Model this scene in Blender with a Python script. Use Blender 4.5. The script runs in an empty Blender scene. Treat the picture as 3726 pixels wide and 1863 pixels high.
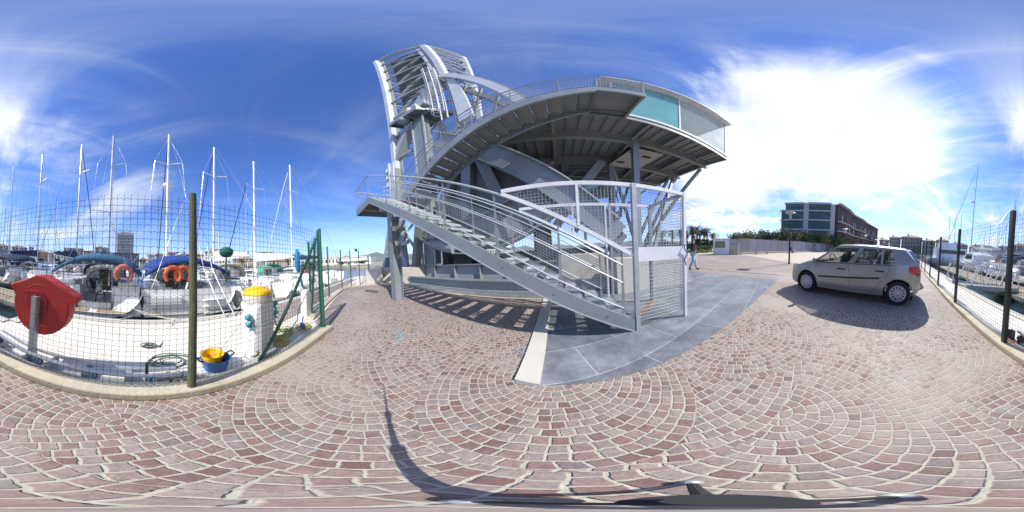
import bpy, bmesh, math, random
from mathutils import Vector, Matrix, Quaternion
R=math.radians
sc=bpy.context.scene
C=sc.collection
# ------------------------------------------------------------------ camera, world, sun, exposure
H=1.35
cam=bpy.data.cameras.new('camera'); cam.type='PANO'
try: cam.panorama_type='EQUIRECTANGULAR'
except Exception: pass
try: cam.cycles.panorama_type='EQUIRECTANGULAR'
except Exception: pass
cam.clip_start=0.02; cam.clip_end=6000
co=bpy.data.objects.new('camera',cam); C.objects.link(co); sc.camera=co
ax=Vector((-0.02086453,0.06464448,0))
TM=Matrix.Rotation(ax.length,4,ax.normalized())
co.matrix_world=Matrix.Translation((0,0,H))@TM@Matrix.Rotation(R(90),4,'X')
SUN_AZ,SUN_EL=131.5,41.0
sd=Vector((math.sin(R(SUN_AZ))*math.cos(R(SUN_EL)),math.cos(R(SUN_AZ))*math.cos(R(SUN_EL)),math.sin(R(SUN_EL))))
sl=bpy.data.lights.new('sun','SUN'); sl.energy=4.6; sl.angle=R(0.53); sl.color=(1,.955,.89)
so=bpy.data.objects.new('sun',sl); C.objects.link(so); so.rotation_mode='QUATERNION'
so.rotation_quaternion=sd.to_track_quat('Z','Y'); so.location=(20,-20,40)
sc.view_settings.view_transform='Standard'; sc.view_settings.look='None'
sc.view_settings.exposure=0.45; sc.view_settings.gamma=1
sc.cycles.max_bounces=6; sc.cycles.transparent_max_bounces=12

def world():
    w=bpy.data.worlds.new('World'); sc.world=w; w.use_nodes=True
    nt=w.node_tree; N=nt.nodes; L=nt.links; N.clear()
    def nd(t,**k):
        n=N.new(t)
        for a,b in k.items(): setattr(n,a,b)
        return n
    def mth(op,a,b=None,c=None,clamp=False):
        n=nd('ShaderNodeMath',operation=op); n.use_clamp=clamp
        for i,v in enumerate((a,b,c)):
            if v is None: continue
            if isinstance(v,(int,float)): n.inputs[i].default_value=v
            else: L.new(v,n.inputs[i])
        return n.outputs[0]
    out=nd('ShaderNodeOutputWorld'); bg=nd('ShaderNodeBackground')
    sky=nd('ShaderNodeTexSky',sky_type='NISHITA'); sky.sun_disc=False
    sky.sun_elevation=R(SUN_EL); sky.sun_rotation=R(SUN_AZ); sky.altitude=0
    sky.air_density=1.0; sky.dust_density=0.6; sky.ozone_density=3.0
    tc=nd('ShaderNodeTexCoord')
    sep=nd('ShaderNodeSeparateXYZ'); L.new(tc.outputs['Generated'],sep.inputs[0])
    z=mth('MAXIMUM',sep.outputs[2],0.0)
    # cloud plane coordinates: direction projected on a high layer
    zz=mth('ADD',z,0.12)
    cx=mth('DIVIDE',sep.outputs[0],zz); cy=mth('DIVIDE',sep.outputs[1],zz)
    cmb=nd('ShaderNodeCombineXYZ'); L.new(cx,cmb.inputs[0]); L.new(cy,cmb.inputs[1])
    def noise(scale,detail,rough,dist,loc,sc3,rot=0):
        m=nd('ShaderNodeMapping'); m.inputs[1].default_value=loc; m.inputs[3].default_value=sc3; m.inputs[2].default_value=(0,0,rot)
        L.new(cmb.outputs[0],m.inputs[0])
        n=nd('ShaderNodeTexNoise'); n.inputs['Scale'].default_value=scale; n.inputs['Detail'].default_value=detail
        n.inputs['Roughness'].default_value=rough; n.inputs['Distortion'].default_value=dist
        L.new(m.outputs[0],n.inputs['Vector']); return n.outputs[0]
    def ramp(v,a,b):
        n=nd('ShaderNodeMapRange',interpolation_type='SMOOTHSTEP'); L.new(v,n.inputs[0])
        n.inputs[1].default_value=a; n.inputs[2].default_value=b; return n.outputs[0]
    def lobe(az,el,a,b,wx=1.0):
        d=Vector((math.sin(R(az))*math.cos(R(el)),math.cos(R(az))*math.cos(R(el)),math.sin(R(el))))
        n=nd('ShaderNodeVectorMath',operation='DOT_PRODUCT'); L.new(tc.outputs['Generated'],n.inputs[0]); n.inputs[1].default_value=d
        return ramp(n.outputs['Value'],math.cos(R(b)),math.cos(R(a)))
    n1=noise(1.3,7,.55,.6,(3.1,7.3,0),(1,.38,1),R(35))
    n2=noise(2.6,8,.6,.8,(9.7,1.3,0),(.3,1,1),R(-20))
    n3=noise(.8,5,.6,.3,(4,4,0),(1,1,1))
    core=lobe(108,40,3,38)             # bright thin cloud in front of the sun
    core2=lobe(126,37,3,26)
    core3=lobe(77,30,3,30)
    broad=lobe(115,40,16,80)
    horz=ramp(z,.34,.0)
    left=lobe(-178,36,8,58)
    wisp=ramp(n1,.43,.76); wisp2=ramp(n2,.46,.80)
    w1=mth('MULTIPLY',wisp,mth('MULTIPLY_ADD',broad,.85,.14))
    w1=mth('ADD',w1,mth('MULTIPLY',wisp2,mth('MULTIPLY_ADD',broad,.7,.10)))
    w1=mth('ADD',w1,mth('MULTIPLY',mth('MULTIPLY',wisp,left),1.0))
    w1=mth('ADD',w1,mth('MULTIPLY',mth('ADD',horz,0),mth('MULTIPLY_ADD',n3,.55,.02)))
    w1=mth('MULTIPLY',w1,mth('SUBTRACT',1.0,mth('MULTIPLY',ramp(z,.66,.93),.65)))
    cm=mth('MAXIMUM',core,mth('MAXIMUM',mth('MULTIPLY',core2,.95),core3))
    cmn=mth('MULTIPLY_ADD',mth('MULTIPLY_ADD',mth('SUBTRACT',n2,.5),.8,mth('SUBTRACT',n1,.5)),mth('MULTIPLY_ADD',mth('SUBTRACT',1.0,cm),3.4,.5),cm)
    coref=mth('MULTIPLY',ramp(cmn,.05,.98),ramp(cm,.0,.22))
    tot=mth('ADD',w1,mth('MULTIPLY',coref,1.0),clamp=True)
    # colour: deeper blue tint of the clear sky
    tint=nd('ShaderNodeMix',data_type='RGBA',blend_type='MULTIPLY'); tint.inputs[0].default_value=1
    L.new(sky.outputs[0],tint.inputs[6]); tint.inputs[7].default_value=(.82,1.12,1.80,1)
    k=nd('ShaderNodeMix',data_type='RGBA'); L.new(tot,k.inputs[0]); L.new(tint.outputs[2],k.inputs[6])
    k.inputs[7].default_value=(7.3,7.75,8.5,1)
    L.new(k.outputs[2],bg.inputs[0]); bg.inputs[1].default_value=.10
    L.new(bg.outputs[0],out.inputs[0])
world()

# ------------------------------------------------------------------ material helpers
MATS={}
def mat(name,col,rough=.6,metal=0,var=.12,vscale=3.0,bump=0,bscale=40,dirt=None,dirt_amt=.4,dscale=1.2,trans=0,alpha=1,spec=.5,coat=0,ior=1.45,coord='Object'):
    if name in MATS: return MATS[name]
    m=bpy.data.materials.new(name); m.use_nodes=True; nt=m.node_tree; N=nt.nodes; L=nt.links
    b=N['Principled BSDF']; b.inputs['Roughness'].default_value=rough; b.inputs['Metallic'].default_value=metal
    b.inputs['Base Color'].default_value=(*col,1)
    b.inputs['Specular IOR Level'].default_value=spec
    if trans: b.inputs['Transmission Weight'].default_value=trans; b.inputs['IOR'].default_value=ior
    if alpha<1: b.inputs['Alpha'].default_value=alpha
    if coat: b.inputs['Coat Weight'].default_value=coat; b.inputs['Coat Roughness'].default_value=.05
    tc=N.new('ShaderNodeTexCoord')
    last=None
    if var:
        n=N.new('ShaderNodeTexNoise'); n.inputs['Scale'].default_value=vscale; n.inputs['Detail'].default_value=6; n.inputs['Roughness'].default_value=.65
        L.new(tc.outputs[coord],n.inputs['Vector'])
        mr=N.new('ShaderNodeMapRange'); L.new(n.outputs[0],mr.inputs[0]); mr.inputs[1].default_value=.3; mr.inputs[2].default_value=.7
        mr.inputs[3].default_value=1-var; mr.inputs[4].default_value=1+var
        hs=N.new('ShaderNodeHueSaturation'); hs.inputs['Color'].default_value=(*col,1); L.new(mr.outputs[0],hs.inputs['Value'])
        last=hs.outputs[0]
        mr2=N.new('ShaderNodeMapRange'); L.new(n.outputs[0],mr2.inputs[0]); mr2.inputs[1].default_value=.3; mr2.inputs[2].default_value=.7
        mr2.inputs[3].default_value=max(0,rough-.08); mr2.inputs[4].default_value=min(1,rough+.12); L.new(mr2.outputs[0],b.inputs['Roughness'])
    if dirt:
        n=N.new('ShaderNodeTexNoise'); n.inputs['Scale'].default_value=dscale; n.inputs['Detail'].default_value=8; n.inputs['Roughness'].default_value=.7
        L.new(tc.outputs[coord],n.inputs['Vector'])
        mr=N.new('ShaderNodeMapRange'); L.new(n.outputs[0],mr.inputs[0]); mr.inputs[1].default_value=.52; mr.inputs[2].default_value=.72; mr.inputs[4].default_value=dirt_amt
        mx=N.new('ShaderNodeMix'); mx.data_type='RGBA'; L.new(mr.outputs[0],mx.inputs[0])
        if last: L.new(last,mx.inputs[6])
        else: mx.inputs[6].default_value=(*col,1)
        mx.inputs[7].default_value=(*dirt,1); last=mx.outputs[2]
    if last: L.new(last,b.inputs['Base Color'])
    if bump:
        n=N.new('ShaderNodeTexNoise'); n.inputs['Scale'].default_value=bscale; n.inputs['Detail'].default_value=5
        L.new(tc.outputs[coord],n.inputs['Vector'])
        bp=N.new('ShaderNodeBump'); bp.inputs['Strength'].default_value=bump; bp.inputs['Distance'].default_value=.01
        L.new(n.outputs[0],bp.inputs['Height']); L.new(bp.outputs[0],b.inputs['Normal'])
    MATS[name]=m; return m

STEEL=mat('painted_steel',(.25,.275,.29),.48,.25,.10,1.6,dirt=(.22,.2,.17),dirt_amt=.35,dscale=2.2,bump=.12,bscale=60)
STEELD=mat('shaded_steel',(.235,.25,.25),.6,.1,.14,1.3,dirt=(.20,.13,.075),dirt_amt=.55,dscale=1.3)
GALV=mat('galvanised_steel',(.40,.43,.445),.5,.3,.14,6,dirt=(.3,.29,.27),dirt_amt=.3)
WHITE=mat('white_paint',(.74,.74,.74),.45,0,.06,4,dirt=(.45,.42,.38),dirt_amt=.35)
GEL=mat('gelcoat',(.86,.86,.85),.25,0,.03,1.5,coat=.4,dirt=(.72,.70,.66),dirt_amt=.25)
GELG=mat('grey_gelcoat',(.42,.44,.47),.3,0,.06,1.5,coat=.4)
NAVY=mat('navy_hull',(.03,.045,.10),.25,0,.1,2,coat=.5)
TEAK=mat('teak',(.33,.24,.16),.7,0,.2,9)
ALU=mat('anodised_mast',(.62,.63,.65),.35,.6,.05,2)
MASTW=mat('white_mast',(.82,.81,.80),.35,0,.04,2)
STAIN=mat('stainless',(.6,.6,.6),.2,.95,.05,4)
CNAVY=mat('navy_canvas',(.018,.03,.075),.85,0,.25,5,bump=.4,bscale=14)
CBLUE=mat('blue_canvas',(.013,.048,.23),.85,0,.2,5,bump=.4,bscale=12)
CTEAL=mat('slate_blue_canvas',(.03,.10,.20),.85,0,.2,5,bump=.4,bscale=12)
CCYAN=mat('bright_blue_canvas',(.01,.22,.48),.8,0,.2,5,bump=.4,bscale=12)
CBEIGE=mat('beige_canvas',(.42,.39,.28),.85,0,.15,5,bump=.3,bscale=12)
CGREY=mat('grey_canvas',(.33,.33,.36),.85,0,.15,5,bump=.3,bscale=12)
CGREEN=mat('green_canvas',(.05,.33,.22),.8,0,.2,5,bump=.3,bscale=12)
ORANGE=mat('orange_foam',(.62,.13,.04),.6,0,.12,6)
PINKB=mat('faded_red_foam',(.62,.17,.13),.6,0,.1,6)
BLACK=mat('black_rubber',(.02,.02,.022),.6,0,.2,8)
DARK=mat('dark_interior',(.025,.027,.03),.7,0,.2,4)
CLEARW=mat('clear_plastic_window',(.5,.55,.58),.12,0,0,trans=0,alpha=.45)
GLASSD=mat('dark_glass',(.03,.04,.05),.06,0,0,spec=.8)
GLASST=mat('teal_glass',(.22,.55,.55),.05,.0,.12,.7,spec=.9,alpha=.5)
GLASSB=mat('blue_glass',(.07,.125,.135),.5,0,.35,.35,spec=.3)
CONC=mat('concrete',(.47,.44,.38),.85,0,.14,2.5,bump=.5,bscale=45,dirt=(.28,.25,.19),dirt_amt=.6,dscale=3.0)
CONCL=mat('pale_concrete',(.56,.53,.46),.85,0,.08,2.0,bump=.3,bscale=60,dirt=(.42,.38,.31),dirt_amt=.4,dscale=1.0)
GREENM=mat('green_coated_wire',(.018,.06,.045),.5,0,.1,8)
GREENP=mat('green_painted_post',(.012,.085,.055),.45,0,.2,12)
DKGREEN=mat('dark_green_post',(.02,.035,.03),.5,0,.2,12,dirt=(.08,.07,.05),dirt_amt=.3)
WOOD=mat('weathered_wood',(.075,.08,.048),.85,0,.3,14,bump=.6,bscale=50,dirt=(.09,.11,.06),dirt_amt=.6,dscale=6)
REDP=mat('red_plastic',(.47,.02,.022),.6,0,.08,3,dirt=(.4,.06,.05),dirt_amt=.4)
YEL=mat('yellow_plastic',(.80,.46,.01),.4,0,.06,4)
BLUEP=mat('blue_plastic',(.01,.12,.42),.4,0,.1,4)
CYANP=mat('socket_blue_plastic',(.06,.27,.36),.4,0,.1,4)
TIRE=mat('tyre_rubber',(.022,.022,.023),.8,0,.2,20,bump=.3,bscale=80)
CARP=mat('silver_paint',(.40,.375,.33),.34,.5,0,8,coat=.6)
CARB=mat('pale_blue_silver_paint',(.30,.34,.40),.34,.6,0,8,coat=.6)
BLKP=mat('black_trim',(.025,.025,.027),.5,0,.1,8)
REDL=mat('red_lens',(.5,.015,.02),.15,0,.05,4,coat=.8)
CLEARL=mat('clear_lens',(.6,.62,.65),.12,.2,.05,4,coat=.8)
CARGLASS=mat('tinted_car_glass',(.05,.065,.06),.04,0,0,spec=.8,alpha=.42)
RUST=mat('rusty_plate',(.30,.14,.06),.8,0,.3,10)
BLUESPRAY=mat('blue_spray_paint',(.24,.42,.52),.8,0,.2,20)

# ------------------------------------------------------------------ mesh builder
FR={'W':0.0,'F':R(-20),'Q':R(131.6)}
def rot2(a,x,y): return (x*math.cos(a)-y*math.sin(a),x*math.sin(a)+y*math.cos(a))
BASE={}
def tag(o,label=None,cat=None,group=None,kind=None):
    if label: o['label']=label
    if cat: o['category']=cat
    if group: o['group']=group
    if kind: o['kind']=kind
    return o
def thing(name,label,cat,base=(0,0,0),frame='W',group=None,rz=None,kind=None):
    """an Empty at the thing's base; base is given in the frame"""
    o=bpy.data.objects.new(name,None); C.objects.link(o); o.empty_display_size=.2
    a=FR[frame]; x,y=rot2(a,base[0],base[1]); o.location=(x,y,base[2]); o.rotation_euler=(0,0,a if rz is None else rz)
    BASE[o]=Vector(base); tag(o,label,cat,group,kind); return o
class MB:
    def __init__(s): s.v=[]; s.f=[]
    def add(s,vs,fs):
        n=len(s.v); s.v+= [tuple(v) for v in vs]; s.f+=[tuple(i+n for i in f) for f in fs]; return s
    def box(s,x0,x1,y0,y1,z0,z1):
        return s.add([(x0,y0,z0),(x1,y0,z0),(x1,y1,z0),(x0,y1,z0),(x0,y0,z1),(x1,y0,z1),(x1,y1,z1),(x0,y1,z1)],
                     [(0,3,2,1),(4,5,6,7),(0,1,5,4),(1,2,6,5),(2,3,7,6),(3,0,4,7)])
    def obox(s,c,sx,sy,z0,z1,rz):
        vs=[]
        for z in (z0,z1):
            for dx,dy in ((-1,-1),(1,-1),(1,1),(-1,1)):
                x,y=rot2(rz,dx*sx/2,dy*sy/2); vs.append((c[0]+x,c[1]+y,z))
        return s.add(vs,[(0,3,2,1),(4,5,6,7),(0,1,5,4),(1,2,6,5),(2,3,7,6),(3,0,4,7)])
    def bar(s,p,q,w,h,up=(0,0,1),w2=None,h2=None):
        p=Vector(p); q=Vector(q); d=(q-p).normalized(); u=Vector(up)
        if abs(d.dot(u))>.99: u=Vector((0,1,0))
        a=d.cross(u).normalized(); b=a.cross(d)
        vs=[]
        for c,ww,hh in ((p,w,h),(q,w2 or w,h2 or h)):
            for i,j in ((-1,-1),(1,-1),(1,1),(-1,1)): vs.append(c+a*(i*ww/2)+b*(j*hh/2))
        return s.add(vs,[(0,1,2,3),(7,6,5,4),(0,4,5,1),(1,5,6,2),(2,6,7,3),(3,7,4,0)])
    def ibeam(s,p,q,w,h,t=.02,up=(0,0,1)):
        p=Vector(p); q=Vector(q); d=(q-p).normalized(); u=Vector(up)
        if abs(d.dot(u))>.99: u=Vector((0,1,0))
        a=d.cross(u).normalized(); b=a.cross(d)
        s.bar(p,q,t*.7,h-2*t,up); s.bar(p+b*(h/2-t/2),q+b*(h/2-t/2),w,t,up); s.bar(p-b*(h/2-t/2),q-b*(h/2-t/2),w,t,up); return s
    def tube(s,pts,r,n=6,r2=None,closed=False):
        pts=[Vector(p) for p in pts]; m=len(pts); rings=[]; prev=None
        for i,p in enumerate(pts):
            if closed: d=(pts[(i+1)%m]-pts[i-1])
            else: d=(pts[min(i+1,m-1)]-pts[max(i-1,0)])
            d.normalize()
            if prev is None:
                u=Vector((0,0,1)) if abs(d.z)<.9 else Vector((1,0,0)); a=d.cross(u).normalized()
            else:
                a=(prev-d*prev.dot(d)).normalized()
            prev=a; b=d.cross(a); rr=r if r2 is None else r+(r2-r)*i/max(1,m-1)
            rings.append([p+(a*math.cos(2*math.pi*k/n)+b*math.sin(2*math.pi*k/n))*rr for k in range(n)])
        vs=[v for g in rings for v in g]; fs=[]
        for i in range(m if closed else m-1):
            j=(i+1)%m
            for k in range(n): fs.append((i*n+k,i*n+(k+1)%n,j*n+(k+1)%n,j*n+k))
        if not closed: fs+= [tuple(range(n-1,-1,-1)),tuple((m-1)*n+k for k in range(n))]
        return s.add(vs,fs)
    def lathe(s,c,prof,n=20,axis='z'):
        vs=[];m=len(prof)
        for r,h in prof:
            for k in range(n):
                a=2*math.pi*k/n; p=(r*math.cos(a),r*math.sin(a),h)
                if axis=='y': p=(p[0],p[2],p[1])
                if axis=='x': p=(p[2],p[0],p[1])
                vs.append((c[0]+p[0],c[1]+p[1],c[2]+p[2]))
        fs=[]
        for i in range(m-1):
            for k in range(n): fs.append((i*n+k,i*n+(k+1)%n,(i+1)*n+(k+1)%n,(i+1)*n+k))
        fs+= [tuple(range(n-1,-1,-1)),tuple((m-1)*n+k for k in range(n))]
        return s.add(vs,fs)
    def prism(s,poly,z0,z1):
        n=len(poly); vs=[(x,y,z0) for x,y in poly]+[(x,y,z1) for x,y in poly]
        return s.add(vs,[tuple(range(n-1,-1,-1)),tuple(range(n,2*n))]+[(i,(i+1)%n,n+(i+1)%n,n+i) for i in range(n)])
    def prismy(s,poly,y0,y1):
        """poly in x,z extruded along y"""
        n=len(poly); vs=[(x,y0,z) for x,z in poly]+[(x,y1,z) for x,z in poly]
        return s.add(vs,[tuple(range(n)),tuple(range(2*n-1,n-1,-1))]+[(i,n+i,n+(i+1)%n,(i+1)%n) for i in range(n)])
    def grid(s,rows):
        n=len(rows[0]); vs=[v for r in rows for v in r]; fs=[]
        for i in range(len(rows)-1):
            for k in range(n-1): fs.append((i*n+k,i*n+k+1,(i+1)*n+k+1,(i+1)*n+k))
        return s.add(vs,fs)
    def sphere(s,c,r,n=12,sz=1.0,sx=1.0,sy=1.0):
        m=max(4,n//2); prof=[]
        vs=[];fs=[]
        for i in range(m+1):
            t=math.pi*i/m
            for k in range(n):
                a=2*math.pi*k/n; vs.append((c[0]+r*sx*math.sin(t)*math.cos(a),c[1]+r*sy*math.sin(t)*math.sin(a),c[2]+r*sz*math.cos(t)))
        for i in range(m):
            for k in range(n): fs.append((i*n+k,(i+1)*n+k,(i+1)*n+(k+1)%n,i*n+(k+1)%n))
        return s.add(vs,fs)
    def mesh(s,name,m,smooth=False,ang=35):
        me=bpy.data.meshes.new(name); me.from_pydata(s.v,[],s.f); me.validate(); me.materials.append(m)
        if smooth:
            for p in me.polygons: p.use_smooth=True
            try: me.set_sharp_from_angle(angle=R(ang))
            except Exception: pass
        return me
    def build(s,name,m,parent,smooth=False,label=None,kind=None,ang=35,mergev=False):
        """as a part of parent (verts given in the parent's frame)"""
        b=BASE.get(parent,Vector((0,0,0)))
        s.v=[(x-b.x,y-b.y,z-b.z) for x,y,z in s.v]
        o=bpy.data.objects.new(name,s.mesh(name,m,smooth,ang)); C.objects.link(o); o.parent=parent
        BASE[o]=b; tag(o,label,None,None,kind); return o
    def top(s,name,m,label,cat,base=(0,0,0),frame='W',group=None,kind=None,smooth=False,ang=35):
        b=Vector(base); s.v=[(x-b.x,y-b.y,z-b.z) for x,y,z in s.v]
        o=bpy.data.objects.new(name,s.mesh(name,m,smooth,ang)); C.objects.link(o)
        a=FR[frame]; x,y=rot2(a,b.x,b.y); o.location=(x,y,b.z); o.rotation_euler=(0,0,a)
        tag(o,label,cat,group,kind); BASE[o]=b; return o
def merge_into(o,mb):
    b=BASE[o]; bm=bmesh.new(); bm.from_mesh(o.data); vv=[bm.verts.new((x-b.x,y-b.y,z-b.z)) for x,y,z in mb.v]
    for f in mb.f: bm.faces.new([vv[i] for i in f])
    bm.to_mesh(o.data); bm.free()
def solid(o,t,off=0):
    m=o.modifiers.new('thickness','SOLIDIFY'); m.thickness=t; m.offset=off; return o
def children(o): return list(KIDS.get(o,[])) 
def copy_tree(o,parent=None):
    kids=[k for k in bpy.data.objects if k.parent is o]
    c=o.copy(); C.objects.link(c)
    if parent: c.parent=parent
    for k in kids: copy_tree(k,c)
    return c
def place(o,x,y,z=0,rz=0,frame='Q',scale=None):
    a=FR[frame]; wx,wy=rot2(a,x,y); o.location=(wx,wy,z); o.rotation_euler=(0,0,a+rz)
    if scale: o.scale=(scale,)*3
def wp(az,d,z=0): return Vector((math.sin(R(az))*d,math.cos(R(az))*d,z))
def q2w(x,y): return rot2(FR['Q'],x,y)
def f2w(x,y): return rot2(FR['F'],x,y)
rnd=random.Random(7)
# ------------------------------------------------------------------ setting materials
def nodes_mat(name):
    m=bpy.data.materials.new(name); m.use_nodes=True; return m,m.node_tree.nodes,m.node_tree.links
def M_(N,L,op,a,b=None,c=None,clamp=False):
    n=N.new('ShaderNodeMath'); n.operation=op; n.use_clamp=clamp
    for i,v in enumerate((a,b,c)):
        if v is None: continue
        if isinstance(v,(int,float)): n.inputs[i].default_value=v
        else: L.new(v,n.inputs[i])
    return n.outputs[0]
def MR(N,L,v,a,b,c=0,d=1,smooth=True):
    n=N.new('ShaderNodeMapRange')
    if smooth: n.interpolation_type='SMOOTHSTEP'
    L.new(v,n.inputs[0]); n.inputs[1].default_value=a; n.inputs[2].default_value=b; n.inputs[3].default_value=c; n.inputs[4].default_value=d; return n.outputs[0]
def MIX(N,L,f,a,b):
    n=N.new('ShaderNodeMix'); n.data_type='RGBA'
    for s,v in ((0,f),(6,a),(7,b)):
        if isinstance(v,tuple): n.inputs[s].default_value=(*v,1)
        elif isinstance(v,(int,float)): n.inputs[s].default_value=v
        else: L.new(v,n.inputs[s])
    return n.outputs[2]
def NOISE(N,L,vec,scale,detail=5,rough=.6,dist=0,out=0):
    n=N.new('ShaderNodeTexNoise'); n.inputs['Scale'].default_value=scale; n.inputs['Detail'].default_value=detail; n.inputs['Roughness'].default_value=rough; n.inputs['Distortion'].default_value=dist
    L.new(vec,n.inputs['Vector']); return n.outputs[out]
def cobble_mat():
    m,N,L=nodes_mat('porphyry_setts'); b=N['Principled BSDF']
    tc=N.new('ShaderNodeTexCoord'); mp=N.new('ShaderNodeMapping'); mp.inputs[2].default_value=(0,0,R(205)); mp.inputs[1].default_value=(-.32,1.395,0)
    L.new(tc.outputs['Object'],mp.inputs[0])
    nz=NOISE(N,L,mp.outputs[0],7,3,.6,0,1); nz2=NOISE(N,L,mp.outputs[0],1.1,2,.5,0,1)
    def vadd(a,c,s):
        n=N.new('ShaderNodeVectorMath'); n.operation='SUBTRACT'; L.new(c,n.inputs[0]); n.inputs[1].default_value=(.5,.5,.5)
        k=N.new('ShaderNodeVectorMath'); k.operation='MULTIPLY_ADD'; L.new(n.outputs[0],k.inputs[0]); k.inputs[1].default_value=(s,s,0); L.new(a,k.inputs[2]); return k.outputs[0]
    p=vadd(mp.outputs[0],nz,.045); p=vadd(p,nz2,.07)
    sp=N.new('ShaderNodeSeparateXYZ'); L.new(p,sp.inputs[0])
    r_=1.12; W=2*r_; hh=.0747; ww=.078     # overlapping fans of concentric courses
    m_=lambda *a,**k:M_(N,L,*a,**k)
    X=m_('DIVIDE',sp.outputs[0],W); Y=m_('DIVIDE',sp.outputs[1],r_); rowf=m_('FLOOR',Y); hrow=m_('MULTIPLY',rowf,.5); par=m_('MULTIPLY',m_('SUBTRACT',hrow,m_('FLOOR',hrow)),2.0)
    dy1=m_('MULTIPLY',m_('SUBTRACT',Y,rowf),r_)
    xa=m_('SUBTRACT',X,m_('MULTIPLY',par,.5)); ca=m_('FLOOR',m_('ADD',xa,.5)); dx1=m_('MULTIPLY',m_('SUBTRACT',xa,ca),W)
    xb=m_('SUBTRACT',X,m_('MULTIPLY',m_('SUBTRACT',1.0,par),.5)); cbx=m_('FLOOR',m_('ADD',xb,.5)); dx2=m_('MULTIPLY',m_('SUBTRACT',xb,cbx),W); dy2=m_('ADD',dy1,r_)
    d1=m_('SQRT',m_('ADD',m_('MULTIPLY',dx1,dx1),m_('MULTIPLY',dy1,dy1))); d2=m_('SQRT',m_('ADD',m_('MULTIPLY',dx2,dx2),m_('MULTIPLY',dy2,dy2)))
    ins=m_('LESS_THAN',d1,r_)
    sel=lambda p_,q_:m_('ADD',m_('MULTIPLY',p_,ins),m_('MULTIPLY',q_,m_('SUBTRACT',1.0,ins)))
    dd_=sel(d1,d2); ang=sel(m_('ARCTAN2',dx1,dy1),m_('ARCTAN2',dx2,dy2)); cell=sel(m_('ADD',ca,m_('MULTIPLY',rowf,7.3)),m_('ADD',cbx,m_('MULTIPLY',m_('SUBTRACT',rowf,1.0),7.3)))
    yy=m_('DIVIDE',dd_,hh); row=m_('FLOOR',yy); fr=m_('SUBTRACT',yy,row)
    wr=N.new('ShaderNodeTexWhiteNoise'); wr.noise_dimensions='2D'; cb=N.new('ShaderNodeCombineXYZ'); L.new(row,cb.inputs[0]); L.new(cell,cb.inputs[1]); L.new(cb.outputs[0],wr.inputs['Vector'])
    al=m_('MULTIPLY',ang,m_('MULTIPLY',m_('ADD',row,.5),hh/ww)); al=m_('ADD',al,m_('ADD',wr.outputs[0],100.0)); col=m_('FLOOR',al); fc=m_('SUBTRACT',al,col)
    w2=N.new('ShaderNodeTexWhiteNoise'); w2.noise_dimensions='3D'; cb2=N.new('ShaderNodeCombineXYZ'); L.new(row,cb2.inputs[0]); L.new(col,cb2.inputs[1]); L.new(cell,cb2.inputs[2]); L.new(cb2.outputs[0],w2.inputs['Vector'])
    er=m_('MULTIPLY',m_('MINIMUM',fr,m_('SUBTRACT',1.0,fr)),hh); ec=m_('MULTIPLY',m_('MINIMUM',fc,m_('SUBTRACT',1.0,fc)),ww)
    e=m_('MINIMUM',er,ec); en=NOISE(N,L,tc.outputs['Object'],38,4,.65); e=m_('ADD',e,m_('MULTIPLY',m_('SUBTRACT',en,.5),.012))
    stone=MR(N,L,e,.0035,.0085)
    rc=N.new('ShaderNodeValToRGB'); L.new(w2.outputs[0],rc.inputs[0]); cr=rc.color_ramp
    cr.elements[0].position=0; cr.elements[0].color=(.165,.098,.085,1); cr.elements[1].position=1; cr.elements[1].color=(.335,.255,.232,1)
    for pos,c in ((.2,(.225,.142,.122,1)),(.4,(.27,.19,.168,1)),(.6,(.25,.195,.18,1)),(.8,(.31,.25,.225,1)),(.93,(.19,.15,.142,1))):
        q=cr.elements.new(pos); q.color=c
    grain=NOISE(N,L,tc.outputs['Object'],120,4,.7); g=MR(N,L,grain,.3,.7,.82,1.2)
    fine=NOISE(N,L,tc.outputs['Object'],25,4,.7); g=m_('MULTIPLY',g,MR(N,L,fine,.3,.7,.85,1.15))
    hs=N.new('ShaderNodeHueSaturation'); L.new(rc.outputs[0],hs.inputs['Color']); L.new(g,hs.inputs['Value'])
    joint=MIX(N,L,MR(N,L,en,.3,.7),(.37,.345,.275),(.50,.475,.39))
    # lime residue on some stones, sand lying over patches
    lime=MR(N,L,NOISE(N,L,tc.outputs['Object'],9,8,.75,.4),.60,.72); stc=MIX(N,L,m_('MULTIPLY',lime,.45),hs.outputs[0],(.55,.48,.42))
    base=MIX(N,L,stone,joint,stc)
    big=NOISE(N,L,tc.outputs['Object'],.42,7,.68,.5); sand=MR(N,L,big,.48,.68)
    sandf=m_('MULTIPLY',sand,.72); base2=MIX(N,L,sandf,base,MIX(N,L,fine,(.34,.30,.25),(.44,.39,.33)))
    # the side away from the water is greyer
    L.new(base2,b.inputs['Base Color'])
    L.new(MR(N,L,fine,.3,.7,.55,.85),b.inputs['Roughness'])
    hgt=m_('ADD',m_('MULTIPLY',stone,m_('SUBTRACT',1.0,m_('MULTIPLY',sandf,.7))),m_('MULTIPLY',fine,.35)); hgt=m_('ADD',hgt,m_('MULTIPLY',w2.outputs[0],.25))
    bp=N.new('ShaderNodeBump'); bp.inputs['Strength'].default_value=.6; bp.inputs['Distance'].default_value=.012; L.new(hgt,bp.inputs['Height']); L.new(bp.outputs[0],b.inputs['Normal'])
    return m
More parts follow.
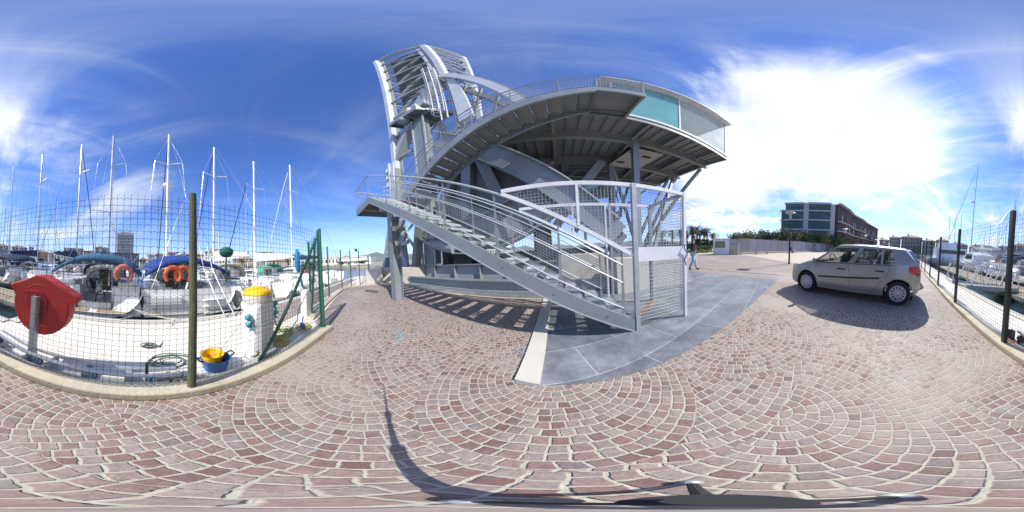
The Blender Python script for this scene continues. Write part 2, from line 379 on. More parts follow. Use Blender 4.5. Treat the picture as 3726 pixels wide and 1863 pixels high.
def slate_mat():
    m,N,L=nodes_mat('slate_slabs'); b=N['Principled BSDF']; tc=N.new('ShaderNodeTexCoord'); mp=N.new('ShaderNodeMapping'); mp.inputs[2].default_value=(0,0,R(3)); L.new(tc.outputs['Object'],mp.inputs[0])
    br=N.new('ShaderNodeTexBrick'); L.new(mp.outputs[0],br.inputs['Vector']); br.inputs['Scale'].default_value=1; br.inputs['Mortar Size'].default_value=.006; br.inputs['Mortar Smooth'].default_value=.3
    br.inputs['Brick Width'].default_value=1.15; br.inputs['Row Height'].default_value=.62; br.offset=.5; br.inputs['Bias'].default_value=0
    br.inputs['Color1'].default_value=(.135,.15,.17,1); br.inputs['Color2'].default_value=(.20,.215,.235,1); br.inputs['Mortar'].default_value=(.36,.37,.36,1)
    n=NOISE(N,L,tc.outputs['Object'],2.2,8,.7,.3); n2=NOISE(N,L,tc.outputs['Object'],30,5,.7)
    hs=N.new('ShaderNodeHueSaturation'); L.new(br.outputs[0],hs.inputs['Color']); L.new(M_(N,L,'MULTIPLY',MR(N,L,n,.3,.7,.75,1.35),MR(N,L,n2,.3,.7,.88,1.12)),hs.inputs['Value'])
    c=MIX(N,L,M_(N,L,'MULTIPLY',MR(N,L,n,.55,.75),.35),hs.outputs[0],(.34,.34,.33))
    L.new(c,b.inputs['Base Color']); L.new(MR(N,L,n,.3,.7,.32,.6),b.inputs['Roughness'])
    bp=N.new('ShaderNodeBump'); bp.inputs['Strength'].default_value=.25; bp.inputs['Distance'].default_value=.01; L.new(n2,bp.inputs['Height']); L.new(bp.outputs[0],b.inputs['Normal']); return m
def water_mat():
    m,N,L=nodes_mat('harbour_water'); b=N['Principled BSDF']; tc=N.new('ShaderNodeTexCoord')
    b.inputs['Base Color'].default_value=(.012,.035,.045,1); b.inputs['Roughness'].default_value=.06; b.inputs['Specular IOR Level'].default_value=.5; b.inputs['IOR'].default_value=1.33
    n=NOISE(N,L,tc.outputs['Object'],2.6,4,.6,.6); n2=NOISE(N,L,tc.outputs['Object'],.35,3,.6,0)
    h=M_(N,L,'MULTIPLY_ADD',n2,1.5,n); bp=N.new('ShaderNodeBump'); bp.inputs['Strength'].default_value=.45; bp.inputs['Distance'].default_value=.12; L.new(h,bp.inputs['Height']); L.new(bp.outputs[0],b.inputs['Normal']); return m
def quay_mat():
    return mat('quay_concrete',(.70,.66,.57),.9,0,.10,1.6,bump=.5,bscale=50,dirt=(.52,.48,.40),dirt_amt=.45,dscale=.8)
def grass_mat():
    m,N,L=nodes_mat('lawn_grass'); b=N['Principled BSDF']; tc=N.new('ShaderNodeTexCoord'); b.inputs['Roughness'].default_value=.9
    n=NOISE(N,L,tc.outputs['Object'],.5,8,.75); c=MIX(N,L,MR(N,L,n,.35,.65),(.10,.16,.025),(.26,.30,.07)); L.new(c,b.inputs['Base Color']); return m
COB=cobble_mat(); SLATE=slate_mat(); WATER=water_mat(); QUAY=quay_mat(); GRASS=grass_mat()
PLAZA=mat('plaza_stabilised_sand',(.50,.42,.33),.9,0,.08,.35,bump=.3,bscale=40,dirt=(.37,.31,.26),dirt_amt=.5,dscale=.4)
HILLM=mat('scrub_hillside',(.12,.15,.15),.95,0,.3,.01,dirt=(.30,.30,.30),dirt_amt=.7,dscale=.006)

def sheet(name,poly,z,m,frame='W',kind='structure'):
    mb=MB(); P=[rot2(FR[frame],*p) for p in poly]; mb.add([(x,y,z) for x,y in P],[tuple(range(len(P)))])
    o=bpy.data.objects.new(name,mb.mesh(name,m)); C.objects.link(o); o['kind']=kind
    # make sure it faces up
    if o.data.polygons[0].normal.z<0: o.data.flip_normals()
    return o
# water reaches the horizon
sheet('water',[(-2500,-2500),(2500,-2500),(2500,2500),(-2500,2500)],-.75,WATER)
# the land the camera stands on: quay wall on the water side
land=[q2w(-520,2.5),q2w(-2.4,2.5),q2w(-2.4,3.85),q2w(14.2,3.95),(-13.0,9.2),(-9.5,12.3),f2w(-10,11.5),f2w(6,13)]+[tuple(wp(48,450)[:2]),tuple(wp(65,1200)[:2]),tuple(wp(100,1300)[:2]),tuple(wp(135,1100)[:2])]
mb=MB(); mb.prism(land,-3.0,0.0); o=mb.top('ground',PLAZA,None,None,kind='structure')
bm=bmesh.new(); bm.from_mesh(o.data); bmesh.ops.recalc_face_normals(bm,faces=bm.faces); bm.to_mesh(o.data); bm.free()
sheet('quay',[(-520,1.40),(-520,2.496),(-2.4,2.496),(-2.4,3.846),(14.2,3.946),(16.0,3.2),(9.2,1.9),(9.0,2.2),(7.7,2.65),(3.2,1.75),(2.85,1.45)],.004,QUAY,'Q')
mb=MB()
mb.box(-520,-2.4,2.3,2.52,.004,.03); mb.box(-2.42,-2.18,2.52,3.6,.004,.03); mb.box(-2.42,14.2,3.6,3.87,.004,.03)
mb.top('quay_edge',CONCL,None,None,frame='Q',kind='structure')
sheet('brick_quay_strip',[(2.6,2.35),(8.0,2.9),(13,3.0),(13,3.58),(2.6,3.58)],.008,COB,'Q')
# setts on the square, bounded by the kerb, the slate and the plaza
cob=[q2w(-420,1.26),q2w(2.85,1.30),q2w(3.2,1.75),q2w(7.7,2.6),q2w(9.0,2.2),q2w(9.3,1.2),f2w(-8.9,4.4),f2w(-.5,4.3),f2w(7,11),(26,9.0),(22.5,4.2),(19.6,1.7),(14.7,-1.0),(12.7,-2.5),(13.5,-9),tuple(wp(133,60)[:2]),tuple(wp(136,420)[:2])]
sheet('paving',cob,.004,COB)
sheet('slate_pavement',[(-.5,1.19),(.8,1.30),(6.17,1.82),(5.75,6.1),(5.5,12.5),(-1.5,12.5),(-.75,3.9)],.009,SLATE,'F')
sheet('slate_strip',[(-7.6,4.46),(-.78,4.46),(-.8,5.6),(-7.6,5.6)],.009,SLATE,'F')
mb=MB(); mb.prism([(-.52,1.24),(-.30,1.20),(-.54,4.40),(-.76,4.40)],.004,.035); mb.top('paving_border',CONCL,None,None,frame='F',kind='structure')
sheet('drain_strip',[(8.9,5.6),(7.3,-.8),(7.36,-.82),(8.96,5.58)],.0095,mat('drain_granite',(.13,.12,.12),.8))
sheet('lawn',[(24.2,14.5),(24.9,10.3),(29,9.6),(60,24),(120,70),(60,60)],.012,GRASS)
sheet('lawn_border',[(24.0,14.4),(24.6,10.0),(29,9.3),(29,9.6),(24.9,10.3),(24.2,14.5)],.016,CONCL)
# far shores and hills
def sector(name,a0,a1,r0,r1,z,m,n=24,jit=0):
    v=[];P=[]
    for i in range(n+1):
        a=a0+(a1-a0)*i/n; P.append(tuple(wp(a,r0+rnd.uniform(-jit,jit))[:2]))
    for i in range(n+1):
        a=a1+(a0-a1)*i/n; P.append(tuple(wp(a,r1)[:2]))
    mb=MB(); mb.prism(P,-2,z); o=mb.top(name,m,None,None,kind='structure')
    bm=bmesh.new(); bm.from_mesh(o.data); bmesh.ops.recalc_face_normals(bm,faces=bm.faces); bm.to_mesh(o.data); bm.free(); return o
sector('far_quay',-218,-84,148,900,.05,CONC)
sector('far_shore',-84,-70,120,900,.0,CONC)
sector('far_beach',-70,-18,62,1200,-.35,mat('beach_ground',(.30,.27,.18),.95,0,.2,.05,dirt=(.12,.14,.06),dirt_amt=.8,dscale=.03),jit=4)
sector('north_shore',-18,44,170,1200,-.2,CONC)
mb=MB(); rows=[]
for j in range(9):
    t=j/8; row=[]
    for i in range(70):
        az=-80+i*150/69; d=1500+900*t
        h=(math.sin(math.pi*t)**.8)*(55+45*math.exp(-((az+50)/9)**2)+28*math.exp(-((az+15)/14)**2)+14*math.sin(az*.5)+8*math.sin(az*1.7)+rnd.uniform(-5,5)); h*=min(1,(i)/6,(69-i)/6)
        row.append(tuple(wp(az,d,-2+h)))
    rows.append(row)
mb.grid(rows); mb.top('hills',HILLM,None,None,kind='structure',smooth=True)

# ------------------------------------------------------------------ kerbs (walls that carry the fences)
def kerb(pts,w,h,label,base,cap=True):
    mb=MB(); pts=[Vector((*p,0)) for p in pts]
    L=[];Rr=[]
    for i,p in enumerate(pts):
        d=(pts[min(i+1,len(pts)-1)]-pts[max(i-1,0)]).normalized(); n=Vector((-d.y,d.x,0))
        L.append(p+n*w/2); Rr.append(p-n*w/2)
    poly=[(v.x,v.y) for v in L]+[(v.x,v.y) for v in reversed(Rr)]
    mb.prism(poly,0.0,h); o=mb.top('kerb',KERBM,label,'kerb',base=base,frame='Q',group='concrete kerbs under the wire fences')
    bm=bmesh.new(); bm.from_mesh(o.data); bmesh.ops.recalc_face_normals(bm,faces=bm.faces); bm.to_mesh(o.data); bm.free()
    b=o.modifiers.new('b','BEVEL'); b.width=.02; b.segments=2; return o
KERBM=mat('kerb_concrete',(.50,.45,.34),.9,0,.18,2.5,bump=.7,bscale=35,dirt=(.25,.23,.12),dirt_amt=.65,dscale=2.4)
kerb([(x,1.335+.012*math.sin(x*1.7)) for x in [-60+i*1.0 for i in range(61)]]+[(1,1.34),(2,1.33),(2.6,1.33),(2.92,1.31)],.19,.10,'long pale concrete kerb running below the green wire fence beside the parked car','' or (0,1.33,0))
kerb([(3.3,1.92),(4.66,2.2),(6.2,2.45),(7.7,2.62),(8.75,2.42),(9.12,1.98)],.18,.08,'short concrete kerb bending towards the concrete plinth under the bridge',(5,2.2,0))
# ------------------------------------------------------------------ wire fences
def wire_panel(mb,a,b,z0,z1,step=.055,r=.0015,wavy=False,zb0=None,zb1=None,hstep=None):
    a=Vector((*a,0)); b=Vector((*b,0)); Ln=(b-a).length; d=(b-a)/Ln; nrm=Vector((-d.y,d.x,0)); n=max(1,int(Ln/step)); hs=hstep or step
    for i in range(n+1):
        p=a+d*(Ln*i/n); mb.tube([(p.x,p.y,z0),(p.x,p.y,z1+.03)],r,3)
    k=0; z=z0+.02
    while z<=z1:
        if wavy:
            m=n*2; pts=[]
            for i in range(m+1):
                p=a+d*(Ln*i/m); pts.append((p.x,p.y,z+(.005 if i%2 else -.005)+.006*math.sin(i*.11+k)))
            mb.tube(pts,r*1.15,3)
        else: mb.tube([(a.x,a.y,z),(b.x,b.y,z)],r*1.15,3)
        z+=hs; k+=1
def fence(label,posts,base,h=2.02,z0=.12,wavy_to=3,braces=(),group=None,postmat=None,shape='box'):
    t=thing('wire_fence',label,'fence',base,'Q',group)
    for i,(x,y) in enumerate(posts[:-1]):
        mb=MB(); far=i>=wavy_to; x2,y2=posts[i+1]
        if far and i>14: wire_panel(mb,(x,y),(x2,y2),z0,h-.06,.22,.003)
        elif far: wire_panel(mb,(x,y),(x2,y2),z0,h-.06,.085,.0017,hstep=.075)
        else: wire_panel(mb,(x,y),(x2,y2),z0,h-.06,.058,.0018,True,hstep=.060)
        mb.build('wire_mesh',GREENM,t)
    for i,(x,y) in enumerate(posts):
        mb=MB(); pm=postmat[i] if postmat else GREENP
        if pm is WOOD: mb.tube([(x,y-.04,0),(x+.01,y-.04,1.0),(x,y-.04,h)],.037,10,.033)
        elif pm is DKGREEN: mb.box(x-.035,x+.035,y-.06,y,0.0,h)
        else: mb.tube([(x,y-.02,0),(x,y-.02,h+.02)],.03,8)
        mb.build('post',pm,t,smooth=pm is not DKGREEN)
    for p,q in braces:
        mb=MB(); mb.tube([p,q],.024,8); mb.build('brace',GREENP,t,smooth=True)
    return t
xs=[2.79,0.46,-1.78,-3.98,-6.23,-8.46,-10.7,-12.9,-15.1,-17.3,-19.5,-21.7,-23.9,-26.1,-28.3,-30.5,-32.7,-34.9,-37.1,-39.3,-41.5,-43.7,-45.9,-48.1]
pm=[GREENP,WOOD]+[DKGREEN]*30
fence('tall green wire mesh fence with a weathered wooden post between the cobbles and the boats',[(x,1.36) for x in xs],(0,1.36,0),
      braces=[((2.79,1.42,1.86),(1.30,1.46,.06))],postmat=pm,group='green wire fences along the quay')
fence('short return of green wire fence running from the braced corner post toward the water',[(2.80,1.40),(4.1,2.36)],(3.4,1.9,0),h=2.0,
      braces=[((2.82,1.46,1.85),(3.6,2.05,.05))],group='green wire fences along the quay',wavy_to=0)
fence('green wire fence with thin posts between the quay and the concrete plinth',[(4.16,2.40),(5.9,2.55),(7.72,2.62),(8.75,2.42),(9.10,2.0)],(6.5,2.5,0),h=2.02,
      group='green wire fences along the quay',wavy_to=0)

# ------------------------------------------------------------------ steel stairs (frame F: x to the right along the stairs, y away)
Y0,Y1,Y2,Y3=2.18,3.30,3.60,4.78
XB,ZB=.90,.22       # bottom of flight one (stringer top)
XL,ZL=-5.75,3.93    # landing start
XE=-7.55            # landing end
XT,ZT=.86,6.95      # top of flight two
XT2=2.02
st=thing('steel_staircase','grey steel staircase climbing in two flights to the raised control cabin','staircase',(-2.5,3.4,0),'F')
s1=(ZL-ZB)/(XL-XB); s2=(ZT-ZL)/(XT-XL)
def z1(x): return ZB+(x-XB)*s1
def z2(x): return ZL+(x-XL)*s2
for k,y in enumerate((Y0,Y1)):
    mb=MB(); sg=-1 if k==0 else 1
    hgt=.235
    mb.prismy([(XB,.02),(XB,ZB),(XL,ZL),(XL,ZL-hgt),(XB-.03,.02)],y-.006,y+.006)
    mb.bar((XB,y+.03,ZB),(XL,y+.03,ZL),.07,.012)
    so_=mb.build('stringer',STEEL,st); m3=MB(); m3.bar((XB-.03,y+.025,.012),(XL,y+.025,ZL-hgt),.085,.016); m3.build('lower_flange',GALV,so_)
    for i in range(9):
        b2=MB(); x=XB-.4-i*.72; b2.lathe((x,y-.012,z1(x)-.09),[(.012,-.006),(.012,0),(.0,.003)],6,'y'); 
        b2.build('bolt',STEEL,st)
mb=MB(); mb.bar((XL,Y0+.03,ZL-.0),(XE,Y0+.03,ZL-.0),.07,.012); mb.prismy([(XL,ZL),(XL,ZL-.28),(XE,ZL-.28),(XE,ZL)],Y0-.006,Y0+.006); mb.bar((XL,Y0+.03,ZL-.275),(XE,Y0+.03,ZL-.275),.07,.012)
mb.box(XE-.006,XE+.006,Y0,Y3,ZL-.28,ZL); mb.box(XL,XE,Y3-.006,Y3+.006,ZL-.28,ZL); mb.box(XL-.006,XL+.006,Y0+.02,Y3-.02,ZL-.27,ZL-.05)
mb.box(XE+.9,XE+.93,Y0+.02,Y3-.02,ZL-.25,ZL-.05)
mb.build('landing_frame',STEEL,st)
mb=MB(); mb.box(XE+.01,XL-.01,Y0+.02,Y3-.02,ZL-.045,ZL-.02); mb.build('landing_floor',STEELD,st)
# treads
n1=20
for i in range(n1):
    x=XB+(XL-XB)*(i+.6)/n1; z=z1(x)-.05
    mb=MB(); mb.box(x-.13,x+.13,Y0+.01,Y1-.01,z,z+.012); mb.box(x+.12,x+.132,Y0+.01,Y1-.01,z-.045,z+.012); mb.box(x-.13,x-.12,Y0+.01,Y1-.01,z,z+.05)
    mb.build('tread',GALV,st)
n2=17
for k,(y,yy) in enumerate(((Y2,Y2+.03),(Y3,Y3-.03))):
    mb=MB(); h=.30 
    mb.prismy([(XL,ZL-.0),(XL-.0,ZL-h),(XT,ZT-h),(XT,ZT)],y-.006,y+.006)
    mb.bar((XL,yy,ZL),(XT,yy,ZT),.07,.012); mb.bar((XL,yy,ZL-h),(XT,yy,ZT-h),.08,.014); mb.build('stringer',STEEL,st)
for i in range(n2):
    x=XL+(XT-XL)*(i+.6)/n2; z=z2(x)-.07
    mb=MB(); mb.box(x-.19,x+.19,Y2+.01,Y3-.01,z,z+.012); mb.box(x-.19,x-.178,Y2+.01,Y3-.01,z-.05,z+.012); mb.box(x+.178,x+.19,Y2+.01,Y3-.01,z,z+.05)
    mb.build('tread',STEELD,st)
YT=5.0
mb=MB(); mb.prismy([(XT,ZT),(XT,ZT-.24),(XT2,ZT-.24),(XT2,ZT)],Y2-.006,Y2+.006); mb.bar((XT,Y2+.03,ZT-.235),(XT2,Y2+.03,ZT-.235),.08,.014); mb.bar((XT,Y2+.03,ZT),(XT2,Y2+.03,ZT),.08,.014)
mb.box(XT2-.008,XT2+.008,Y2,YT,ZT-.24,ZT); mb.box(XT2-.07,XT2-.008,Y2+.01,YT,ZT-.24,ZT-.226); mb.box(XT-.01,XT+.01,Y2+.01,YT,ZT-.24,ZT-.03); mb.box(XT+.02,XT2-.02,Y3-.01,Y3+.01,ZT-.20,ZT-.03)
mb.build('landing_frame',STEEL,st)
mb=MB(); mb.box(XT+.012,XT2-.012,Y2+.02,YT,ZT-.025,ZT-.003); mb.build('landing_floor',STEELD,st)
# support column under flight one (I section)
mb=MB(); cx,cy=-4.72,2.62; zt=z1(cx)-.235
mb.box(cx-.14,cx+.14,cy-.15,cy-.135,0,zt-.05); mb.box(cx-.14,cx+.14,cy+.135,cy+.15,0,zt-.05); mb.box(cx-.006,cx+.006,cy-.135,cy+.135,0,zt-.05)
mb.box(cx-.17,cx+.17,cy-.18,cy+.18,0,.02); mb.build('column',STEEL,st)
mb=MB(); mb.box(cx-.12,cx+.12,Y0+.01,Y1-.01,zt-.10,zt+.03); mb.build('cross_beam',STEEL,st)
def flat_post(mb,x,y,zb,zt,w=.055):
    mb.bar((x,y,zb),(x,y,zt),.012,w,up=(1,0,0),w2=.012,h2=w*.35)
def rail(y,pts,posts,heights=(1.0,.80,.56,.14),r=(.024,.013,.013,.013),mesh=False,mat_=GALV):
    """pts: walking line (x,z) ; posts: x positions"""
    def zz(x):
        for (xa,za),(xb,zb) in zip(pts,pts[1:]):
            if min(xa,xb)-1e-6<=x<=max(xa,xb)+1e-6: return za+(zb-za)*(x-xa)/(xb-xa)
        return pts[-1][1]
    for hh,rr in zip(heights,r):
        xs_=posts[0]; P2=pts if hh==heights[0] else [(xs_,zz(xs_))]+[p for p in pts[1:]] if pts[0][0]>xs_ and pts[0][0]>0 else pts
        mb=MB(); mb.tube([(x,y,z+hh) for x,z in P2],rr,6); mb.build('handrail' if hh==heights[0] else 'mid_rail',mat_,st,smooth=True)
    for x in posts:
        mb=MB(); flat_post(mb,x,y,zz(x)-.08,zz(x)+heights[0]-.02); mb.build('baluster',STEEL,st)
    if mesh:
        mb=MB()
        for (xa,za),(xb,zb) in zip(pts,pts[1:]):
            n=max(2,int(abs(xb-xa)/.062))
            for i in range(n+1):
                x=xa+(xb-xa)*i/n; z=za+(zb-za)*i/n; mb.tube([(x,y+.008,z+.10),(x,y+.008,z+.66)],.0038,3)
            for k in range(10): z=.10+k*.062; mb.tube([(xa,y+.008,za+z),(xb,y+.008,zb+z)],.0038,3)
        mb.build('mesh_infill',mat_,st)
RH=.98
rail(Y0+.03,[(.86,z1(.86)),(XL,ZL+.02),(XE,ZL+.02)],[.74,-.13,-1.03,-2.04,-3.14,-4.3,-5.8,-7.5],(1.0,.78,.52,.12))
rail(Y1-.03,[(.80,z1(.80)),(XL,ZL+.02)],[.62,-1.15,-2.12,-3.2,-4.23,-5.6],(.93,.74,.52,.12),mesh=True)
rail(Y2+.03,[(XL,ZL+.02),(XT,ZT+.0),(XT2,ZT)],[-5.4,-4.3,-3.2,-2.1,-1.0,.1,.9,1.98],(1.0,.80,.58,.12),mesh=True)
rail(Y3-.03,[(XL,ZL+.02),(XT-.1,ZT)],[-5.2,-4.1,-3.0,-1.9,-.8,.3],(1.0,.8,.58,.12),mesh=True)
# end of landing rail
for hh,rr in zip((1.0,.78,.52,.12),(.024,.013,.013,.013)):
    mb=MB(); mb.tube([(XE,Y0+.03,ZL+.02+hh),(XE,Y3-.03,ZL+.02+hh),(XL,Y3-.03,ZL+.02+hh)],rr,6); mb.build('handrail' if hh==1.0 else 'mid_rail',GALV,st,smooth=True)
for y in (Y0+1.0,Y0+1.9,Y3-.03):
    mb=MB(); mb.bar((XE,y,ZL-.05),(XE,y,ZL+1.0),.05,.012,up=(1,0,0)); mb.build('baluster',STEEL,st)
mb=MB()
for a,b in (((XE,Y0+.04),(XE,Y3-.03)),((XE,Y3-.03),(XL,Y3-.03))):
    wire_panel(mb,a,b,ZL+.1,ZL+.6,.062,.002)
mb.build('mesh_infill',GALV,st)
# top landing end rail
mb=MB()
for hh,rr in zip((1.0,.80,.58,.12),(.024,.013,.013,.013)): mb.tube([(XT2,Y2+.03,ZT+hh),(XT2,YT-.1,ZT+hh)],rr,6)
mb.build('handrail',GALV,st,smooth=True)

# ------------------------------------------------------------------ mesh cage round the foot of the stairs
cg=thing('stair_gate_cage','white framed wire mesh cage closing off the foot of the steel staircase','cage',(1.4,2.8,0),'F')
X0,X1,YA,YB,ZH=.95,1.90,2.20,3.38,2.32
def fb(name,p,q,w,h,m=WHITE,up=(0,0,1)):
    mb=MB(); mb.bar(p,q,w,h,up); return mb.build(name,m,cg)
fb('corner_post',(X0,YA,0),(X0,YA,ZH),.07,.07,GALV,(1,0,0)); fb('corner_post',(X1,YA+.02,0),(X1,YA+.02,ZH),.06,.05,WHITE,(1,0,0))
fb('corner_post',(X1-.05,YB,0),(X1-.05,YB,ZH),.06,.06,STEEL,(1,0,0)); fb('corner_post',(X0-.05,YB,0),(X0-.05,YB,ZH),.05,.05,GALV,(1,0,0))
fb('top_rail',(X0+.035,YA,ZH-.03),(X1+.03,YA+.02,ZH-.03),.05,.06); fb('top_rail',(X1,YA+.05,ZH-.03),(X1-.05,YB+.03,ZH-.03),.05,.06,GALV)
fb('top_rail',(X0-.035,YA,ZH-.03),(-.90,YA,ZH-.03),.04,.06); fb('top_rail',(X1-.08,YB,ZH-.03),(-1.0,YB,ZH-.03),.04,.06)
fb('sloping_rail',(X0-.035,YA,1.22),(-.90,YA,ZH-.07),.04,.055); fb('sloping_rail',(X0-.1,YB,1.22),(-1.0,YB,ZH-.07),.04,.055)
fb('upright',(.15,YA,1.66),(.15,YA,ZH-.06),.05,.035,WHITE,(1,0,0)); fb('upright',(.12,YB,1.60),(.12,YB,ZH-.06),.05,.035,WHITE,(1,0,0)); fb('upright',(.80,YB,.2),(.80,YB,ZH-.06),.05,.035,WHITE,(1,0,0))
mb=MB(); mb.box(X0+.04,X1-.03,YA-.012,YA+.008,1.12,1.335); mb.build('blank_sign_panel',WHITE,cg)
mb=MB(); wire_panel(mb,(X0+.04,YA+.012),(X1-.02,YA+.03),.14,1.11,.06,.0034); wire_panel(mb,(X0+.04,YA+.012),(X1-.02,YA+.03),1.34,ZH-.1,.05,.0032)
mb.build('mesh_panel',GALV,cg)
mb=MB(); wire_panel(mb,(X1,YA+.05),(X1-.05,YB-.03),.14,ZH-.1,.055,.0034); mb.build('mesh_panel',GALV,cg)
for yy,xl in ((YA,-.86),(YB,-.96)):
    mb=MB(); n=int((X0-xl)/.05)
    for i in range(n+1):
        x=xl+(X0-.03-xl)*i/n; zb=ZH-.09-(x-xl)*(1.05/(X0-xl)); mb.tube([(x,yy,zb),(x,yy,ZH-.05)],.0032,3)
    z=ZH-.10
    while z>1.3:
        xx=xl+(ZH-.09-z)*(X0-xl)/1.05; mb.tube([(xl,yy,z) if False else (xl if z>ZH-.12 else xl,yy,z),(X0-.03,yy,z)],.0032,3) if z>ZH-.12 else mb.tube([(xx if xx>xl else xl,yy,z),(X0-.03,yy,z)],.0032,3)
        # the strip between the sloping rail and the top rail only
        z-=.05
    mb.build('mesh_panel',GALV,cg)
mb=MB(); mb.bar((X0+.05,YA+.3,.02),(X1-.1,YB-.1,.02),.06,.03); mb.build('floor_bar',RUST,cg)
mb=MB(); mb.tube([(X1-.02,YA-.03,1.36),(X1-.06,YA-.05,1.30),(X1+.02,YA-.04,1.20),(X1-.05,YA-.04,1.10),(X1-.02,YA-.05,1.0)],.012,5); mb.build('tied_rag',mat('violet_rope',(.12,.10,.30),.9),cg)

# concrete block behind the cage
mb=MB(); mb.box(1.3,3.9,4.35,4.8,0,1.02); mb.top('concrete_block',CONCL,'pale concrete barrier wall standing behind the mesh cage at the stair foot','wall',(2.6,4.5,0),'F')
mb=MB(); mb.box(-.25,1.1,5.0,5.9,0.,1.18); mb.top('concrete_pier',CONC,'small concrete pier behind the lower stair treads beside the control cabin column','pier',(.4,5.4,0),'F')

# ------------------------------------------------------------------ control cabin on its steel platform
PF='F'
def pxy(x,y):  # platform axes are turned 3.4 degrees against the stairs
    return rot2(R(3.2),x,y-5.0)
def P(x,y,z):
    a,b=pxy(x,y); return (a,b+5.0,z)
cb=thing('control_cabin','raised teal glass control cabin with a white roof on a steel platform','cabin',(2.9,6.5,0),'F')
PZ=6.98
def pbar(name,a,b,w,h,m=STEELD,up=(0,0,1),i=False,t=.025):
    mb=MB(); (mb.ibeam(P(*a),P(*b),w,h,t,up) if i else mb.bar(P(*a),P(*b),w,h,up)); return mb.build(name,m,cb)
XA,XZ,YF,YK=-3.4,7.75,4.92,12.4
mb=MB(); mb.add([P(XA,YF,PZ),P(XZ,YF,PZ),P(XZ-.05,YK,PZ),P(XA,YK,PZ),P(XA,YF,PZ-.03),P(XZ,YF,PZ-.03),P(XZ-.05,YK,PZ-.03),P(XA,YK,PZ-.03)],[(0,1,2,3),(7,6,5,4),(0,4,5,1),(1,5,6,2),(2,6,7,3),(3,7,4,0)])
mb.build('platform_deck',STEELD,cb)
pbar('edge_beam',(XA,YF,PZ-.12),(XZ,YF,PZ-.12),.06,.20,STEEL); pbar('edge_fascia',(1.95,YF-.05,PZ+.04),(XZ+.02,YF-.05,PZ+.04),.05,.09,WHITE)
pbar('edge_beam',(XZ,YF,PZ-.12),(XZ-.05,YK,PZ-.12),.06,.20,STEEL)
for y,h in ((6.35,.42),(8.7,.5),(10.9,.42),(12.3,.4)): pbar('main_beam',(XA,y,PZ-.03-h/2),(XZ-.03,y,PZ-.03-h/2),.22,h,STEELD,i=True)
for x in (-2.4,-.2,2.9,4.35,6.6): pbar('cross_beam',(x,YF+.05,PZ-.17),(x,6.20,PZ-.17),.12,.28,STEELD,i=True,t=.02)
for x in (-2.4,-.2,2.9,4.35,6.0,7.6): pbar('cross_beam',(x,6.48,PZ-.19),(x,8.58,PZ-.19),.14,.32,STEELD,i=True,t=.02)
for x in (.2,2.4,4.35,6.0,7.6): pbar('cross_beam',(x,8.82,PZ-.17),(x,10.8,PZ-.17),.12,.28,STEEL,i=True,t=.02)
for x in (4.35,6.0,7.6): pbar('cross_beam',(x,11.0,PZ-.17),(x,12.2,PZ-.17),.12,.28,STEEL,i=True,t=.02)
for k in range(26):
    x=XA+.3+k*.42
    if min(abs(x-q) for q in (-2.4,-.2,2.9,4.35,6.6,6.0,7.6))<.12: continue
    for (ya,yb) in ((YF+.06,6.22),(6.50,8.57)): pbar('stiffener',(x,ya,PZ-.075),(x,yb,PZ-.075),.012,.09,STEELD)
for k in range(8): pbar('stiffener',(.6,9.1+k*.4,PZ-.08),(7.5,9.1+k*.4,PZ-.08),.03,.10,STEEL) if (9.1+k*.4<12.2 and abs(9.1+k*.4-10.9)>.15) else None
# perforated bracket plate
mb=MB(); a=P(3.1,8.6,0); 
hp=[]
mb.add([P(3.15,6.6,PZ-.5),P(4.7,6.6,PZ-.5),P(4.4,8.6,PZ-.66),P(2.6,8.6,PZ-.66),P(3.15,6.6,PZ-.47),P(4.7,6.6,PZ-.47),P(4.4,8.6,PZ-.63),P(2.6,8.6,PZ-.63)],[(0,3,2,1),(4,5,6,7),(0,1,5,4),(1,2,6,5),(2,3,7,6),(3,0,4,7)])
mb.build('gusset_plate',CONCL if False else mat('pale_steel_plate',(.42,.41,.37),.6,.1,.1,3),cb)
for (x,y) in ((3.35,7.0),(4.1,7.15),(3.1,8.1),(4.0,8.25)):
    mb=MB(); pts=[]
    for k in range(14):
        a=2*math.pi*k/14; pts.append((x+.20*math.cos(a)+(.06 if math.cos(a)>0 else -.06),y+.11*math.sin(a)))
    z=PZ-.5-(y-6.6)*.08-.004
    vs=[P(px,py,z) for px,py in pts]; vs2=[P(px,py,z-.004) for px,py in pts]; n=len(vs)
    mb.add(vs+vs2,[tuple(range(n)),tuple(range(2*n-1,n-1,-1))]+[(i,(i+1)%n,n+(i+1)%n,n+i) for i in range(n)]); mb.build('plate_opening',DARK,cb)
# columns and braces under the platform
def hcol(x,y,z0,z1,w=.26,m=STEEL):
    mb=MB(); t=.018
    mb.box(x-w/2,x+w/2,y-w/2,y-w/2+t,z0,z1); mb.box(x-w/2,x+w/2,y+w/2-t,y+w/2,z0,z1); mb.box(x-t/2,x+t/2,y-w/2+t,y+w/2-t,z0,z1)
    mb.box(x-w*.7,x+w*.7,y-w*.7,y+w*.7,z0,z0+.03); return mb.build('column',m,cb)
hcol(2.93,6.45,0,PZ-.46); hcol(2.55,8.85,0,PZ-.54,.28)
for (a,b,w) in (((7.35,9.0,PZ-.5),(4.6,8.0,0.1),.18),((7.35,6.6,PZ-.5),(4.9,6.1,.1),.0),((2.9,8.9,3.2),(7.0,11.8,PZ-.5),.12)):
    if w: 
        mb=MB(); mb.ibeam(P(*a),P(*b),w,w*1.2,.02,(0,1,0)); mb.build('diagonal_brace',STEEL,cb)
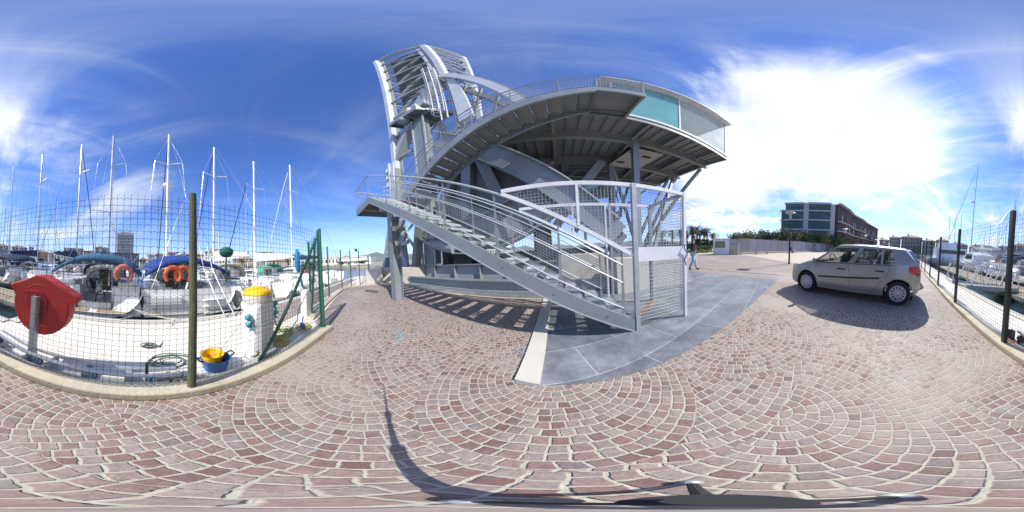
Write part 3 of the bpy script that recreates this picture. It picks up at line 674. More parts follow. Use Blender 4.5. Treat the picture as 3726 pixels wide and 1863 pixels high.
for a,b in (((7.6,6.7,PZ-.45),(4.9,9.4,1.0)),((6.9,8.8,PZ-.5),(4.3,8.9,1.6)),((7.5,8.9,PZ-.5),(4.9,8.9,1.6)),((2.6,8.8,1.4),(5.0,11.0,PZ-.4)),((5.2,10.9,1.4),(2.9,8.9,PZ-.6)),((2.55,8.9,2.4),(.9,9.6,5.6))):
    mb=MB(); mb.ibeam(P(*a),P(*b),.16,.2,.02,(0,1,0)); mb.build('diagonal_brace',STEEL,cb)
for a,b in (((-.85,9.0,4.4),(1.0,9.0,6.1)),((-.85,9.0,6.3),(1.2,9.0,4.5)),((2.75,8.9,3.4),(3.9,10.2,6.1)),((2.75,8.9,6.1),(3.9,10.2,3.4))):
    mb=MB(); mb.bar(P(*a),P(*b),.05,.06); mb.build('cross_brace',STEEL,cb)
mb=MB(); mb.prismy([(2.6,PZ-.46),(3.3,PZ-.46),(3.1,PZ-.75),(2.8,PZ-.75)],6.40,6.50); mb.build('haunch',STEEL,cb)
# glass walls, roof
GZ0,GZ1=PZ+.09,9.78
def pquad(name,a,b,z0,z1,m,th=.02):
    mb=MB(); A=Vector(P(a[0],a[1],0)); B=Vector(P(b[0],b[1],0)); d=(B-A).normalized(); n=Vector((-d.y,d.x,0))*th/2
    vs=[]
    for z in (z0,z1):
        for c in (A-n,B-n,B+n,A+n): vs.append((c.x,c.y,z))
    mb.add(vs,[(0,3,2,1),(4,5,6,7),(0,1,5,4),(1,2,6,5),(2,3,7,6),(3,0,4,7)]); return mb.build(name,m,cb)
GLAREG=mat('glare_washed_glass',(.45,.62,.64),.03,0,.05,.7,spec=.5,alpha=.16)  # right-hand panes: washing-out by glare put into the pale colour and low alpha
for xa,xb in ((1.72,4.3),(4.38,XZ-.05)): pquad('glass_panel',(xa,YF+.05),(xb,YF+.05),GZ0,GZ1,GLASST if xa<2 else GLAREG)
for ya,yb in ((YF+.1,8.0),(8.08,11.9)): pquad('glass_panel',(XZ-.12,ya),(XZ-.12,yb),GZ0,GZ1,GLAREG)
pquad('glass_panel',(1.62,YF+.6),(1.62,11.9),GZ0,GZ1,GLASST); pquad('back_wall',(1.7,11.9),(5.2,11.9),GZ0,GZ1,GLASST,.08); pquad('glass_panel',(5.3,11.9),(XZ-.2,11.9),GZ0,GZ1,GLAREG)
for x in (1.68,4.34,XZ-.08): pbar('mullion',(x,YF+.05,GZ0),(x,YF+.05,GZ1),.07,.07,WHITE if x<5 else GALV,(1,0,0))
for k in range(10): pbar('blind_slat',(1.9,YF+.28,7.3+k*.22),(4.2,YF+.28,7.3+k*.22),.05,.07,mat('blind_teal',(.22,.42,.42),.6)) 
mb=MB(); RX0,RX1,RY0,RY1=1.30,XZ+.05,YF-.25,12.3
mb.add([P(RX0,RY0,GZ1),P(RX1,RY0,GZ1),P(RX1,RY1,GZ1),P(RX0,RY1,GZ1),P(RX0,RY0,GZ1+.16),P(RX1,RY0,GZ1+.16),P(RX1,RY1,GZ1+.16),P(RX0,RY1,GZ1+.16)],[(0,3,2,1),(4,5,6,7),(0,1,5,4),(1,2,6,5),(2,3,7,6),(3,0,4,7)])
mb.build('roof',WHITE,cb)
pbar('roof_edge',(RX0,RY0-.02,GZ1+.03),(RX1,RY0-.02,GZ1+.03),.03,.07,STEELD)
mb=MB(); mb.box(4.2,5.4,8.2,9.4,7.0,7.8); mb.build('control_desk',GALV,cb)
mb=MB(); mb.lathe((*P(4.0,6.4,0)[:2],GZ1-.03),[(.0,-.02),(.12,-.02),(.12,.0)],10); lamp=mb.build('ceiling_lamp',WHITE,cb)
# ------------------------------------------------------------------ the raised bascule bridge (frame F)
br=thing('bascule_bridge','tall grey steel drawbridge with its lattice leaf raised upright above the stairs','bridge',(-6.5,7,0),'F')
RIV=mat('riveted_steel',(.34,.375,.40),.5,.2,.12,1.2,dirt=(.24,.20,.16),dirt_amt=.4,dscale=2.0,bump=.5,bscale=22)
def bbar(name,a,b,w,h,m=STEEL,up=(0,0,1),i=False,t=.03,w2=None,h2=None):
    mb=MB(); (mb.ibeam(a,b,w,h,t,up) if i else mb.bar(a,b,w,h,up,w2,h2)); return mb.build(name,m,br)
L0=(-9.15,5.62); C0=(-5.0,6.55); R0=(-4.95,9.75); K0=(-9.1,8.9)
ZT_=30.2
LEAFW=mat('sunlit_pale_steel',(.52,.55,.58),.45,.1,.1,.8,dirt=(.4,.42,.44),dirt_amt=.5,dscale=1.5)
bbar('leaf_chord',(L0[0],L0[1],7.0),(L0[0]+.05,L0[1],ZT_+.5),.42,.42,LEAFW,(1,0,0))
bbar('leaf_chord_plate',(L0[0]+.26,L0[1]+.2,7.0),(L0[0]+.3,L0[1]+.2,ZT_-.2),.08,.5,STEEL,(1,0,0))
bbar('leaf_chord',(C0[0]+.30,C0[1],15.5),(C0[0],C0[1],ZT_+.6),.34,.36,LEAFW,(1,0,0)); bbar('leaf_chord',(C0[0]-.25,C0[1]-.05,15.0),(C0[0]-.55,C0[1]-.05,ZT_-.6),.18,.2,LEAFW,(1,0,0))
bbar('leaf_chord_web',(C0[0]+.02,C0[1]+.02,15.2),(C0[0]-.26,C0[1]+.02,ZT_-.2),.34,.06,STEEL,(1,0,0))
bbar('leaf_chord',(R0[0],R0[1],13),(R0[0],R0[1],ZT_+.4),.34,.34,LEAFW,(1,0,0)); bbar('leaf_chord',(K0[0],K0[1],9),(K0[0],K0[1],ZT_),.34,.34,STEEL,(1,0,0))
zs=[9.0,11.3,13.8,16.5,19.3,22.2,25.2,28.1,30.2]
for z in zs:
    if z>13: 
        bbar('leaf_cross_beam',(L0[0]-.3,L0[1]-.03,z),(C0[0]-.2,C0[1]-.1,z+.4),.10,.26,STEEL)
    else: bbar('leaf_cross_beam',(L0[0]-.3,L0[1]-.03,z),(L0[0]+1.6,L0[1]+.35,z),.10,.26,STEEL)
# deck plating with its stringers, seen between the beams
mb=MB(); dx=(C0[0]-L0[0],C0[1]-L0[1])
def LP(u,d,z): return (L0[0]+dx[0]*u-.22*d,L0[1]+dx[1]*u+.97*d,z)
vs=[LP(.10,1.0,16.0),LP(.97,1.0,19.0),LP(.97,1.0,ZT_-.1),LP(.10,1.0,ZT_-.3),LP(.10,1.05,16.0),LP(.97,1.05,19.0),LP(.97,1.05,ZT_-.1),LP(.10,1.05,ZT_-.3)]
mb.add(vs,[(0,1,2,3),(7,6,5,4),(0,4,5,1),(1,5,6,2),(2,6,7,3),(3,7,4,0)]); mb.build('deck_plating',STEELD,br)
for k in range(26):
    z=16.4+k*.54; mb=MB(); u0=.10; u1=.97
    if z<19: u0=.10; u1=min(.97,.10+.87*(z-15.6)/3.4)
    mb.bar(LP(u0,.93,z),LP(u1,.93,z),.12,.05); mb.build('deck_stringer',STEELD,br)
for k in range(len(zs)-1):
    a,b=zs[k],zs[k+1]
    if a>13: bbar('leaf_diagonal',LP(.04,.35,a+.1),LP(.96,.35,b+2.2 if b<27 else ZT_),.28,.12,STEELD,(0,1,0))
    # lateral bracing of the open face toward the right
    if a>15:
        bbar('lateral_strut',(C0[0],C0[1],b),(R0[0],R0[1],b),.10,.12,LEAFW)
        bbar('lateral_diagonal',(C0[0],C0[1],a),(R0[0],R0[1],b),.08,.08,GALV); bbar('lateral_diagonal',(C0[0],C0[1],b),(R0[0],R0[1],a),.08,.08,GALV)
        bbar('lateral_diagonal',(C0[0],C0[1],a+1.2),(R0[0],R0[1],b+1.0 if b<ZT_-1 else b),.05,.05,GALV)
    bbar('far_truss_diagonal',(K0[0],K0[1],a),(R0[0],R0[1],b),.14,.14,STEELD); bbar('far_truss_diagonal',(K0[0],K0[1],b),(R0[0],R0[1],a),.14,.14,STEELD)
    bbar('lower_lateral',(L0[0]+.1,L0[1]+.2,a),(K0[0],K0[1],b),.10,.10,STEEL); bbar('lower_lateral',(L0[0]+.1,L0[1]+.2,b),(K0[0],K0[1],b),.12,.14,GALV)
    bbar('lower_lateral',(L0[0]+.1,L0[1]+.2,b),(K0[0],K0[1],a),.07,.07,GALV)
# curved top edge beam and small antenna
mb=MB(); pts=[LP(i/8,0,ZT_+.55+.5*math.sin(math.pi*i/8)) for i in range(9)]
for a,b in zip(pts,pts[1:]): mb.bar(a,b,.16,.35)
mb.build('leaf_end_beam',STEEL,br)
mb=MB(); pts=[(C0[0]+(R0[0]-C0[0])*i/8,C0[1]+(R0[1]-C0[1])*i/8,ZT_+.6+.3*math.sin(math.pi*i/8)) for i in range(9)]
for a,b in zip(pts,pts[1:]): mb.bar(a,b,.16,.3)
mb.build('leaf_end_beam',GALV,br)
mb=MB(); mb.tube([(C0[0]-.1,C0[1],ZT_+.6),(C0[0]-.3,C0[1]+.1,ZT_+2.2)],.035,6); mb.box(C0[0]-.6,C0[0]-.2,C0[1]+.0,C0[1]+.15,ZT_+2.1,ZT_+2.2); mb.build('antenna',GALV,br)
# main strut, hub posts and curved arm
bbar('main_strut',(-4.95,6.2,16.0),(-6.9,6.0,12.6),.7,.62,RIV,(0,1,0)); bbar('main_strut',(-7.3,5.95,11.7),(-9.45,5.75,8.4),.62,.62,RIV,(0,1,0),w2=.5)
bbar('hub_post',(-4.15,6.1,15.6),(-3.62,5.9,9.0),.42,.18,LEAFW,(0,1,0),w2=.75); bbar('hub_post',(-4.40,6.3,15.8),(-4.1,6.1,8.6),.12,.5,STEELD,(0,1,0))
arc=[]
for k in range(10):
    t=k/14; x=-4.55+t*5.2; z=16.3-1.1*t-11.8*t**1.35 ; arc.append((x,6.05,z))
mb=MB()
for a,b in zip(arc,arc[1:]): mb.bar(a,b,.42,.50,(0,1,0))
mb.build('curved_arm',LEAFW,br)
mb=MB()
for a,b in zip(arc,arc[1:]): mb.bar((a[0]+.06,a[1]+.1,a[2]+.30),(b[0]+.06,b[1]+.1,b[2]+.30),.5,.06,(0,1,0))
mb.build('arm_flange',STEEL,br)
for k in range(2,8,2):
    a=arc[k]; bbar('arm_lattice',(a[0]-.1,a[1]+.9,a[2]-.2),(arc[k+1][0]-1.2,a[1]+1.1,arc[k+1][2]-2.2),.12,.12,STEELD); bbar('arm_lattice',(a[0]-1.2,a[1]+1.0,a[2]-2.0),(arc[k+1][0],a[1]+1.0,arc[k+1][2]-.2),.08,.08,GALV)
bbar('arm_rear_chord',(-4.1,7.1,14.4),(-1.6,7.1,9.6),.3,.3,STEELD,(0,1,0))
# machinery platform on its box column
mb=MB(); z=12.05
A_=[(-8.35,4.95),(-6.0,5.25),(-5.0,7.3),(-7.9,7.4)]
mb.prism(A_,z,z+.1); mb.build('machinery_deck',STEEL,br)
for a,b in ((0,1),(1,2),(3,0)):
    p,q=A_[a],A_[b]; mb=MB(); mb.bar((*p,z-.12),(*q,z-.12),.06,.36); mb.build('deck_edge_beam',STEEL,br)
for t in (.3,.62): 
    p=(A_[0][0]*(1-t)+A_[1][0]*t,A_[0][1]*(1-t)+A_[1][1]*t+.03); mb=MB(); mb.bar((*p,z-.2),(p[0]+.3,7.3,z-.2),.08,.38); mb.build('deck_rib',STEEL,br)
for t in (.35,.7):
    mb=MB(); mb.bar((-8.0,4.95+2.4*t,z-.25),(-5.6,5.2+2.0*t,z-.25),.06,.2); mb.build('deck_rib',GALV,br)
mb=MB(); mb.box(-6.6,-5.5,5.4,6.0,z+.15,z+.75); mb.box(-6.3,-6.0,5.2,5.4,z+.1,z+.5); mb.lathe((-6.9,5.5,z+.35),[(.0,0),(.22,0),(.22,.5),(0,.5)],12); mb.build('machinery_box',GALV,br)
mb=MB(); mb.sphere((-7.35,5.35,z-.35),.38,16,.8); mb.build('hoist_drum',STEEL,br,smooth=True)
bbar('box_column',(-6.75,6.1,1.0),(-6.75,6.1,z-.1),.75,.6,STEEL,(0,1,0)); bbar('box_column_flange',(-6.2,5.76,1.0),(-6.2,5.76,z-.4),.12,.06,GALV,(0,1,0)); bbar('box_column_flange',(-7.2,5.76,1.0),(-7.2,5.76,z-.4),.12,.06,GALV,(0,1,0))
bbar('box_column',(-5.7,6.6,1.0),(-5.7,6.6,10.5),.35,.35,STEELD,(0,1,0))
# ladder with safety hoops
lx,ly=-4.95,6.42-.35
ld=MB(); 
for s in (-.2,.2): ld.bar((lx+s,ly,10.2),(lx+s-.1,ly,18.6),.05,.06,(0,1,0))
for k in range(28): ld.tube([(lx-.2,ly,10.3+k*.3),(lx+.2,ly,10.3+k*.3)],.018,4)
lo=ld.build('ladder',WHITE,br)
for k in range(20):
    hz=10.6+k*.40; mb=MB(); pts=[(lx+.34*math.sin(a)*1.0,ly-.34+.34*(-math.cos(a))+.34*(1),hz) for a in [R(-150+i*30) for i in range(11)]]
    pts=[(lx+.36*math.sin(R(-150+i*30)),ly-.36+(.36)*(-1)*(-1)*math.cos(R(180)) *0 -.36*math.cos(R(-150+i*30)) ,hz) for i in range(11)]
    mb.tube(pts,.022,4); mb.build('safety_hoop',WHITE,lo)
mb=MB()
for a in (-90,-45,0,45,90): mb.tube([(lx+.36*math.sin(R(a)),ly-.36-.36*math.cos(R(a)),10.6),(lx+.36*math.sin(R(a)),ly-.36-.36*math.cos(R(a)),18.3)],.016,4)
mb.build('hoop_strap',WHITE,lo)
# legs on the plinth
def leg(a,b,w,h,m=RIV):
    return bbar('tower_leg',a,b,w,h,m,(0,1,0))
leg((-10.4,4.95,.9),(-9.3,5.4,5.4),.34,.4); leg((-9.55,5.05,.9),(-8.95,5.4,5.4),.26,.3,STEELD); leg((-8.3,5.3,.9),(-9.0,5.5,5.3),.30,.3); leg((-7.55,5.5,.9),(-6.9,5.7,4.6),.34,.42,STEELD)
leg((-9.15,5.62,.9),(-9.15,5.62,8),.5,.5,STEEL)
bbar('leg_brace',(-9.6,5.1,1.2),(-7.9,5.2,2.9),.16,.2,RIV); bbar('leg_brace',(-7.9,5.15,1.0),(-8.9,5.1,2.9),.16,.2,RIV) ; bbar('leg_brace',(-9.5,5.0,2.2),(-7.6,5.1,2.35),.14,.22,GALV); bbar('leg_brace',(-9.1,5.1,2.6),(-7.7,5.2,4.1),.18,.2,RIV)
bbar('tower_leg',(-10.2,7.6,.9),(-9.1,7.8,8),.4,.4,STEELD,(0,1,0)); bbar('leg_brace',(-10.3,5.0,1.6),(-10.0,7.7,4.5),.15,.15,GALV); bbar('leg_brace',(-9.6,5.3,4.6),(-10,7.7,1.6),.15,.15,GALV)
# floodlight boxes and small cage at the tower's left edge
for k in range(3):
    mb=MB(); zz=7.9-k*.62; mb.box(-9.95,-9.45,5.2,5.6,zz,zz+.45); o=mb.build('signal_lamp_box',GALV,br)
    m2=MB(); m2.lathe((-9.7,5.19,zz+.22),[(.17,-.02),(.17,.0),(.12,.0)],12,'y'); m2.build('lens_ring',WHITE,o)
bbar('signal_post',(-9.4,5.2,4.8),(-9.4,5.2,8.6),.14,.14,LEAFW,(0,1,0)); bbar('signal_post',(-8.95,5.1,4.6),(-8.75,5.1,8.2),.34,.1,LEAFW,(0,1,0))
mb=MB()
for k in range(6):
    zz=4.9+k*.35; mb.tube([(-9.9+.35*math.sin(R(a)),5.15-.35*math.cos(R(a)),zz) for a in range(-120,121,30)],.02,4)
mb.build('safety_hoop',WHITE,br)
# rocker segment, counterweight arm and track girders
RC=(-3.9,7.2)   # x,z of rocker centre
def arcpts(r,a0,a1,n): return [(RC[0]+r*math.sin(R(a0+(a1-a0)*i/n)),RC[1]-r*math.cos(R(a0+(a1-a0)*i/n))) for i in range(n+1)]
outer=arcpts(5.75,-40,42,26); inner=arcpts(4.3,-40,42,26)
mb=MB(); 
for y in (5.75,):
    for i in range(26):
        q=[outer[i],outer[i+1],inner[i+1],inner[i]]; mb.prismy(q,y,y+.05)
mb.build('rocker_web',STEELD,br)
for poly,nm in ((outer,'rocker_tread'),(inner,'rocker_flange')):
    mb=MB()
    for a,b in zip(poly,poly[1:]): mb.bar((a[0],5.78,a[1]),(b[0],5.78,b[1]),.5,.07,(0,1,0)) if False else mb.bar((a[0],5.78,a[1]),(b[0],5.78,b[1]),.07,.5,(0,1,0))
    rk=mb.build(nm,STEEL,br)
for k in range(0,9):
    a=-40+k*9.8; p=arcpts(5.6,a,a,1)[0]; q=arcpts(4.4,a,a,1)[0]; bbar('rocker_stiffener',(p[0],5.70,p[1]),(q[0],5.70,q[1]),.10,.08,STEEL,(0,1,0))
mb=MB()
for k in range(90):
    a=-39+k*80/90; p=arcpts(5.55,a,a,1)[0]; mb.box(p[0]-.028,p[0]+.028,5.70,5.75,p[1]-.028,p[1]+.028)
merge_into(rk,mb)
mb=MB()
for i in range(26):
    mb.prismy([inner[i],inner[i+1],(RC[0],RC[1]+.0)],6.5,6.55)
mb.build('rocker_plate',STEELD,br)
for a in (-30,-5,20,45):
    p=arcpts(4.3,a,a,1)[0]; bbar('rocker_spoke',(p[0],6.2,p[1]),(RC[0],6.2,RC[1]+.5),.5,.4,STEEL if a in(-5,20) else STEELD,(0,1,0))
# long diagonal girder with the light on its upper flange put in as paler steel
G0=(-5.2,5.55,8.05); G1=(1.75,5.55,1.75)
dg=bbar('diagonal_girder',G0,G1,.10,.9,STEEL,(0,0,1)); 
for dz,m in ((.47,GALV),(-.47,STEEL)): bbar('girder_flange',(G0[0],G0[1]-.02,G0[2]+dz*1.3),(G1[0],G1[1]-.02,G1[2]+dz*1.3),.34,.05,m)
mb=MB()
for k in range(60):
    t=k/59
    for dz in (.42,-.42): mb.box(G0[0]+(G1[0]-G0[0])*t-.02,G0[0]+(G1[0]-G0[0])*t+.02,5.47,5.50,G0[2]+(G1[2]-G0[2])*t+dz*1.3-.02,G0[2]+(G1[2]-G0[2])*t+dz*1.3+.02)
merge_into(dg,mb)
bbar('diagonal_girder',(-3.8,7.6,7.4),(2.6,7.6,1.6),.3,.7,STEELD)
mb=MB(); mb.box(-1.65,-.90,8.2,8.9,1.0,6.45); mb.build('big_column',RIV,br)
for x in (-1.66,-.90): bbar('column_flange',(x,8.15,1.0),(x,8.15,6.45),.16,.05,STEEL,(0,1,0))
mb=MB(); mb.prismy([(-.88,6.45),(-.4,6.45),(-.88,5.95)],8.4,8.5); mb.build('haunch',STEEL,br)
mb=MB(); mb.prismy([(-4.2,8.0),(-2.3,6.6),(-1.9,5.2),(-3.0,4.7),(-4.2,5.9)],8.6,9.4); mb.build('counterweight',STEELD,br)
mb=MB(); mb.box(-5.4,-1.9,6.9,10.8,3.4,6.5); mb.build('counterweight',STEELD,br)
mb=MB(); mb.box(-7.3,3.2,9.4,10.0,0,1.4); mb.build('rear_girder',STEELD,br)
bbar('diagonal_girder',(2.0,8.55,6.4),(-.7,8.55,2.4),.4,.5,RIV,(0,1,0)); bbar('diagonal_girder',(2.9,9.6,6.4),(.4,9.6,2.4),.4,.4,STEELD,(0,1,0))
# pneumatic cylinder
mb=MB(); c0=Vector((-6.05,5.6,2.05)); c1=Vector((-4.7,5.6,1.72)); mb.tube([c0,c1],.24,16); mb.tube([c0-(c1-c0)*.02,c0+(c1-c0)*.06],.28,16); mb.tube([c1-(c1-c0)*.06,c1+(c1-c0)*.02],.28,16); mb.build('cylinder',RIV,br,smooth=True)
mb=MB(); mb.tube([c0-(c1-c0)*.5,c0],.08,8); mb.build('feed_pipe',GALV,br,smooth=True); mb=MB(); mb.tube([c1,c1+(c1-c0)*.75],.07,8); mb.build('piston_rod',GALV,br,smooth=True)
mb=MB(); mb.box(-4.9,-3.9,5.7,6.2,.95,1.55); mb.box(-5.8,-5.4,5.9,6.3,.95,1.7); mb.box(-3.6,-2.8,5.9,6.5,.95,1.5); mb.box(-3.3,-3.2,5.7,5.75,.95,2.0); mb.build('machinery_box',DARK,br)
# track girders
tg=thing('track_girder','long riveted grey steel track girders lying on the slate strip under the stairs','girder',(-2.5,5.3,0),'F')
def ig(name,y,x0,x1,z0,z1,w,m=RIV):
    mb=MB(); mb.box(x0,x1,y+w/2-.02,y+w/2+.02,z0+.035,z1-.035); o=mb.build(name,m,tg)
    mb=MB(); mb.box(x0,x1,y,y+w,z1-.035,z1); mb.build('top_flange',STEEL,o); mb=MB(); mb.box(x0,x1,y,y+w,z0,z0+.035); mb.build('bottom_flange',STEEL,o)
    return o
g=ig('lower_girder',4.93,-7.6,2.9,.012,.42,.36)
mb=MB()
for k in range(84):
    x=-7.5+k*.124; mb.sphere((x,5.0,.055),.022,6); 
merge_into(g,mb)
mb=MB()
for k in range(84):
    x=-7.5+k*.124; mb.sphere((x,5.085,.10),.02,6)
merge_into(g,mb)
g=ig('upper_girder',5.62,-7.05,2.9,.014,.98,.40)
mb=MB()
for k in range(120): mb.sphere((-6.95+k*.082,5.79,.10),.018,5)
merge_into(g,mb)
for k in range(7): 
    x=-6.2+k*1.35; mb=MB(); mb.box(x,x+.02,5.64,5.80,.06,.94); mb.build('stiffener',STEEL,g)
# plinth
mb=MB(); mb.prism([(-9.4,4.05),(-8.75,4.55),(-7.1,5.35),(-7.1,6.3),(-10.9,8.4),(-11.6,5.3)],0,.93); o=mb.top('plinth',CONC,'pale concrete plinth carrying the legs of the raised bridge tower','plinth',(-9.2,6,0),'F'); 
bm=bmesh.new(); bm.from_mesh(o.data); bmesh.ops.recalc_face_normals(bm,faces=bm.faces); bm.to_mesh(o.data); bm.free()
b=o.modifiers.new('b','BEVEL'); b.width=.03; b.segments=2
mb=MB(); mb.prism([(-9.9,3.3),(-8.9,3.95),(-9.0,4.05),(-9.45,4.02),(-10.05,3.45)],0.004,.90); mb.top('corrugated_screen',mat('ribbed_pale_sheet',(.52,.50,.46),.7,.2,.1,2),'low ribbed pale screen beside the concrete plinth behind the thin green fence','screen',(-9.5,3.7,0),'F')
mb=MB()
for i,(dx,dy) in enumerate(((0,0),(.22,.06),(.44,.02))): mb.obox((-5.72+dx,4.62+dy*.6),.24,.12,.005,.07,R(20+i*12))
mb.top('broken_paver',WOOD,'loose brown broken block lying on the cobbles near the end of the kerb','block',(-5.6,4.6,0))
# ------------------------------------------------------------------ cars
def interp(tab,x):
    if x<=tab[0][0]: return tab[0][1]
    for (a,b),(c,d) in zip(tab,tab[1:]):
        if x<=c:
            t=(x-a)/(c-a); return b+(d-b)*t
    return tab[-1][1]
def smooth_interp(tab,x):
    return (interp(tab,x-.06)+2*interp(tab,x)+interp(tab,x+.06))/4
def make_car(label,group,paint):
    t=thing('parked_car',label,'car',(0,0,0),'W',group)
    # x forward, side width table, heights
    Wt=[(-1.99,.50),(-1.93,.63),(-1.8,.76),(-1.4,.845),(-.5,.855),(.6,.855),(1.2,.84),(1.6,.79),(1.82,.70),(1.93,.58),(1.99,.42)]
    belt=[(-1.99,.88),(-1.90,.97),(-1.6,1.02),(-.8,.985),(.2,.955),(.95,.93),(1.3,.86),(1.7,.73),(1.9,.62),(1.99,.52)]
    topc=[(-1.99,.90),(-1.90,.99),(-1.6,1.03),(.95,.97),(1.10,.965),(1.4,.92),(1.7,.80),(1.9,.66),(1.99,.54)]
    bot=[(-1.99,.40),(-1.9,.27),(-1.7,.22),(1.6,.20),(1.85,.22),(1.95,.30),(1.99,.38)]
    axr,axf=-1.44,1.135; RW=.355
    st=[]; x=-1.99
    while x<1.99: st.append(x); x+=.035
    st.append(1.99)
    rows=[]; NZ=15; NT=7
    for x in st:
        w=smooth_interp(Wt,x); zb=smooth_interp(belt,x); z0=interp(bot,x); zc=smooth_interp(topc,x)
        ring=[(x,w*.5,z0),(x,w*.86,z0)]
        for j in range(NZ+1):
            u=j/NZ; z=z0+(zb-z0)*u
            yy=w*(1-.06*max(0,(.25-u)/.25)**1.5-.055*max(0,(u-.55)/.45)**1.6+.006*math.exp(-((z-.62)/.05)**2))
            ring.append((x,yy,z))
        for j in range(1,NT+1):
            u=j/NT; yy=ring[NZ+2][1]*(1-u); ring.append((x,yy,zb+(zc-zb)*math.sin(u*math.pi/2)))
        rows.append(ring)
    n=len(rows[0]); vs=[];fs=[]
    for sgn in (1,-1):
        o=len(vs)
        for r in rows: vs+=[(p[0],p[1]*sgn,p[2]) for p in r]
        for i in range(len(rows)-1):
            for k in range(n-1):
                q=(o+i*n+k,o+i*n+k+1,o+(i+1)*n+k+1,o+(i+1)*n+k)
                cx=sum(vs[v][0] for v in q)/4; cz=sum(vs[v][2] for v in q)/4; cyy=abs(sum(vs[v][1] for v in q)/4)
                if k<NZ+2 and cyy>.3 and any(math.hypot(cx-a,cz-.30)<RW for a in (axr,axf)): continue
                fs.append(q if sgn<0 else q[::-1])
        for i in (0,len(rows)-1): fs.append(tuple(o+i*n+k for k in range(n)))
    bm=bmesh.new(); bv=[bm.verts.new(v) for v in vs]
    for f in fs:
        try: bm.faces.new([bv[i] for i in f])
        except Exception: pass
    bm.edges.ensure_lookup_table()
    for e in bm.edges:
        if len(e.link_faces)==1:
            for v in e.verts:
                for a in (axr,axf):
                    d=math.hypot(v.co.x-a,v.co.z-.30)
                    if abs(v.co.y)>.3 and d<RW+.07 and v.co.z>.24: v.co.x=a+(v.co.x-a)*(RW+.01)/d; v.co.z=.30+(v.co.z-.30)*(RW+.01)/d
    loose=[v for v in bm.verts if not v.link_faces]; bmesh.ops.delete(bm,geom=loose,context='VERTS')
    bmesh.ops.remove_doubles(bm,verts=bm.verts,dist=.0008); bmesh.ops.recalc_face_normals(bm,faces=bm.faces)
    me=bpy.data.meshes.new('body'); bm.to_mesh(me); bm.free(); me.materials.append(paint)
    for p in me.polygons: p.use_smooth=True
    me.set_sharp_from_angle(angle=R(40))
    body=bpy.data.objects.new('body',me); C.objects.link(body); body.parent=t; BASE[body]=Vector((0,0,0))
    # greenhouse: columns slide between the windscreen line and the hatch line
    def zbl(x): return smooth_interp(belt,x)-.006
    def grow(s,u):
        xf=1.02+(.28-1.02)*(u**.9); xr=-1.93+( -1.56+1.93)*(u**1.1)
        x=xr+(xf-xr)*s
        roof=1.475-.06*((x+.35)/1.0)**2 if x>-.35 else 1.475-.055*((x+.35)/1.2)**2
        zb=zbl(x); z=zb+(roof-.045-zb)*u
        w=smooth_interp(Wt,x)*.945; y=w-.215*u**1.25
        if s>.90: y-= .0
        return (x,y,z)
    S=[0,.05,.105,.20,.305,.325,.45,.56,.58,.62,.70,.80,.90,.955,1.0]; U=[0,.035,.09,.3,.5,.7,.86,.91,1.0]
    def isglass(i,j):
        s=(S[i]+S[i+1])/2; u=(U[j]+U[j+1])/2
        if u<.035 or u>.88: return False
        if s<.20: return False
        if .305<s<.325: return False
        if .56<s<.62: return False
        if s>.955: return False
        return True
    roofm=MB(); gl={}
    for sgn in (1,-1):
        for i in range(len(S)-1):
            for j in range(len(U)-1):
                q=[grow(S[i],U[j]),grow(S[i+1],U[j]),grow(S[i+1],U[j+1]),grow(S[i],U[j+1])]
                q=[(a,b*sgn,c) for a,b,c in q]
                if sgn<0: q=q[::-1]
                if isglass(i,j):
                    key=(sgn,'quarter_window' if S[i]<.3 else ('rear_window' if S[i]<.56 else 'front_window')); gl.setdefault(key,MB()).add(q,[(0,1,2,3)])
                else: roofm.add(q,[(0,1,2,3)])
    # roof skin, windscreen and hatch glass
    NR=10
    rows=[]
    for i in range(len(S)):
        a=grow(S[i],1.0); row=[]
        for k in range(NR+1):
            v=1-2*k/NR; row.append((a[0],a[1]*v,a[2]+.045*(1-abs(v)**2.4)))
        rows.append(row)
    roofm.grid(rows)
    rf=roofm.build('roof',paint,t,smooth=True,ang=50)
    for nm,s in (('windscreen',1.0),('hatch_window',0.0)):
        rows=[]
        for j in range(len(U)):
            a=grow(s,U[j]); row=[]
            for k in range(NR+1):
                v=1-2*k/NR; bulge=(.10 if s>.5 else -.05)*(1-abs(v)**2.2); row.append((a[0]+bulge*(1-U[j]*.9),a[1]*v,a[2]+.045*(1-abs(v)**2.4)*U[j]))
            rows.append(row)
        MB().grid(rows).build(nm,CARGLASS if s>.5 else GLASSD,t,smooth=True)
    for (sgn,nm),m in gl.items(): m.build(nm,CARGLASS,t,smooth=True)
    def W_(x,z):
        w=smooth_interp(Wt,x); z0=interp(bot,x); zb=smooth_interp(belt,x); u=(z-z0)/(zb-z0)
        return w*(1-.06*max(0,(.25-u)/.25)**1.5-.055*max(0,(u-.55)/.45)**1.6)
    for sgn in (1,-1):
        def strip(name,pts,h,m,off=.004,th=.012):
            mb=MB(); rows=[]
            for x,z in pts: rows.append([(x,sgn*(W_(x,z-h/2)+off),z-h/2),(x,sgn*(W_(x,z)+off+th),z-h*.25),(x,sgn*(W_(x,z)+off+th),z+h*.25),(x,sgn*(W_(x,z+h/2)+off),z+h/2)])
            if sgn>0: rows=rows[::-1]
            mb.grid(rows); return mb.build(name,m,t,smooth=True)
        strip('side_moulding',[(.72-i*.1,.535+.012*i*.1*6) for i in range(18)],.045,BLKP)
        for hx,hz in ((.02,.80),(-.98,.83)): strip('door_handle',[(hx+.11-i*.044,hz) for i in range(6)],.035,BLKP,.008,.03)
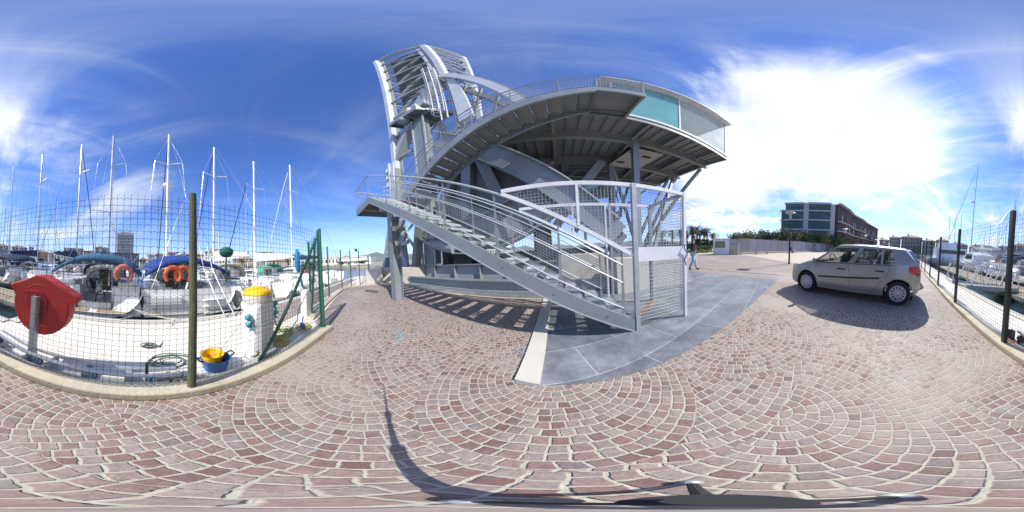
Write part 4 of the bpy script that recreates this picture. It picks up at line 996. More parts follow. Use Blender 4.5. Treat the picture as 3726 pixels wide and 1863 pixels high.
        # shut lines
        for pts in ([(.86,.30),(.86,.5),(.84,.75),(.80,.92)],[(-.19,.25),(-.20,.5),(-.19,.75),(-.14,.95)],[(-.92,.45),(-1.02,.60),(-1.13,.72),(-1.20,.85),(-1.19,.98)],[(-.92,.45),(-.82,.33),(-.72,.26)]):
            mb=MB(); 
            for a,b in zip(pts,pts[1:]):
                mb.bar((a[0],sgn*(W_(*a)+.001),a[1]),(b[0],sgn*(W_(*b)+.001),b[1]),.008,.006,(0,1,0))
            mb.build('shut_line',BLKP,t)
        strip('window_sill_trim',[(.86-i*.12,zbl(.86-i*.12)-.006) for i in range(19)],.018,BLKP,.0,.006)
        # lights
        mb=MB(); rows=[]
        for z,xa,xb in ((.74,-1.94,-1.84),(.80,-1.97,-1.72),(.90,-1.96,-1.67),(.98,-1.91,-1.70)):
            rows.append([(xb+(xa-xb)*k/5,sgn*(smooth_interp(Wt,xb+(xa-xb)*k/5)*.975+.012),z) for k in range(6)])
        mb.grid(rows if sgn<0 else rows[::-1]); mb.build('tail_light',REDL,t,smooth=True)
        mb=MB(); rows=[]
        for z,xa,xb in ((.60,1.90,1.72),(.68,1.90,1.58),(.76,1.80,1.46),(.80,1.68,1.42)):
            rows.append([(xb+(xa-xb)*k/5,sgn*(smooth_interp(Wt,xb+(xa-xb)*k/5)*.965+.010),z) for k in range(6)])
        mb.grid(rows[::-1] if sgn<0 else rows); mb.build('headlight',CLEARL,t,smooth=True)
        mb=MB(); mb.sphere((.80,sgn*.93,.99),.095,14,.72,.6,1.0); mi=mb.build('wing_mirror',paint,t,smooth=True)
        mb=MB(); mb.bar((.83,sgn*.80,.955),(.81,sgn*.90,.965),.06,.03); mb.build('mirror_arm',BLKP,mi)
        # arches and wheels
        for a in (axr,axf):
            mb=MB(); rows=[]
            for k in range(25):
                g=R(-32+k*244/24); rr=RW+.012
                rows.append([(a+rr*math.cos(g),sgn*y,.30+rr*math.sin(g)) for y in (.42,.60,.80,min(.842,W_(a+rr*math.cos(g),max(.3,.30+rr*math.sin(g))))) ])
            mb.grid(rows); mb.build('wheel_well',DARK,t)
            mb=MB(); y=sgn*.735; prof=[(.20,-.095),(.285,-.095),(.303,-.07),(.306,0),(.303,.07),(.285,.095),(.20,.095)]
            mb.lathe((a,y,.306),prof,36,'y'); wh=mb.build('wheel',TIRE,t,smooth=True,ang=50)
            mb=MB(); yo=y+sgn*.085; mb.lathe((a,yo,.306),[(.0,0),(.205,0),(.205,sgn*.012)] if sgn>0 else [(.205,sgn*.012),(.205,0),(0,0)],36,'y'); rm=mb.build('rim',BLKP,wh)
            mb=MB()
            for k in range(12):
                g=2*math.pi*k/12+.1; c,s_=math.cos(g),math.sin(g); g2=g+math.pi/12*1.0
                pts=[(.055,-.30),(.185,-.135),(.185,.135),(.055,.30)]
                vsx=[]
                for dy in (.006,.026):
                    for rr,aa in pts: vsx.append((a+rr*math.cos(g+aa),yo+sgn*dy,.306+rr*math.sin(g+aa)))
                mb.add(vsx,[(4,5,6,7) ,(0,3,2,1),(0,1,5,4),(1,2,6,5),(2,3,7,6),(3,0,4,7)])
            ring=[(a+.192*math.cos(R(k*10)),yo+sgn*.016,.306+.192*math.sin(R(k*10))) for k in range(36)]
            mb.tube(ring,.017,6,closed=True)
            mb.sphere((a,yo+sgn*.01,.306),.062,14,1,1,.45)
            mb.build('hubcap',mat('hubcap_silver',(.55,.56,.57),.3,.5,.04,5),wh,smooth=True)
    # bumpers, plate, seats, interior
    mb=MB(); rows=[]
    for z,o in ((.42,.0),(.47,.012),(.52,.0)):
        rows.append([(-1.99-o-(-.0)+.0*k if False else -1.985-o+.09*abs(-1+k/5)**4,(-.62+1.24*k/10),z) for k in range(11)])
    mb.grid(rows); mb.build('rear_bumper_strip',BLKP,t,smooth=True)
    mb=MB(); rows=[]
    for z,o in ((.26,.0),(.32,.012),(.38,.0)):
        rows.append([(1.99+o-.12*abs(-1+k/5)**3,(-.5+k*.1),z) for k in range(11)])
    mb.grid(rows[::-1]); mb.build('front_grille',BLKP,t,smooth=True)
    for (x,y) in ((.15,.36),(.15,-.36),(-.85,.36),(-.85,-.36)):
        mb=MB(); mb.bar((x-.0,y,.93),(x-.10,y,1.14),.46,.12,(1,0,0)); mb.sphere((x-.13,y,1.20),.12,10,.75,.5,1.1); mb.build('seat',mat('seat_cloth',(.05,.05,.055),.9,0,.2,9),t,smooth=True)
    mb=MB(); ring=[(.52+.06*math.sin(R(k*20)),.36+.18*math.cos(R(k*20)),1.0+.17*math.sin(R(k*20))) for k in range(18)]; mb.tube(ring,.014,5,closed=True); mb.bar((.52,.36,1.0),(.75,.36,.93),.05,.05); mb.build('steering_wheel',BLKP,t)
    mb=MB(); mb.box(.62,.98,-.72,.72,.90,.985); mb.build('dashboard',BLKP,t)
    mb=MB(); mb.tube([(-1.2,0,1.46),(-1.33,0,1.60)],.006,5); mb.build('aerial',BLKP,t)
    return t
def place_car(t,rear,front,z=.006):
    rear=Vector((*rear,0)); front=Vector((*front,0)); d=(front-rear).normalized(); return d
# wheel contact points of the near (left) side measured on the paving
rw=Vector((2.72,-2.80,0)); fw=Vector((4.63,-1.20,0)); d=(fw-rw).normalized(); right=Vector((d.y,-d.x,0))
ctr=(rw+fw)/2+right*.80+d*.152 ; ctr=ctr-d*.0
car=make_car('silver five-door hatchback parked side-on on the cobbles with its shadow toward us','cars parked along the wire fence',CARP)
car.location=(ctr.x,ctr.y,.006); car.rotation_euler=(0,0,math.atan2(d.y,d.x))
car2=make_car('pale blue-grey hatchback mostly hidden behind the silver hatchback','cars parked along the wire fence',CARB)
c2=ctr+right*2.9-d*.12; car2.location=(c2.x,c2.y,.006); car2.rotation_euler=(0,0,math.atan2(d.y,d.x)+R(3))
# ------------------------------------------------------------------ street furniture on the square
LAMPD=mat('dark_lamp_paint',(.03,.035,.04),.45,.2,.1,6)
LAMPHEAD=mat('lamp_shade_grey',(.45,.45,.42),.5,.1,.08,6)
def make_lamp(label,h):
    t=thing('street_lamp',label,'street lamp',(0,0,0),'W','mushroom-headed lamps on the square')
    mb=MB(); mb.tube([(0,0,0),(0,0,h*.55)],.065,10); mb.tube([(0,0,h*.55),(0,0,h*.84)],.045,10); mb.tube([(0,0,h*.545),(0,0,h*.56)],.075,10); mb.build('pole',LAMPD,t,smooth=True)
    mb=MB(); mb.lathe((0,0,0),[(.05,h*.84),(.09,h*.85),(.11,h*.97),(.06,h*.975)],14); mb.build('lantern',mat('lantern_glass',(.5,.52,.5),.2,0,.05,5,alpha=.7),t,smooth=True)
    mb=MB(); mb.lathe((0,0,0),[(.10,h*.965),(.36,h*.97),(.40,h*.975),(.36,h*.985),(.12,h*1.0),(.0,h*1.003)],22); mb.build('lamp_shade',LAMPHEAD,t,smooth=True)
    mb=MB(); mb.lathe((0,0,0),[(.11,0),(.11,.05),(.07,.09)],12); mb.build('base_plate',LAMPD,t); return t
lp=make_lamp('tall mushroom-headed street lamp nearest to the slate pavement',3.95); lp.location=(12.1,-1.6,0.005)
for i,(az,d,tx) in enumerate(((116.75,21.5,'mushroom-headed street lamp just above the silver hatchback roof'),(123.95,30,'third mushroom-headed street lamp in the row in front of the brown apartment facade'),(127.6,40,'fourth mushroom-headed street lamp at the far end of the brown apartment facade'),(130.6,52,'small distant street lamp before the pink house'),(132.6,64,'smallest and farthest street lamp of the row'))):
    c=copy_tree(lp); c.location=(*wp(az,d)[:2],.005); c['label']=tx
BW=mat('bench_slats',(.42,.40,.37),.8,0,.15,8)
def make_bench(label):
    t=thing('park_bench',label,'bench',(0,0,0),'W','benches along the panel wall')
    mb=MB()
    for k in range(4): mb.box(-1.0,1.0,-.25+k*.12,-.15+k*.12,.43,.47)
    mb.build('seat',BW,t)
    mb=MB()
    for k in range(3): mb.box(-1.0,1.0,.27+k*.03,.30+k*.03,.55+k*.13,.66+k*.13)
    mb.build('backrest',BW,t)
    for x in (-.85,.85):
        mb=MB(); mb.box(x-.03,x+.03,-.24,-.18,0,.43); mb.build('leg',LAMPD,t); mb=MB(); mb.bar((x,.22,0),(x,.36,.92),.06,.05); mb.build('leg',LAMPD,t)
    return t
bn=make_bench('pale slatted bench in front of the panel wall nearest the ticket kiosk')
def put(o,x,y,rz): o.location=(x,y,.002); o.rotation_euler=(0,0,rz)
BROT=R(-52-180)
put(bn,24.1,.95,R(-62))
bpos=[(30.2,-4.3,'pale slatted bench on which a person in dark clothes sits'),(42.2,-13.8,'third pale slatted bench along the panel wall'),(50.5,-20.4,'farthest pale slatted bench along the panel wall')]
for x,y,tx in bpos:
    c=copy_tree(bn); put(c,x,y,R(-42)); c['label']=tx
# panel wall with coping ledge
PANELS=[mat('panel_lilac_grey',(.30,.28,.31),.75,0,.08,1),mat('panel_brown_grey',(.285,.26,.25),.75,0,.08,1),mat('panel_light_grey',(.33,.32,.345),.75,0,.08,1)]
wt=thing('panel_wall','long hoarding of grey and brown-grey panels behind the benches','wall',(23,4.5,0),'W')
PW=[(22.6,5.6),(23.3,4.1),(33.3,-4.0),(46.5,-15.4),(64,-29.5),(92,-49)]
hh=2.35
for si,(a,b) in enumerate(zip(PW,PW[1:])):
    a=Vector((*a,0)); b=Vector((*b,0)); Ln=(b-a).length; n=max(1,round(Ln/1.9)); hh0=2.02+.13*si; 
    for k in range(n):
        p=a+(b-a)*(k/n); q=a+(b-a)*((k+1)/n); dd=(q-p).normalized(); g=.03
        mb=MB(); mb.bar(p+dd*g+Vector((0,0,.18+hh0/2)),q-dd*g+Vector((0,0,.18+hh0/2)),.08,hh0); mb.build('panel',PANELS[rnd.randrange(3)],wt)
    mb=MB(); nn=Vector((-(b-a).y,(b-a).x,0)).normalized()*-.35
    mb.bar(a-nn*0+nn*.3+Vector((0,0,.14)),b+nn*.3+Vector((0,0,.14)),.9,.28); mb.build('ledge',CONC,wt)
# kiosk
def obj_face(name,mb,m,t): return mb.build(name,m,t)
kk=thing('ticket_kiosk','small white ticket kiosk with a picture window at the lawn corner','kiosk',(0,0,0),'W'); 
mb=MB(); mb.box(-1.1,1.1,-.9,.9,0,2.1); mb.build('booth',WHITE,kk); mb=MB(); mb.box(-1.2,1.2,-1.0,1.0,2.1,2.22); mb.build('roof',CONCL,kk)
mb=MB(); mb.box(-.85,.55,-.925,-.903,.95,1.85); f=mb.build('window',mat('kiosk_poster',(.22,.22,.12),.4,0,.5,3),kk); mb=MB()
for a in ((-.9,.6,.90,.95),(-.9,.6,1.85,1.9)): mb.box(a[0],a[1],-.94,-.903,a[2],a[3])
for x in (-.9,.55): mb.box(x,x+.05,-.94,-.903,.95,1.85)
mb.build('frame',WHITE,f)
mb=MB(); mb.box(1.15,2.3,-.75,.6,0,1.35); mb.build('side_counter',mat('beige_counter',(.45,.40,.28),.7),kk); mb=MB(); mb.box(2.35,2.42,-.8,-.7,0,1.5); mb.build('signpost',WHITE,kk)
kk.location=(22.3,6.6,.005); kk.rotation_euler=(0,0,R(-73+0)-0)
# ------------------------------------------------------------------ apartment building on the right
BR=mat('brown_slatted_facade',(.095,.068,.06),.8,0,.35,.6)
APW=mat('pale_render',(.48,.45,.43),.8,0,.06,.5)
ap=thing('apartment_building','four-storey apartment block with teal glass balconies and a brown slatted side','building',tuple(wp(104,66)),'W')
c1=wp(95.4,62); c2=wp(112.6,60); c3=wp(121.5,88); c4=wp(128.3,128)
dn=(c2-c1).normalized(); nrm=Vector((dn.y,-dn.x,0)) 
if nrm.dot(c1)<0: nrm=-nrm
HB=17.6
def ab(name,p,q,w,h,m,z): 
    mb=MB(); mb.bar(Vector((p.x,p.y,z)),Vector((q.x,q.y,z)),w,h); return mb.build(name,m,ap)
depth=nrm*12
mb=MB(); poly=[tuple((c1+nrm*1.6)[:2]),tuple((c2+nrm*1.6)[:2]),tuple((c2+nrm*30)[:2]),tuple((c1+nrm*14)[:2])]; mb.prism(poly,0,HB-.5); mb.build('wall',mat('dark_teal_recess',(.10,.14,.15),.5,0,.2,.3),ap)
Ln=(c2-c1).length
def al(t): return c1+dn*(Ln*t)
levels=[0,3.9,7.6,11.2,14.7]
for (t0,t1) in ((.03,.40),(.50,.93)):
    for k,z in enumerate(levels[1:]+[HB]):
        ab('balcony_slab' if z<HB else 'roof_slab',al(t0-.012)+nrm*.2,al(t1+.012)+nrm*.2,2.6,.5 if z<HB else .7,APW,z)
    for z in levels:
        zt=(levels+[HB])[levels.index(z)+1]
        n=7
        for j in range(n):
            a=al(t0+(t1-t0)*j/n)-nrm*.45; b=al(t0+(t1-t0)*(j+1)/n-.004)-nrm*.45
            mb=MB(); mb.bar(Vector((a.x,a.y,(z+zt)/2+.15)),Vector((b.x,b.y,(z+zt)/2+.15)),.05,zt-z-.35); mb.build('glass_balcony',GLASSB if (j+int(z))%3 else GLASSD if (j%3==0 and z>3) else GLASSB,ap)
for (t0,t1,hz) in ((.40,.50,HB+.2),(.93,1.02,HB-.1)):
    mb=MB(); a=al(t0)-nrm*.7; b=al(t1)-nrm*.7; mb.prism([tuple(a[:2]),tuple(b[:2]),tuple((b+nrm*10)[:2]),tuple((a+nrm*10)[:2])],0,hz); mb.build('stair_tower',APW,ap)
mb=MB(); a=al(-.07)+nrm*.5; b=al(.025)+nrm*.5; mb.prism([tuple(a[:2]),tuple(b[:2]),tuple((b+nrm*10)[:2]),tuple((a+nrm*10)[:2])],0,HB-2.2); mb.build('end_wing',GLASSB,ap)
for z in levels[1:]: ab('balcony_slab',al(-.09),al(.02),1.6,.25,APW,z)
side=[c2+dn*1.5-nrm*.0,wp(117.6,70),wp(119.2,80),wp(122.5,92),wp(124.0,104),wp(126.3,118),wp(128.2,134)]
for i,(a,b) in enumerate(zip(side,side[1:])):
    dd=(b-a).normalized(); nn=Vector((dd.y,-dd.x,0)); 
    if nn.dot(a)>0: nn=-nn   # toward the camera
    mb=MB(); mb.prism([tuple(a[:2]),tuple(b[:2]),tuple((b-nn*10)[:2]),tuple((a-nn*10)[:2])],0,HB+.2+i*.05); mb.build('wall',BR,ap)
    for k,z in enumerate((3.9,7.6,11.2,HB+.35)):
        mb=MB(); mb.bar(Vector((a.x,a.y,z))+nn*.5,Vector((b.x,b.y,z))+nn*.5,1.3,.34 if z<HB else .45); mb.build('balcony_slab',APW,ap)
    n=int((b-a).length/2.4)
    for k in range(n):
        for z in (0.4,4.3,8.0,11.8):
            if rnd.random()<.35: continue
            p=a+(b-a)*((k+.3)/n)+nn*.06; q=p+dd*rnd.choice((.9,1.3,.7)); mb=MB(); mb.bar(Vector((p.x,p.y,z+1.3)),Vector((q.x,q.y,z+1.3)),.08,2.3); mb.build('window',GLASSD if rnd.random()<.5 else mat('rust_shutter',(.22,.10,.075),.7),ap)
# ------------------------------------------------------------------ town houses round the harbour
ROOF=mat('terracotta_roof',(.36,.17,.10),.85,0,.2,.8); ROOFD=mat('brown_tile_roof',(.28,.19,.13),.85,0,.2,.8)
WIN=mat('house_window_dark',(.05,.06,.07),.25,0,.2,1); SHUT=mat('blue_grey_shutter',(.18,.23,.27),.7)
HC={'cream':(.55,.48,.36),'white':(.66,.64,.60),'yellow':(.52,.40,.20),'pink':(.50,.36,.32),'grey':(.42,.41,.38),'ochre':(.48,.33,.17),'tan':(.40,.34,.26)}
def house(label,a0,a1,d,h,col,floors,bays,roof='hip',cat='building',name='town_house',dep=12,rm=None,z0=0,bal=False,grp=None):
    A=wp(a0,d); B=wp(a1,d); dd=(B-A).normalized(); nn=Vector((dd.y,-dd.x,0))
    if nn.dot(A)>0: nn=-nn
    t=thing(name,label,cat,tuple((A+B)/2+Vector((0,0,z0))),'W',grp)
    m=mat('render_'+col,HC[col],.85,0,.07,.3,dirt=tuple(c*.7 for c in HC[col]),dirt_amt=.3,dscale=.2) if col in HC else col
    P0,P1,P2,P3=A,B,B-nn*dep,A-nn*dep
    mb=MB(); mb.prism([tuple(p[:2]) for p in (P0,P1,P2,P3)],z0,h); w=mb.build('wall',m,t)
    if w.data.polygons: 
        bm=bmesh.new(); bm.from_mesh(w.data); bmesh.ops.recalc_face_normals(bm,faces=bm.faces); bm.to_mesh(w.data); bm.free()
    o=.6; rh=(B-A).length*.09+.8
    e=[P0-dd*o+nn*o,P1+dd*o+nn*o,P2+dd*o-nn*o,P3-dd*o-nn*o]
    mb=MB()
    if roof=='hip':
        r0=(P0+P3)/2+dd*min(dep/2,(B-A).length*.3); r1=(P1+P2)/2-dd*min(dep/2,(B-A).length*.3)
        vs=[(p.x,p.y,h) for p in e]+[(p.x,p.y,h+.2) for p in e]+[(r0.x,r0.y,h+.2+rh),(r1.x,r1.y,h+.2+rh)]
        mb.add(vs,[(0,1,5,4),(1,2,6,5),(2,3,7,6),(3,0,4,7),(4,5,9,8),(6,7,8,9),(5,6,9),(7,4,8),(3,2,1,0)]); mb.build('roof',rm or ROOF,t)
        mb=MB(); c=r0+nn*1.5; mb.obox((c.x,c.y),1.0,.8,h+.5,h+rh+1.0,math.atan2(dd.y,dd.x)); mb.build('chimney',m,t)
    else:
        mb.prism([tuple(p[:2]) for p in e],h,h+.45); mb.build('roof',rm or CONCL,t)
    Ln=(B-A).length; fh=(h-z0-.6)/floors; bw=Ln/bays
    for f in range(floors):
        for b in range(bays):
            c=A+dd*(bw*(b+.5))+nn*.03; zz=z0+.5+fh*(f+.28); ww=min(1.3,bw*.42)
            p=c-dd*ww/2; q=c+dd*ww/2; mb=MB(); mb.bar(Vector((p.x,p.y,zz+fh*.26)),Vector((q.x,q.y,zz+fh*.26)),.12,fh*.52); mb.build('window',SHUT if rnd.random()<.35 else WIN,t)
        if bal and f:
            p=A+dd*Ln*.06+nn*.5; q=A+dd*Ln*.94+nn*.5; z=z0+.5+fh*f; mb=MB(); mb.bar(Vector((p.x,p.y,z)),Vector((q.x,q.y,z)),1.0,.18); mb.bar(Vector((p.x,p.y,z+.9))+nn*.45,Vector((q.x,q.y,z+.9))+nn*.45,.04,.08); mb.build('balcony',APW,t)
    return t
def he(el,d): return 1.35+d*math.tan(R(el))
D=165
T=[ # az0,az1,el,dist,col,floors,bays,roof,label
(-184.5,-176.5,5.0,150,'grey',5,9,'hip','grey harbour block of five storeys with balconies at the left edge of the photo',True),
(-176.2,-170.6,4.9,158,'tan',5,7,'hip','tan harbour block beside the grey balconied one',True),
(-170.0,-168.3,5.0,175,'pink',5,2,'flat','narrow reddish tower house behind the masts',False),
(-168.2,-163.2,3.7,168,'ochre',4,5,'hip','low ochre house beside the narrow reddish tower',False),
(-163.0,-160.2,3.5,158,'pink',4,3,'hip','pink house with a terracotta roof left of the pale blocks',False),
(-160.0,-157.9,3.3,160,'grey',3,3,'hip','small grey house squeezed beside the pink house',False),
(-157.7,-150.9,5.3,150,'cream',5,7,'flat','cream apartment block with flat roof behind the white boats',True),
(-150.7,-147.3,4.6,154,'yellow',5,3,'flat','yellow apartment block beside the cream one',False),
(-146.7,-142.6,6.5,140,'tan',6,4,'hip','tall brown-pink house with tiled roof next to the office block',False),
(-130.8,-128.4,2.6,170,'grey',3,4,'hip','dark low building right of the glazed front',False),
(-128.2,-125.6,4.2,160,'white',5,3,'hip','white narrow house with reddish roof behind the dark forestay',False),
(-125.4,-122.2,4.5,158,'tan',5,4,'hip','brown-fronted house right of the white narrow one',False),
(-121.8,-118.2,5.3,150,'white',5,4,'hip','white corner house close to the wooden fence post',False),
(-118.0,-114.9,5.2,150,'cream',5,3,'flat','cream house with flat roof behind the wooden fence post',False),
(-114.7,-108.6,4.6,158,'ochre',4,6,'hip','long house with orange tiled roof right behind the wooden post',False),
(-108.0,-99.0,5.7,130,'white',4,9,'hip','large white mansion with a terracotta roof behind the palm',False),
(-98.2,-91.0,2.9,125,'tan',2,10,'hip','long low building with brown roof right of the white mansion',False),
(-88.9,-84.0,5.0,150,'cream',6,5,'flat','cream tower of flats with a stepped top above the boats',False),
(-84.2,-73.0,1.9,118,'tan',1,9,'hip','low dark-roofed quay shed right of the cream tower',False),
(-67.2,-61.0,2.1,140,'white',1,5,'flat','white flat warehouse left of the hangar',False),
(-90.8,-84.4,1.9,112,'grey',1,6,'flat','long quay pavilion with a flat roof under the cream tower',False),
]
for a0,a1,el,d_,col,fl,by,rf,lab,bal in T:
    house(lab,a0,a1,d_,he(el,d_)*(1 if rf=='flat' else .93),col,fl,by,rf,bal=bal,rm=ROOFD if lab.startswith(('long low','low dark')) else None,grp='houses along the far quay')
# office tower and glazed front
OFW=mat('office_blue_glass',(.14,.19,.24),.3,.2,.15,.2)
tw=thing('office_tower','tall rectangular office tower with horizontal glazing bands across the harbour','office block',tuple(wp(-136.4,170)),'W')
A=wp(-139.7,170); B=wp(-133.2,170); dd=(B-A).normalized(); nn=Vector((dd.y,-dd.x,0)); nn=-nn if nn.dot(A)>0 else nn
HT=he(11.6,170); mb=MB(); mb.prism([tuple(p[:2]) for p in (A,B,B-nn*14,A-nn*14)],0,HT); mb.build('wall',APW,tw)
for k in range(10):
    z=4+k*(HT-6)/10; p=A+dd*2.2+nn*.05; q=B-dd*.3+nn*.05; mb=MB(); mb.bar(Vector((p.x,p.y,z+1.4)),Vector((q.x,q.y,z+1.4)),.2,1.9); mb.build('window_band',OFW,tw)
for k in range(9):
    p=A+dd*(2.2+k*2.05)+nn*.2; mb=MB(); mb.bar(Vector((p.x,p.y,3)),Vector((p.x,p.y,HT-1.5)),.18,.12,(1,0,0)); mb.build('mullion',APW,tw)
mb=MB(); p=A+dd*1.0+nn*.06; mb.bar(Vector((p.x,p.y,3)),Vector((p.x,p.y,HT-1)),2.0,.1,tuple(nn)); mb.build('blank_strip',WHITE,tw)
mb=MB(); c=(A+B)/2-nn*7; mb.obox((c.x,c.y),9,6,HT,HT+1.6,math.atan2(dd.y,dd.x)); mb.build('roof_plant',APW,tw)
gf=thing('glazed_office','low glazed building with slender columns in front of the office tower','office block',tuple(wp(-136,150)),'W')
A=wp(-141.6,150); B=wp(-131.2,150); dd=(B-A).normalized(); nn=Vector((dd.y,-dd.x,0)); nn=-nn if nn.dot(A)>0 else nn
H2=he(4.3,150); mb=MB(); mb.prism([tuple(p[:2]) for p in (A,B,B-nn*12,A-nn*12)],0,H2); mb.build('wall',OFW,gf)
mb=MB(); mb.prism([tuple(p[:2]) for p in (A+nn*1.5-dd*.5,B+nn*1.5+dd*.5,B-nn*12,A-nn*12)],H2,H2+.5); mb.build('roof',APW,gf)
for k in range(14):
    p=A+(B-A)*(k/13)+nn*1.2; mb=MB(); mb.tube([(p.x,p.y,0),(p.x,p.y,H2)],.2,8); mb.build('column',APW,gf)
for k in range(3): 
    p=A+nn*.05; q=B+nn*.05; z=H2*(k+.6)/3; mb=MB(); mb.bar(Vector((p.x,p.y,z)),Vector((q.x,q.y,z)),.1,.25); mb.build('glazing_bar',APW,gf)
# white hangar by the channel
hg=thing('white_hangar','long white hangar with a shallow roof beyond the channel','hangar',tuple(wp(-55,135)),'W')
A=wp(-60.4,135); B=wp(-49.6,135); dd=(B-A).normalized(); nn=Vector((dd.y,-dd.x,0)); nn=-nn if nn.dot(A)>0 else nn
hz=he(1.75,135); mb=MB(); mb.prism([tuple(p[:2]) for p in (A,B,B-nn*25,A-nn*25)],-.3,hz); mb.build('wall',WHITE,hg)
mb=MB(); e=[A+nn*.5,B+nn*.5,B-nn*25,A-nn*25]; r0=(A-nn*12);r1=(B-nn*12); mb.add([(p.x,p.y,hz) for p in e]+[(r0.x,r0.y,hz+1.6),(r1.x,r1.y,hz+1.6)],[(0,1,5,4),(2,3,4,5),(1,2,5),(3,0,4),(3,2,1,0)]); mb.build('roof',APW,hg)
# houses beyond the square
T2=[(129.0,132.3,3.7,120,'pink',3,5,'hip','pale pink house behind the farthest street lamps',False),(132.4,136.4,4.9,122,'cream',4,5,'hip','cream house with tall chimneys right of the pink one',False),
(136.6,143.9,5.3,118,'pink',4,7,'hip','broad pinkish residence with balconies and a tan roof',True),(144.0,148.6,4.4,116,'cream',3,4,'hip','cream villa at the right end of the broad residence',False),
(148.8,153.2,4.9,170,'ochre',4,5,'hip','ochre hillside block behind the motor yacht',False),(153.6,160.0,3.8,180,'tan',4,7,'hip','tan block with tiled roof behind the big sailing boat',False),(160.5,170.2,3.2,175,'ochre',3,9,'hip','long ochre row with terracotta roof at the far quay',False),(170.8,175.0,4.1,160,'grey',4,5,'hip','grey block right of the long ochre row',True)]
for a0,a1,el,d_,col,fl,by,rf,lab,bal in T2: house(lab,a0,a1,d_,he(el,d_)*.95,col,fl,by,rf,bal=bal,rm=ROOFD,grp='houses at the end of the quay')
# the opposite glass cabin of the bridge, seen through the frame
oc=thing('far_glass_cabin','second teal glass cabin with a white roof seen through the bridge frame','cabin',tuple(wp(29,21)),'W')
A=wp(22.6,20); B=wp(36.8,19); dd=(B-A).normalized(); nn=Vector((dd.y,-dd.x,0)); nn=-nn if nn.dot(A)>0 else nn
mb=MB(); mb.prism([tuple(p[:2]) for p in (A,B,B-nn*4,A-nn*4)],8.9,11.3); mb.build('glass_panel',GLASST,oc)
mb=MB(); mb.prism([tuple(p[:2]) for p in (A+nn*.4-dd*.2,B+nn*.4,B-nn*4.5,A-nn*4.5)],11.3,12.5); mb.build('roof',WHITE,oc)
mb=MB(); mb.prism([tuple(p[:2]) for p in (A+nn*.1,B+nn*.1,B-nn*4.2,A-nn*4.2)],8.6,8.9); mb.build('floor_slab',STEEL,oc)
for t_ in (.15,.85):
    p=A+(B-A)*t_-nn*2; mb=MB(); mb.tube([(p.x,p.y,0),(p.x,p.y,8.6)],.2,8); mb.build('column',STEEL,oc)
for t_ in (0,.33,.66,1):
    p=A+(B-A)*t_+nn*.03; mb=MB(); mb.bar(Vector((p.x,p.y,8.9)),Vector((p.x,p.y,11.3)),.08,.08,(1,0,0)); mb.build('mullion',WHITE,oc)
# ------------------------------------------------------------------ vegetation
def leafm(name,a,b,sc=1.2):
    m,N,L=nodes_mat(name); p=N['Principled BSDF']; p.inputs['Roughness'].default_value=.7; tc=N.new('ShaderNodeTexCoord')
    n=NOISE(N,L,tc.outputs['Object'],sc,4,.7); L.new(MIX(N,L,MR(N,L,n,.35,.65),a,b),p.inputs['Base Color']); return m
LF_D=leafm('dark_leaves',(.018,.035,.012),(.06,.085,.03)); LF_O=leafm('olive_leaves',(.05,.075,.03),(.13,.15,.07)); LF_Y=leafm('yellow_green_leaves',(.09,.12,.02),(.24,.25,.05)); LF_P=leafm('palm_leaves',(.04,.06,.02),(.12,.13,.055),2)
BARK=mat('bark',(.13,.10,.075),.9,0,.25,6,bump=.6,bscale=20); BARKG=mat('pale_twigs',(.25,.21,.17),.9,0,.2,3)
def crown(mb,c,rx,rz,n,ls,seed,clumps=9):
    r=random.Random(seed); cl=[]
    for k in range(clumps):
        a=r.uniform(0,6.28); e=r.uniform(-.6,1); q=r.uniform(.35,.8); cl.append((c[0]+rx*q*math.cos(a)*math.cos(e),c[1]+rx*q*math.sin(a)*math.cos(e),c[2]+rz*q*math.sin(e)*.9,r.uniform(.32,.55)*rx))
    for k in range(n):
        x,y,z,rr=cl[r.randrange(len(cl))]; d=Vector((r.gauss(0,1),r.gauss(0,1),r.gauss(0,.8))); d=d/d.length*rr*(r.random()**.4)
        p=Vector((x,y,z))+d*Vector((1,1,min(1,rz/rx))) if False else Vector((x+d.x,y+d.y,z+d.z*min(1.0,rz/rx)))
        u=Vector((r.gauss(0,1),r.gauss(0,1),r.gauss(0,1))).normalized(); v=u.cross(Vector((r.gauss(0,1),r.gauss(0,1),r.gauss(0,1)))).normalized()
        s=ls*r.uniform(.6,1.3); mb.add([p-u*s,p+v*s*.5,p+u*s,p-v*s*.5],[(0,1,2,3)])
def tree(label,az,d,h,w,lm,seed,trunk=True,n=900,name='broadleaf_tree',cat='tree',grp='trees and bushes round the square',z0=0):
    b=wp(az,d,z0); t=thing(name,label,cat,tuple(b),'W',grp); r=random.Random(seed)
    if trunk:
        mb=MB(); top=b+Vector((r.uniform(-.2,.2),r.uniform(-.2,.2),h*.55)); mb.tube([b,(b+top)/2+Vector((.05,.05,0)),top],h*.03,7,h*.015)
        for k in range(5):
            a=r.uniform(0,6.28); mb.tube([b+(top-b)*r.uniform(.55,.95),top+Vector((math.cos(a)*w*.35,math.sin(a)*w*.35,h*r.uniform(.05,.3)))],h*.012,5,h*.004)
        mb.build('trunk',BARK,t)
        mb=MB(); crown(mb,(b.x,b.y,b.z+h*.66),w/2,h*.36,n,max(.10,w*.045),seed); mb.build('crown',lm,t)
    else:
        mb=MB()
        for k in range(4): a=r.uniform(0,6.28); mb.tube([b,b+Vector((math.cos(a)*w*.25,math.sin(a)*w*.25,h*.6))],.03,5,.015)
        mb.build('stems',BARK,t); mb=MB(); crown(mb,(b.x,b.y,b.z+h*.5),w/2,h*.5,n,max(.07,w*.045),seed,12); mb.build('crown',lm,t)
    return t
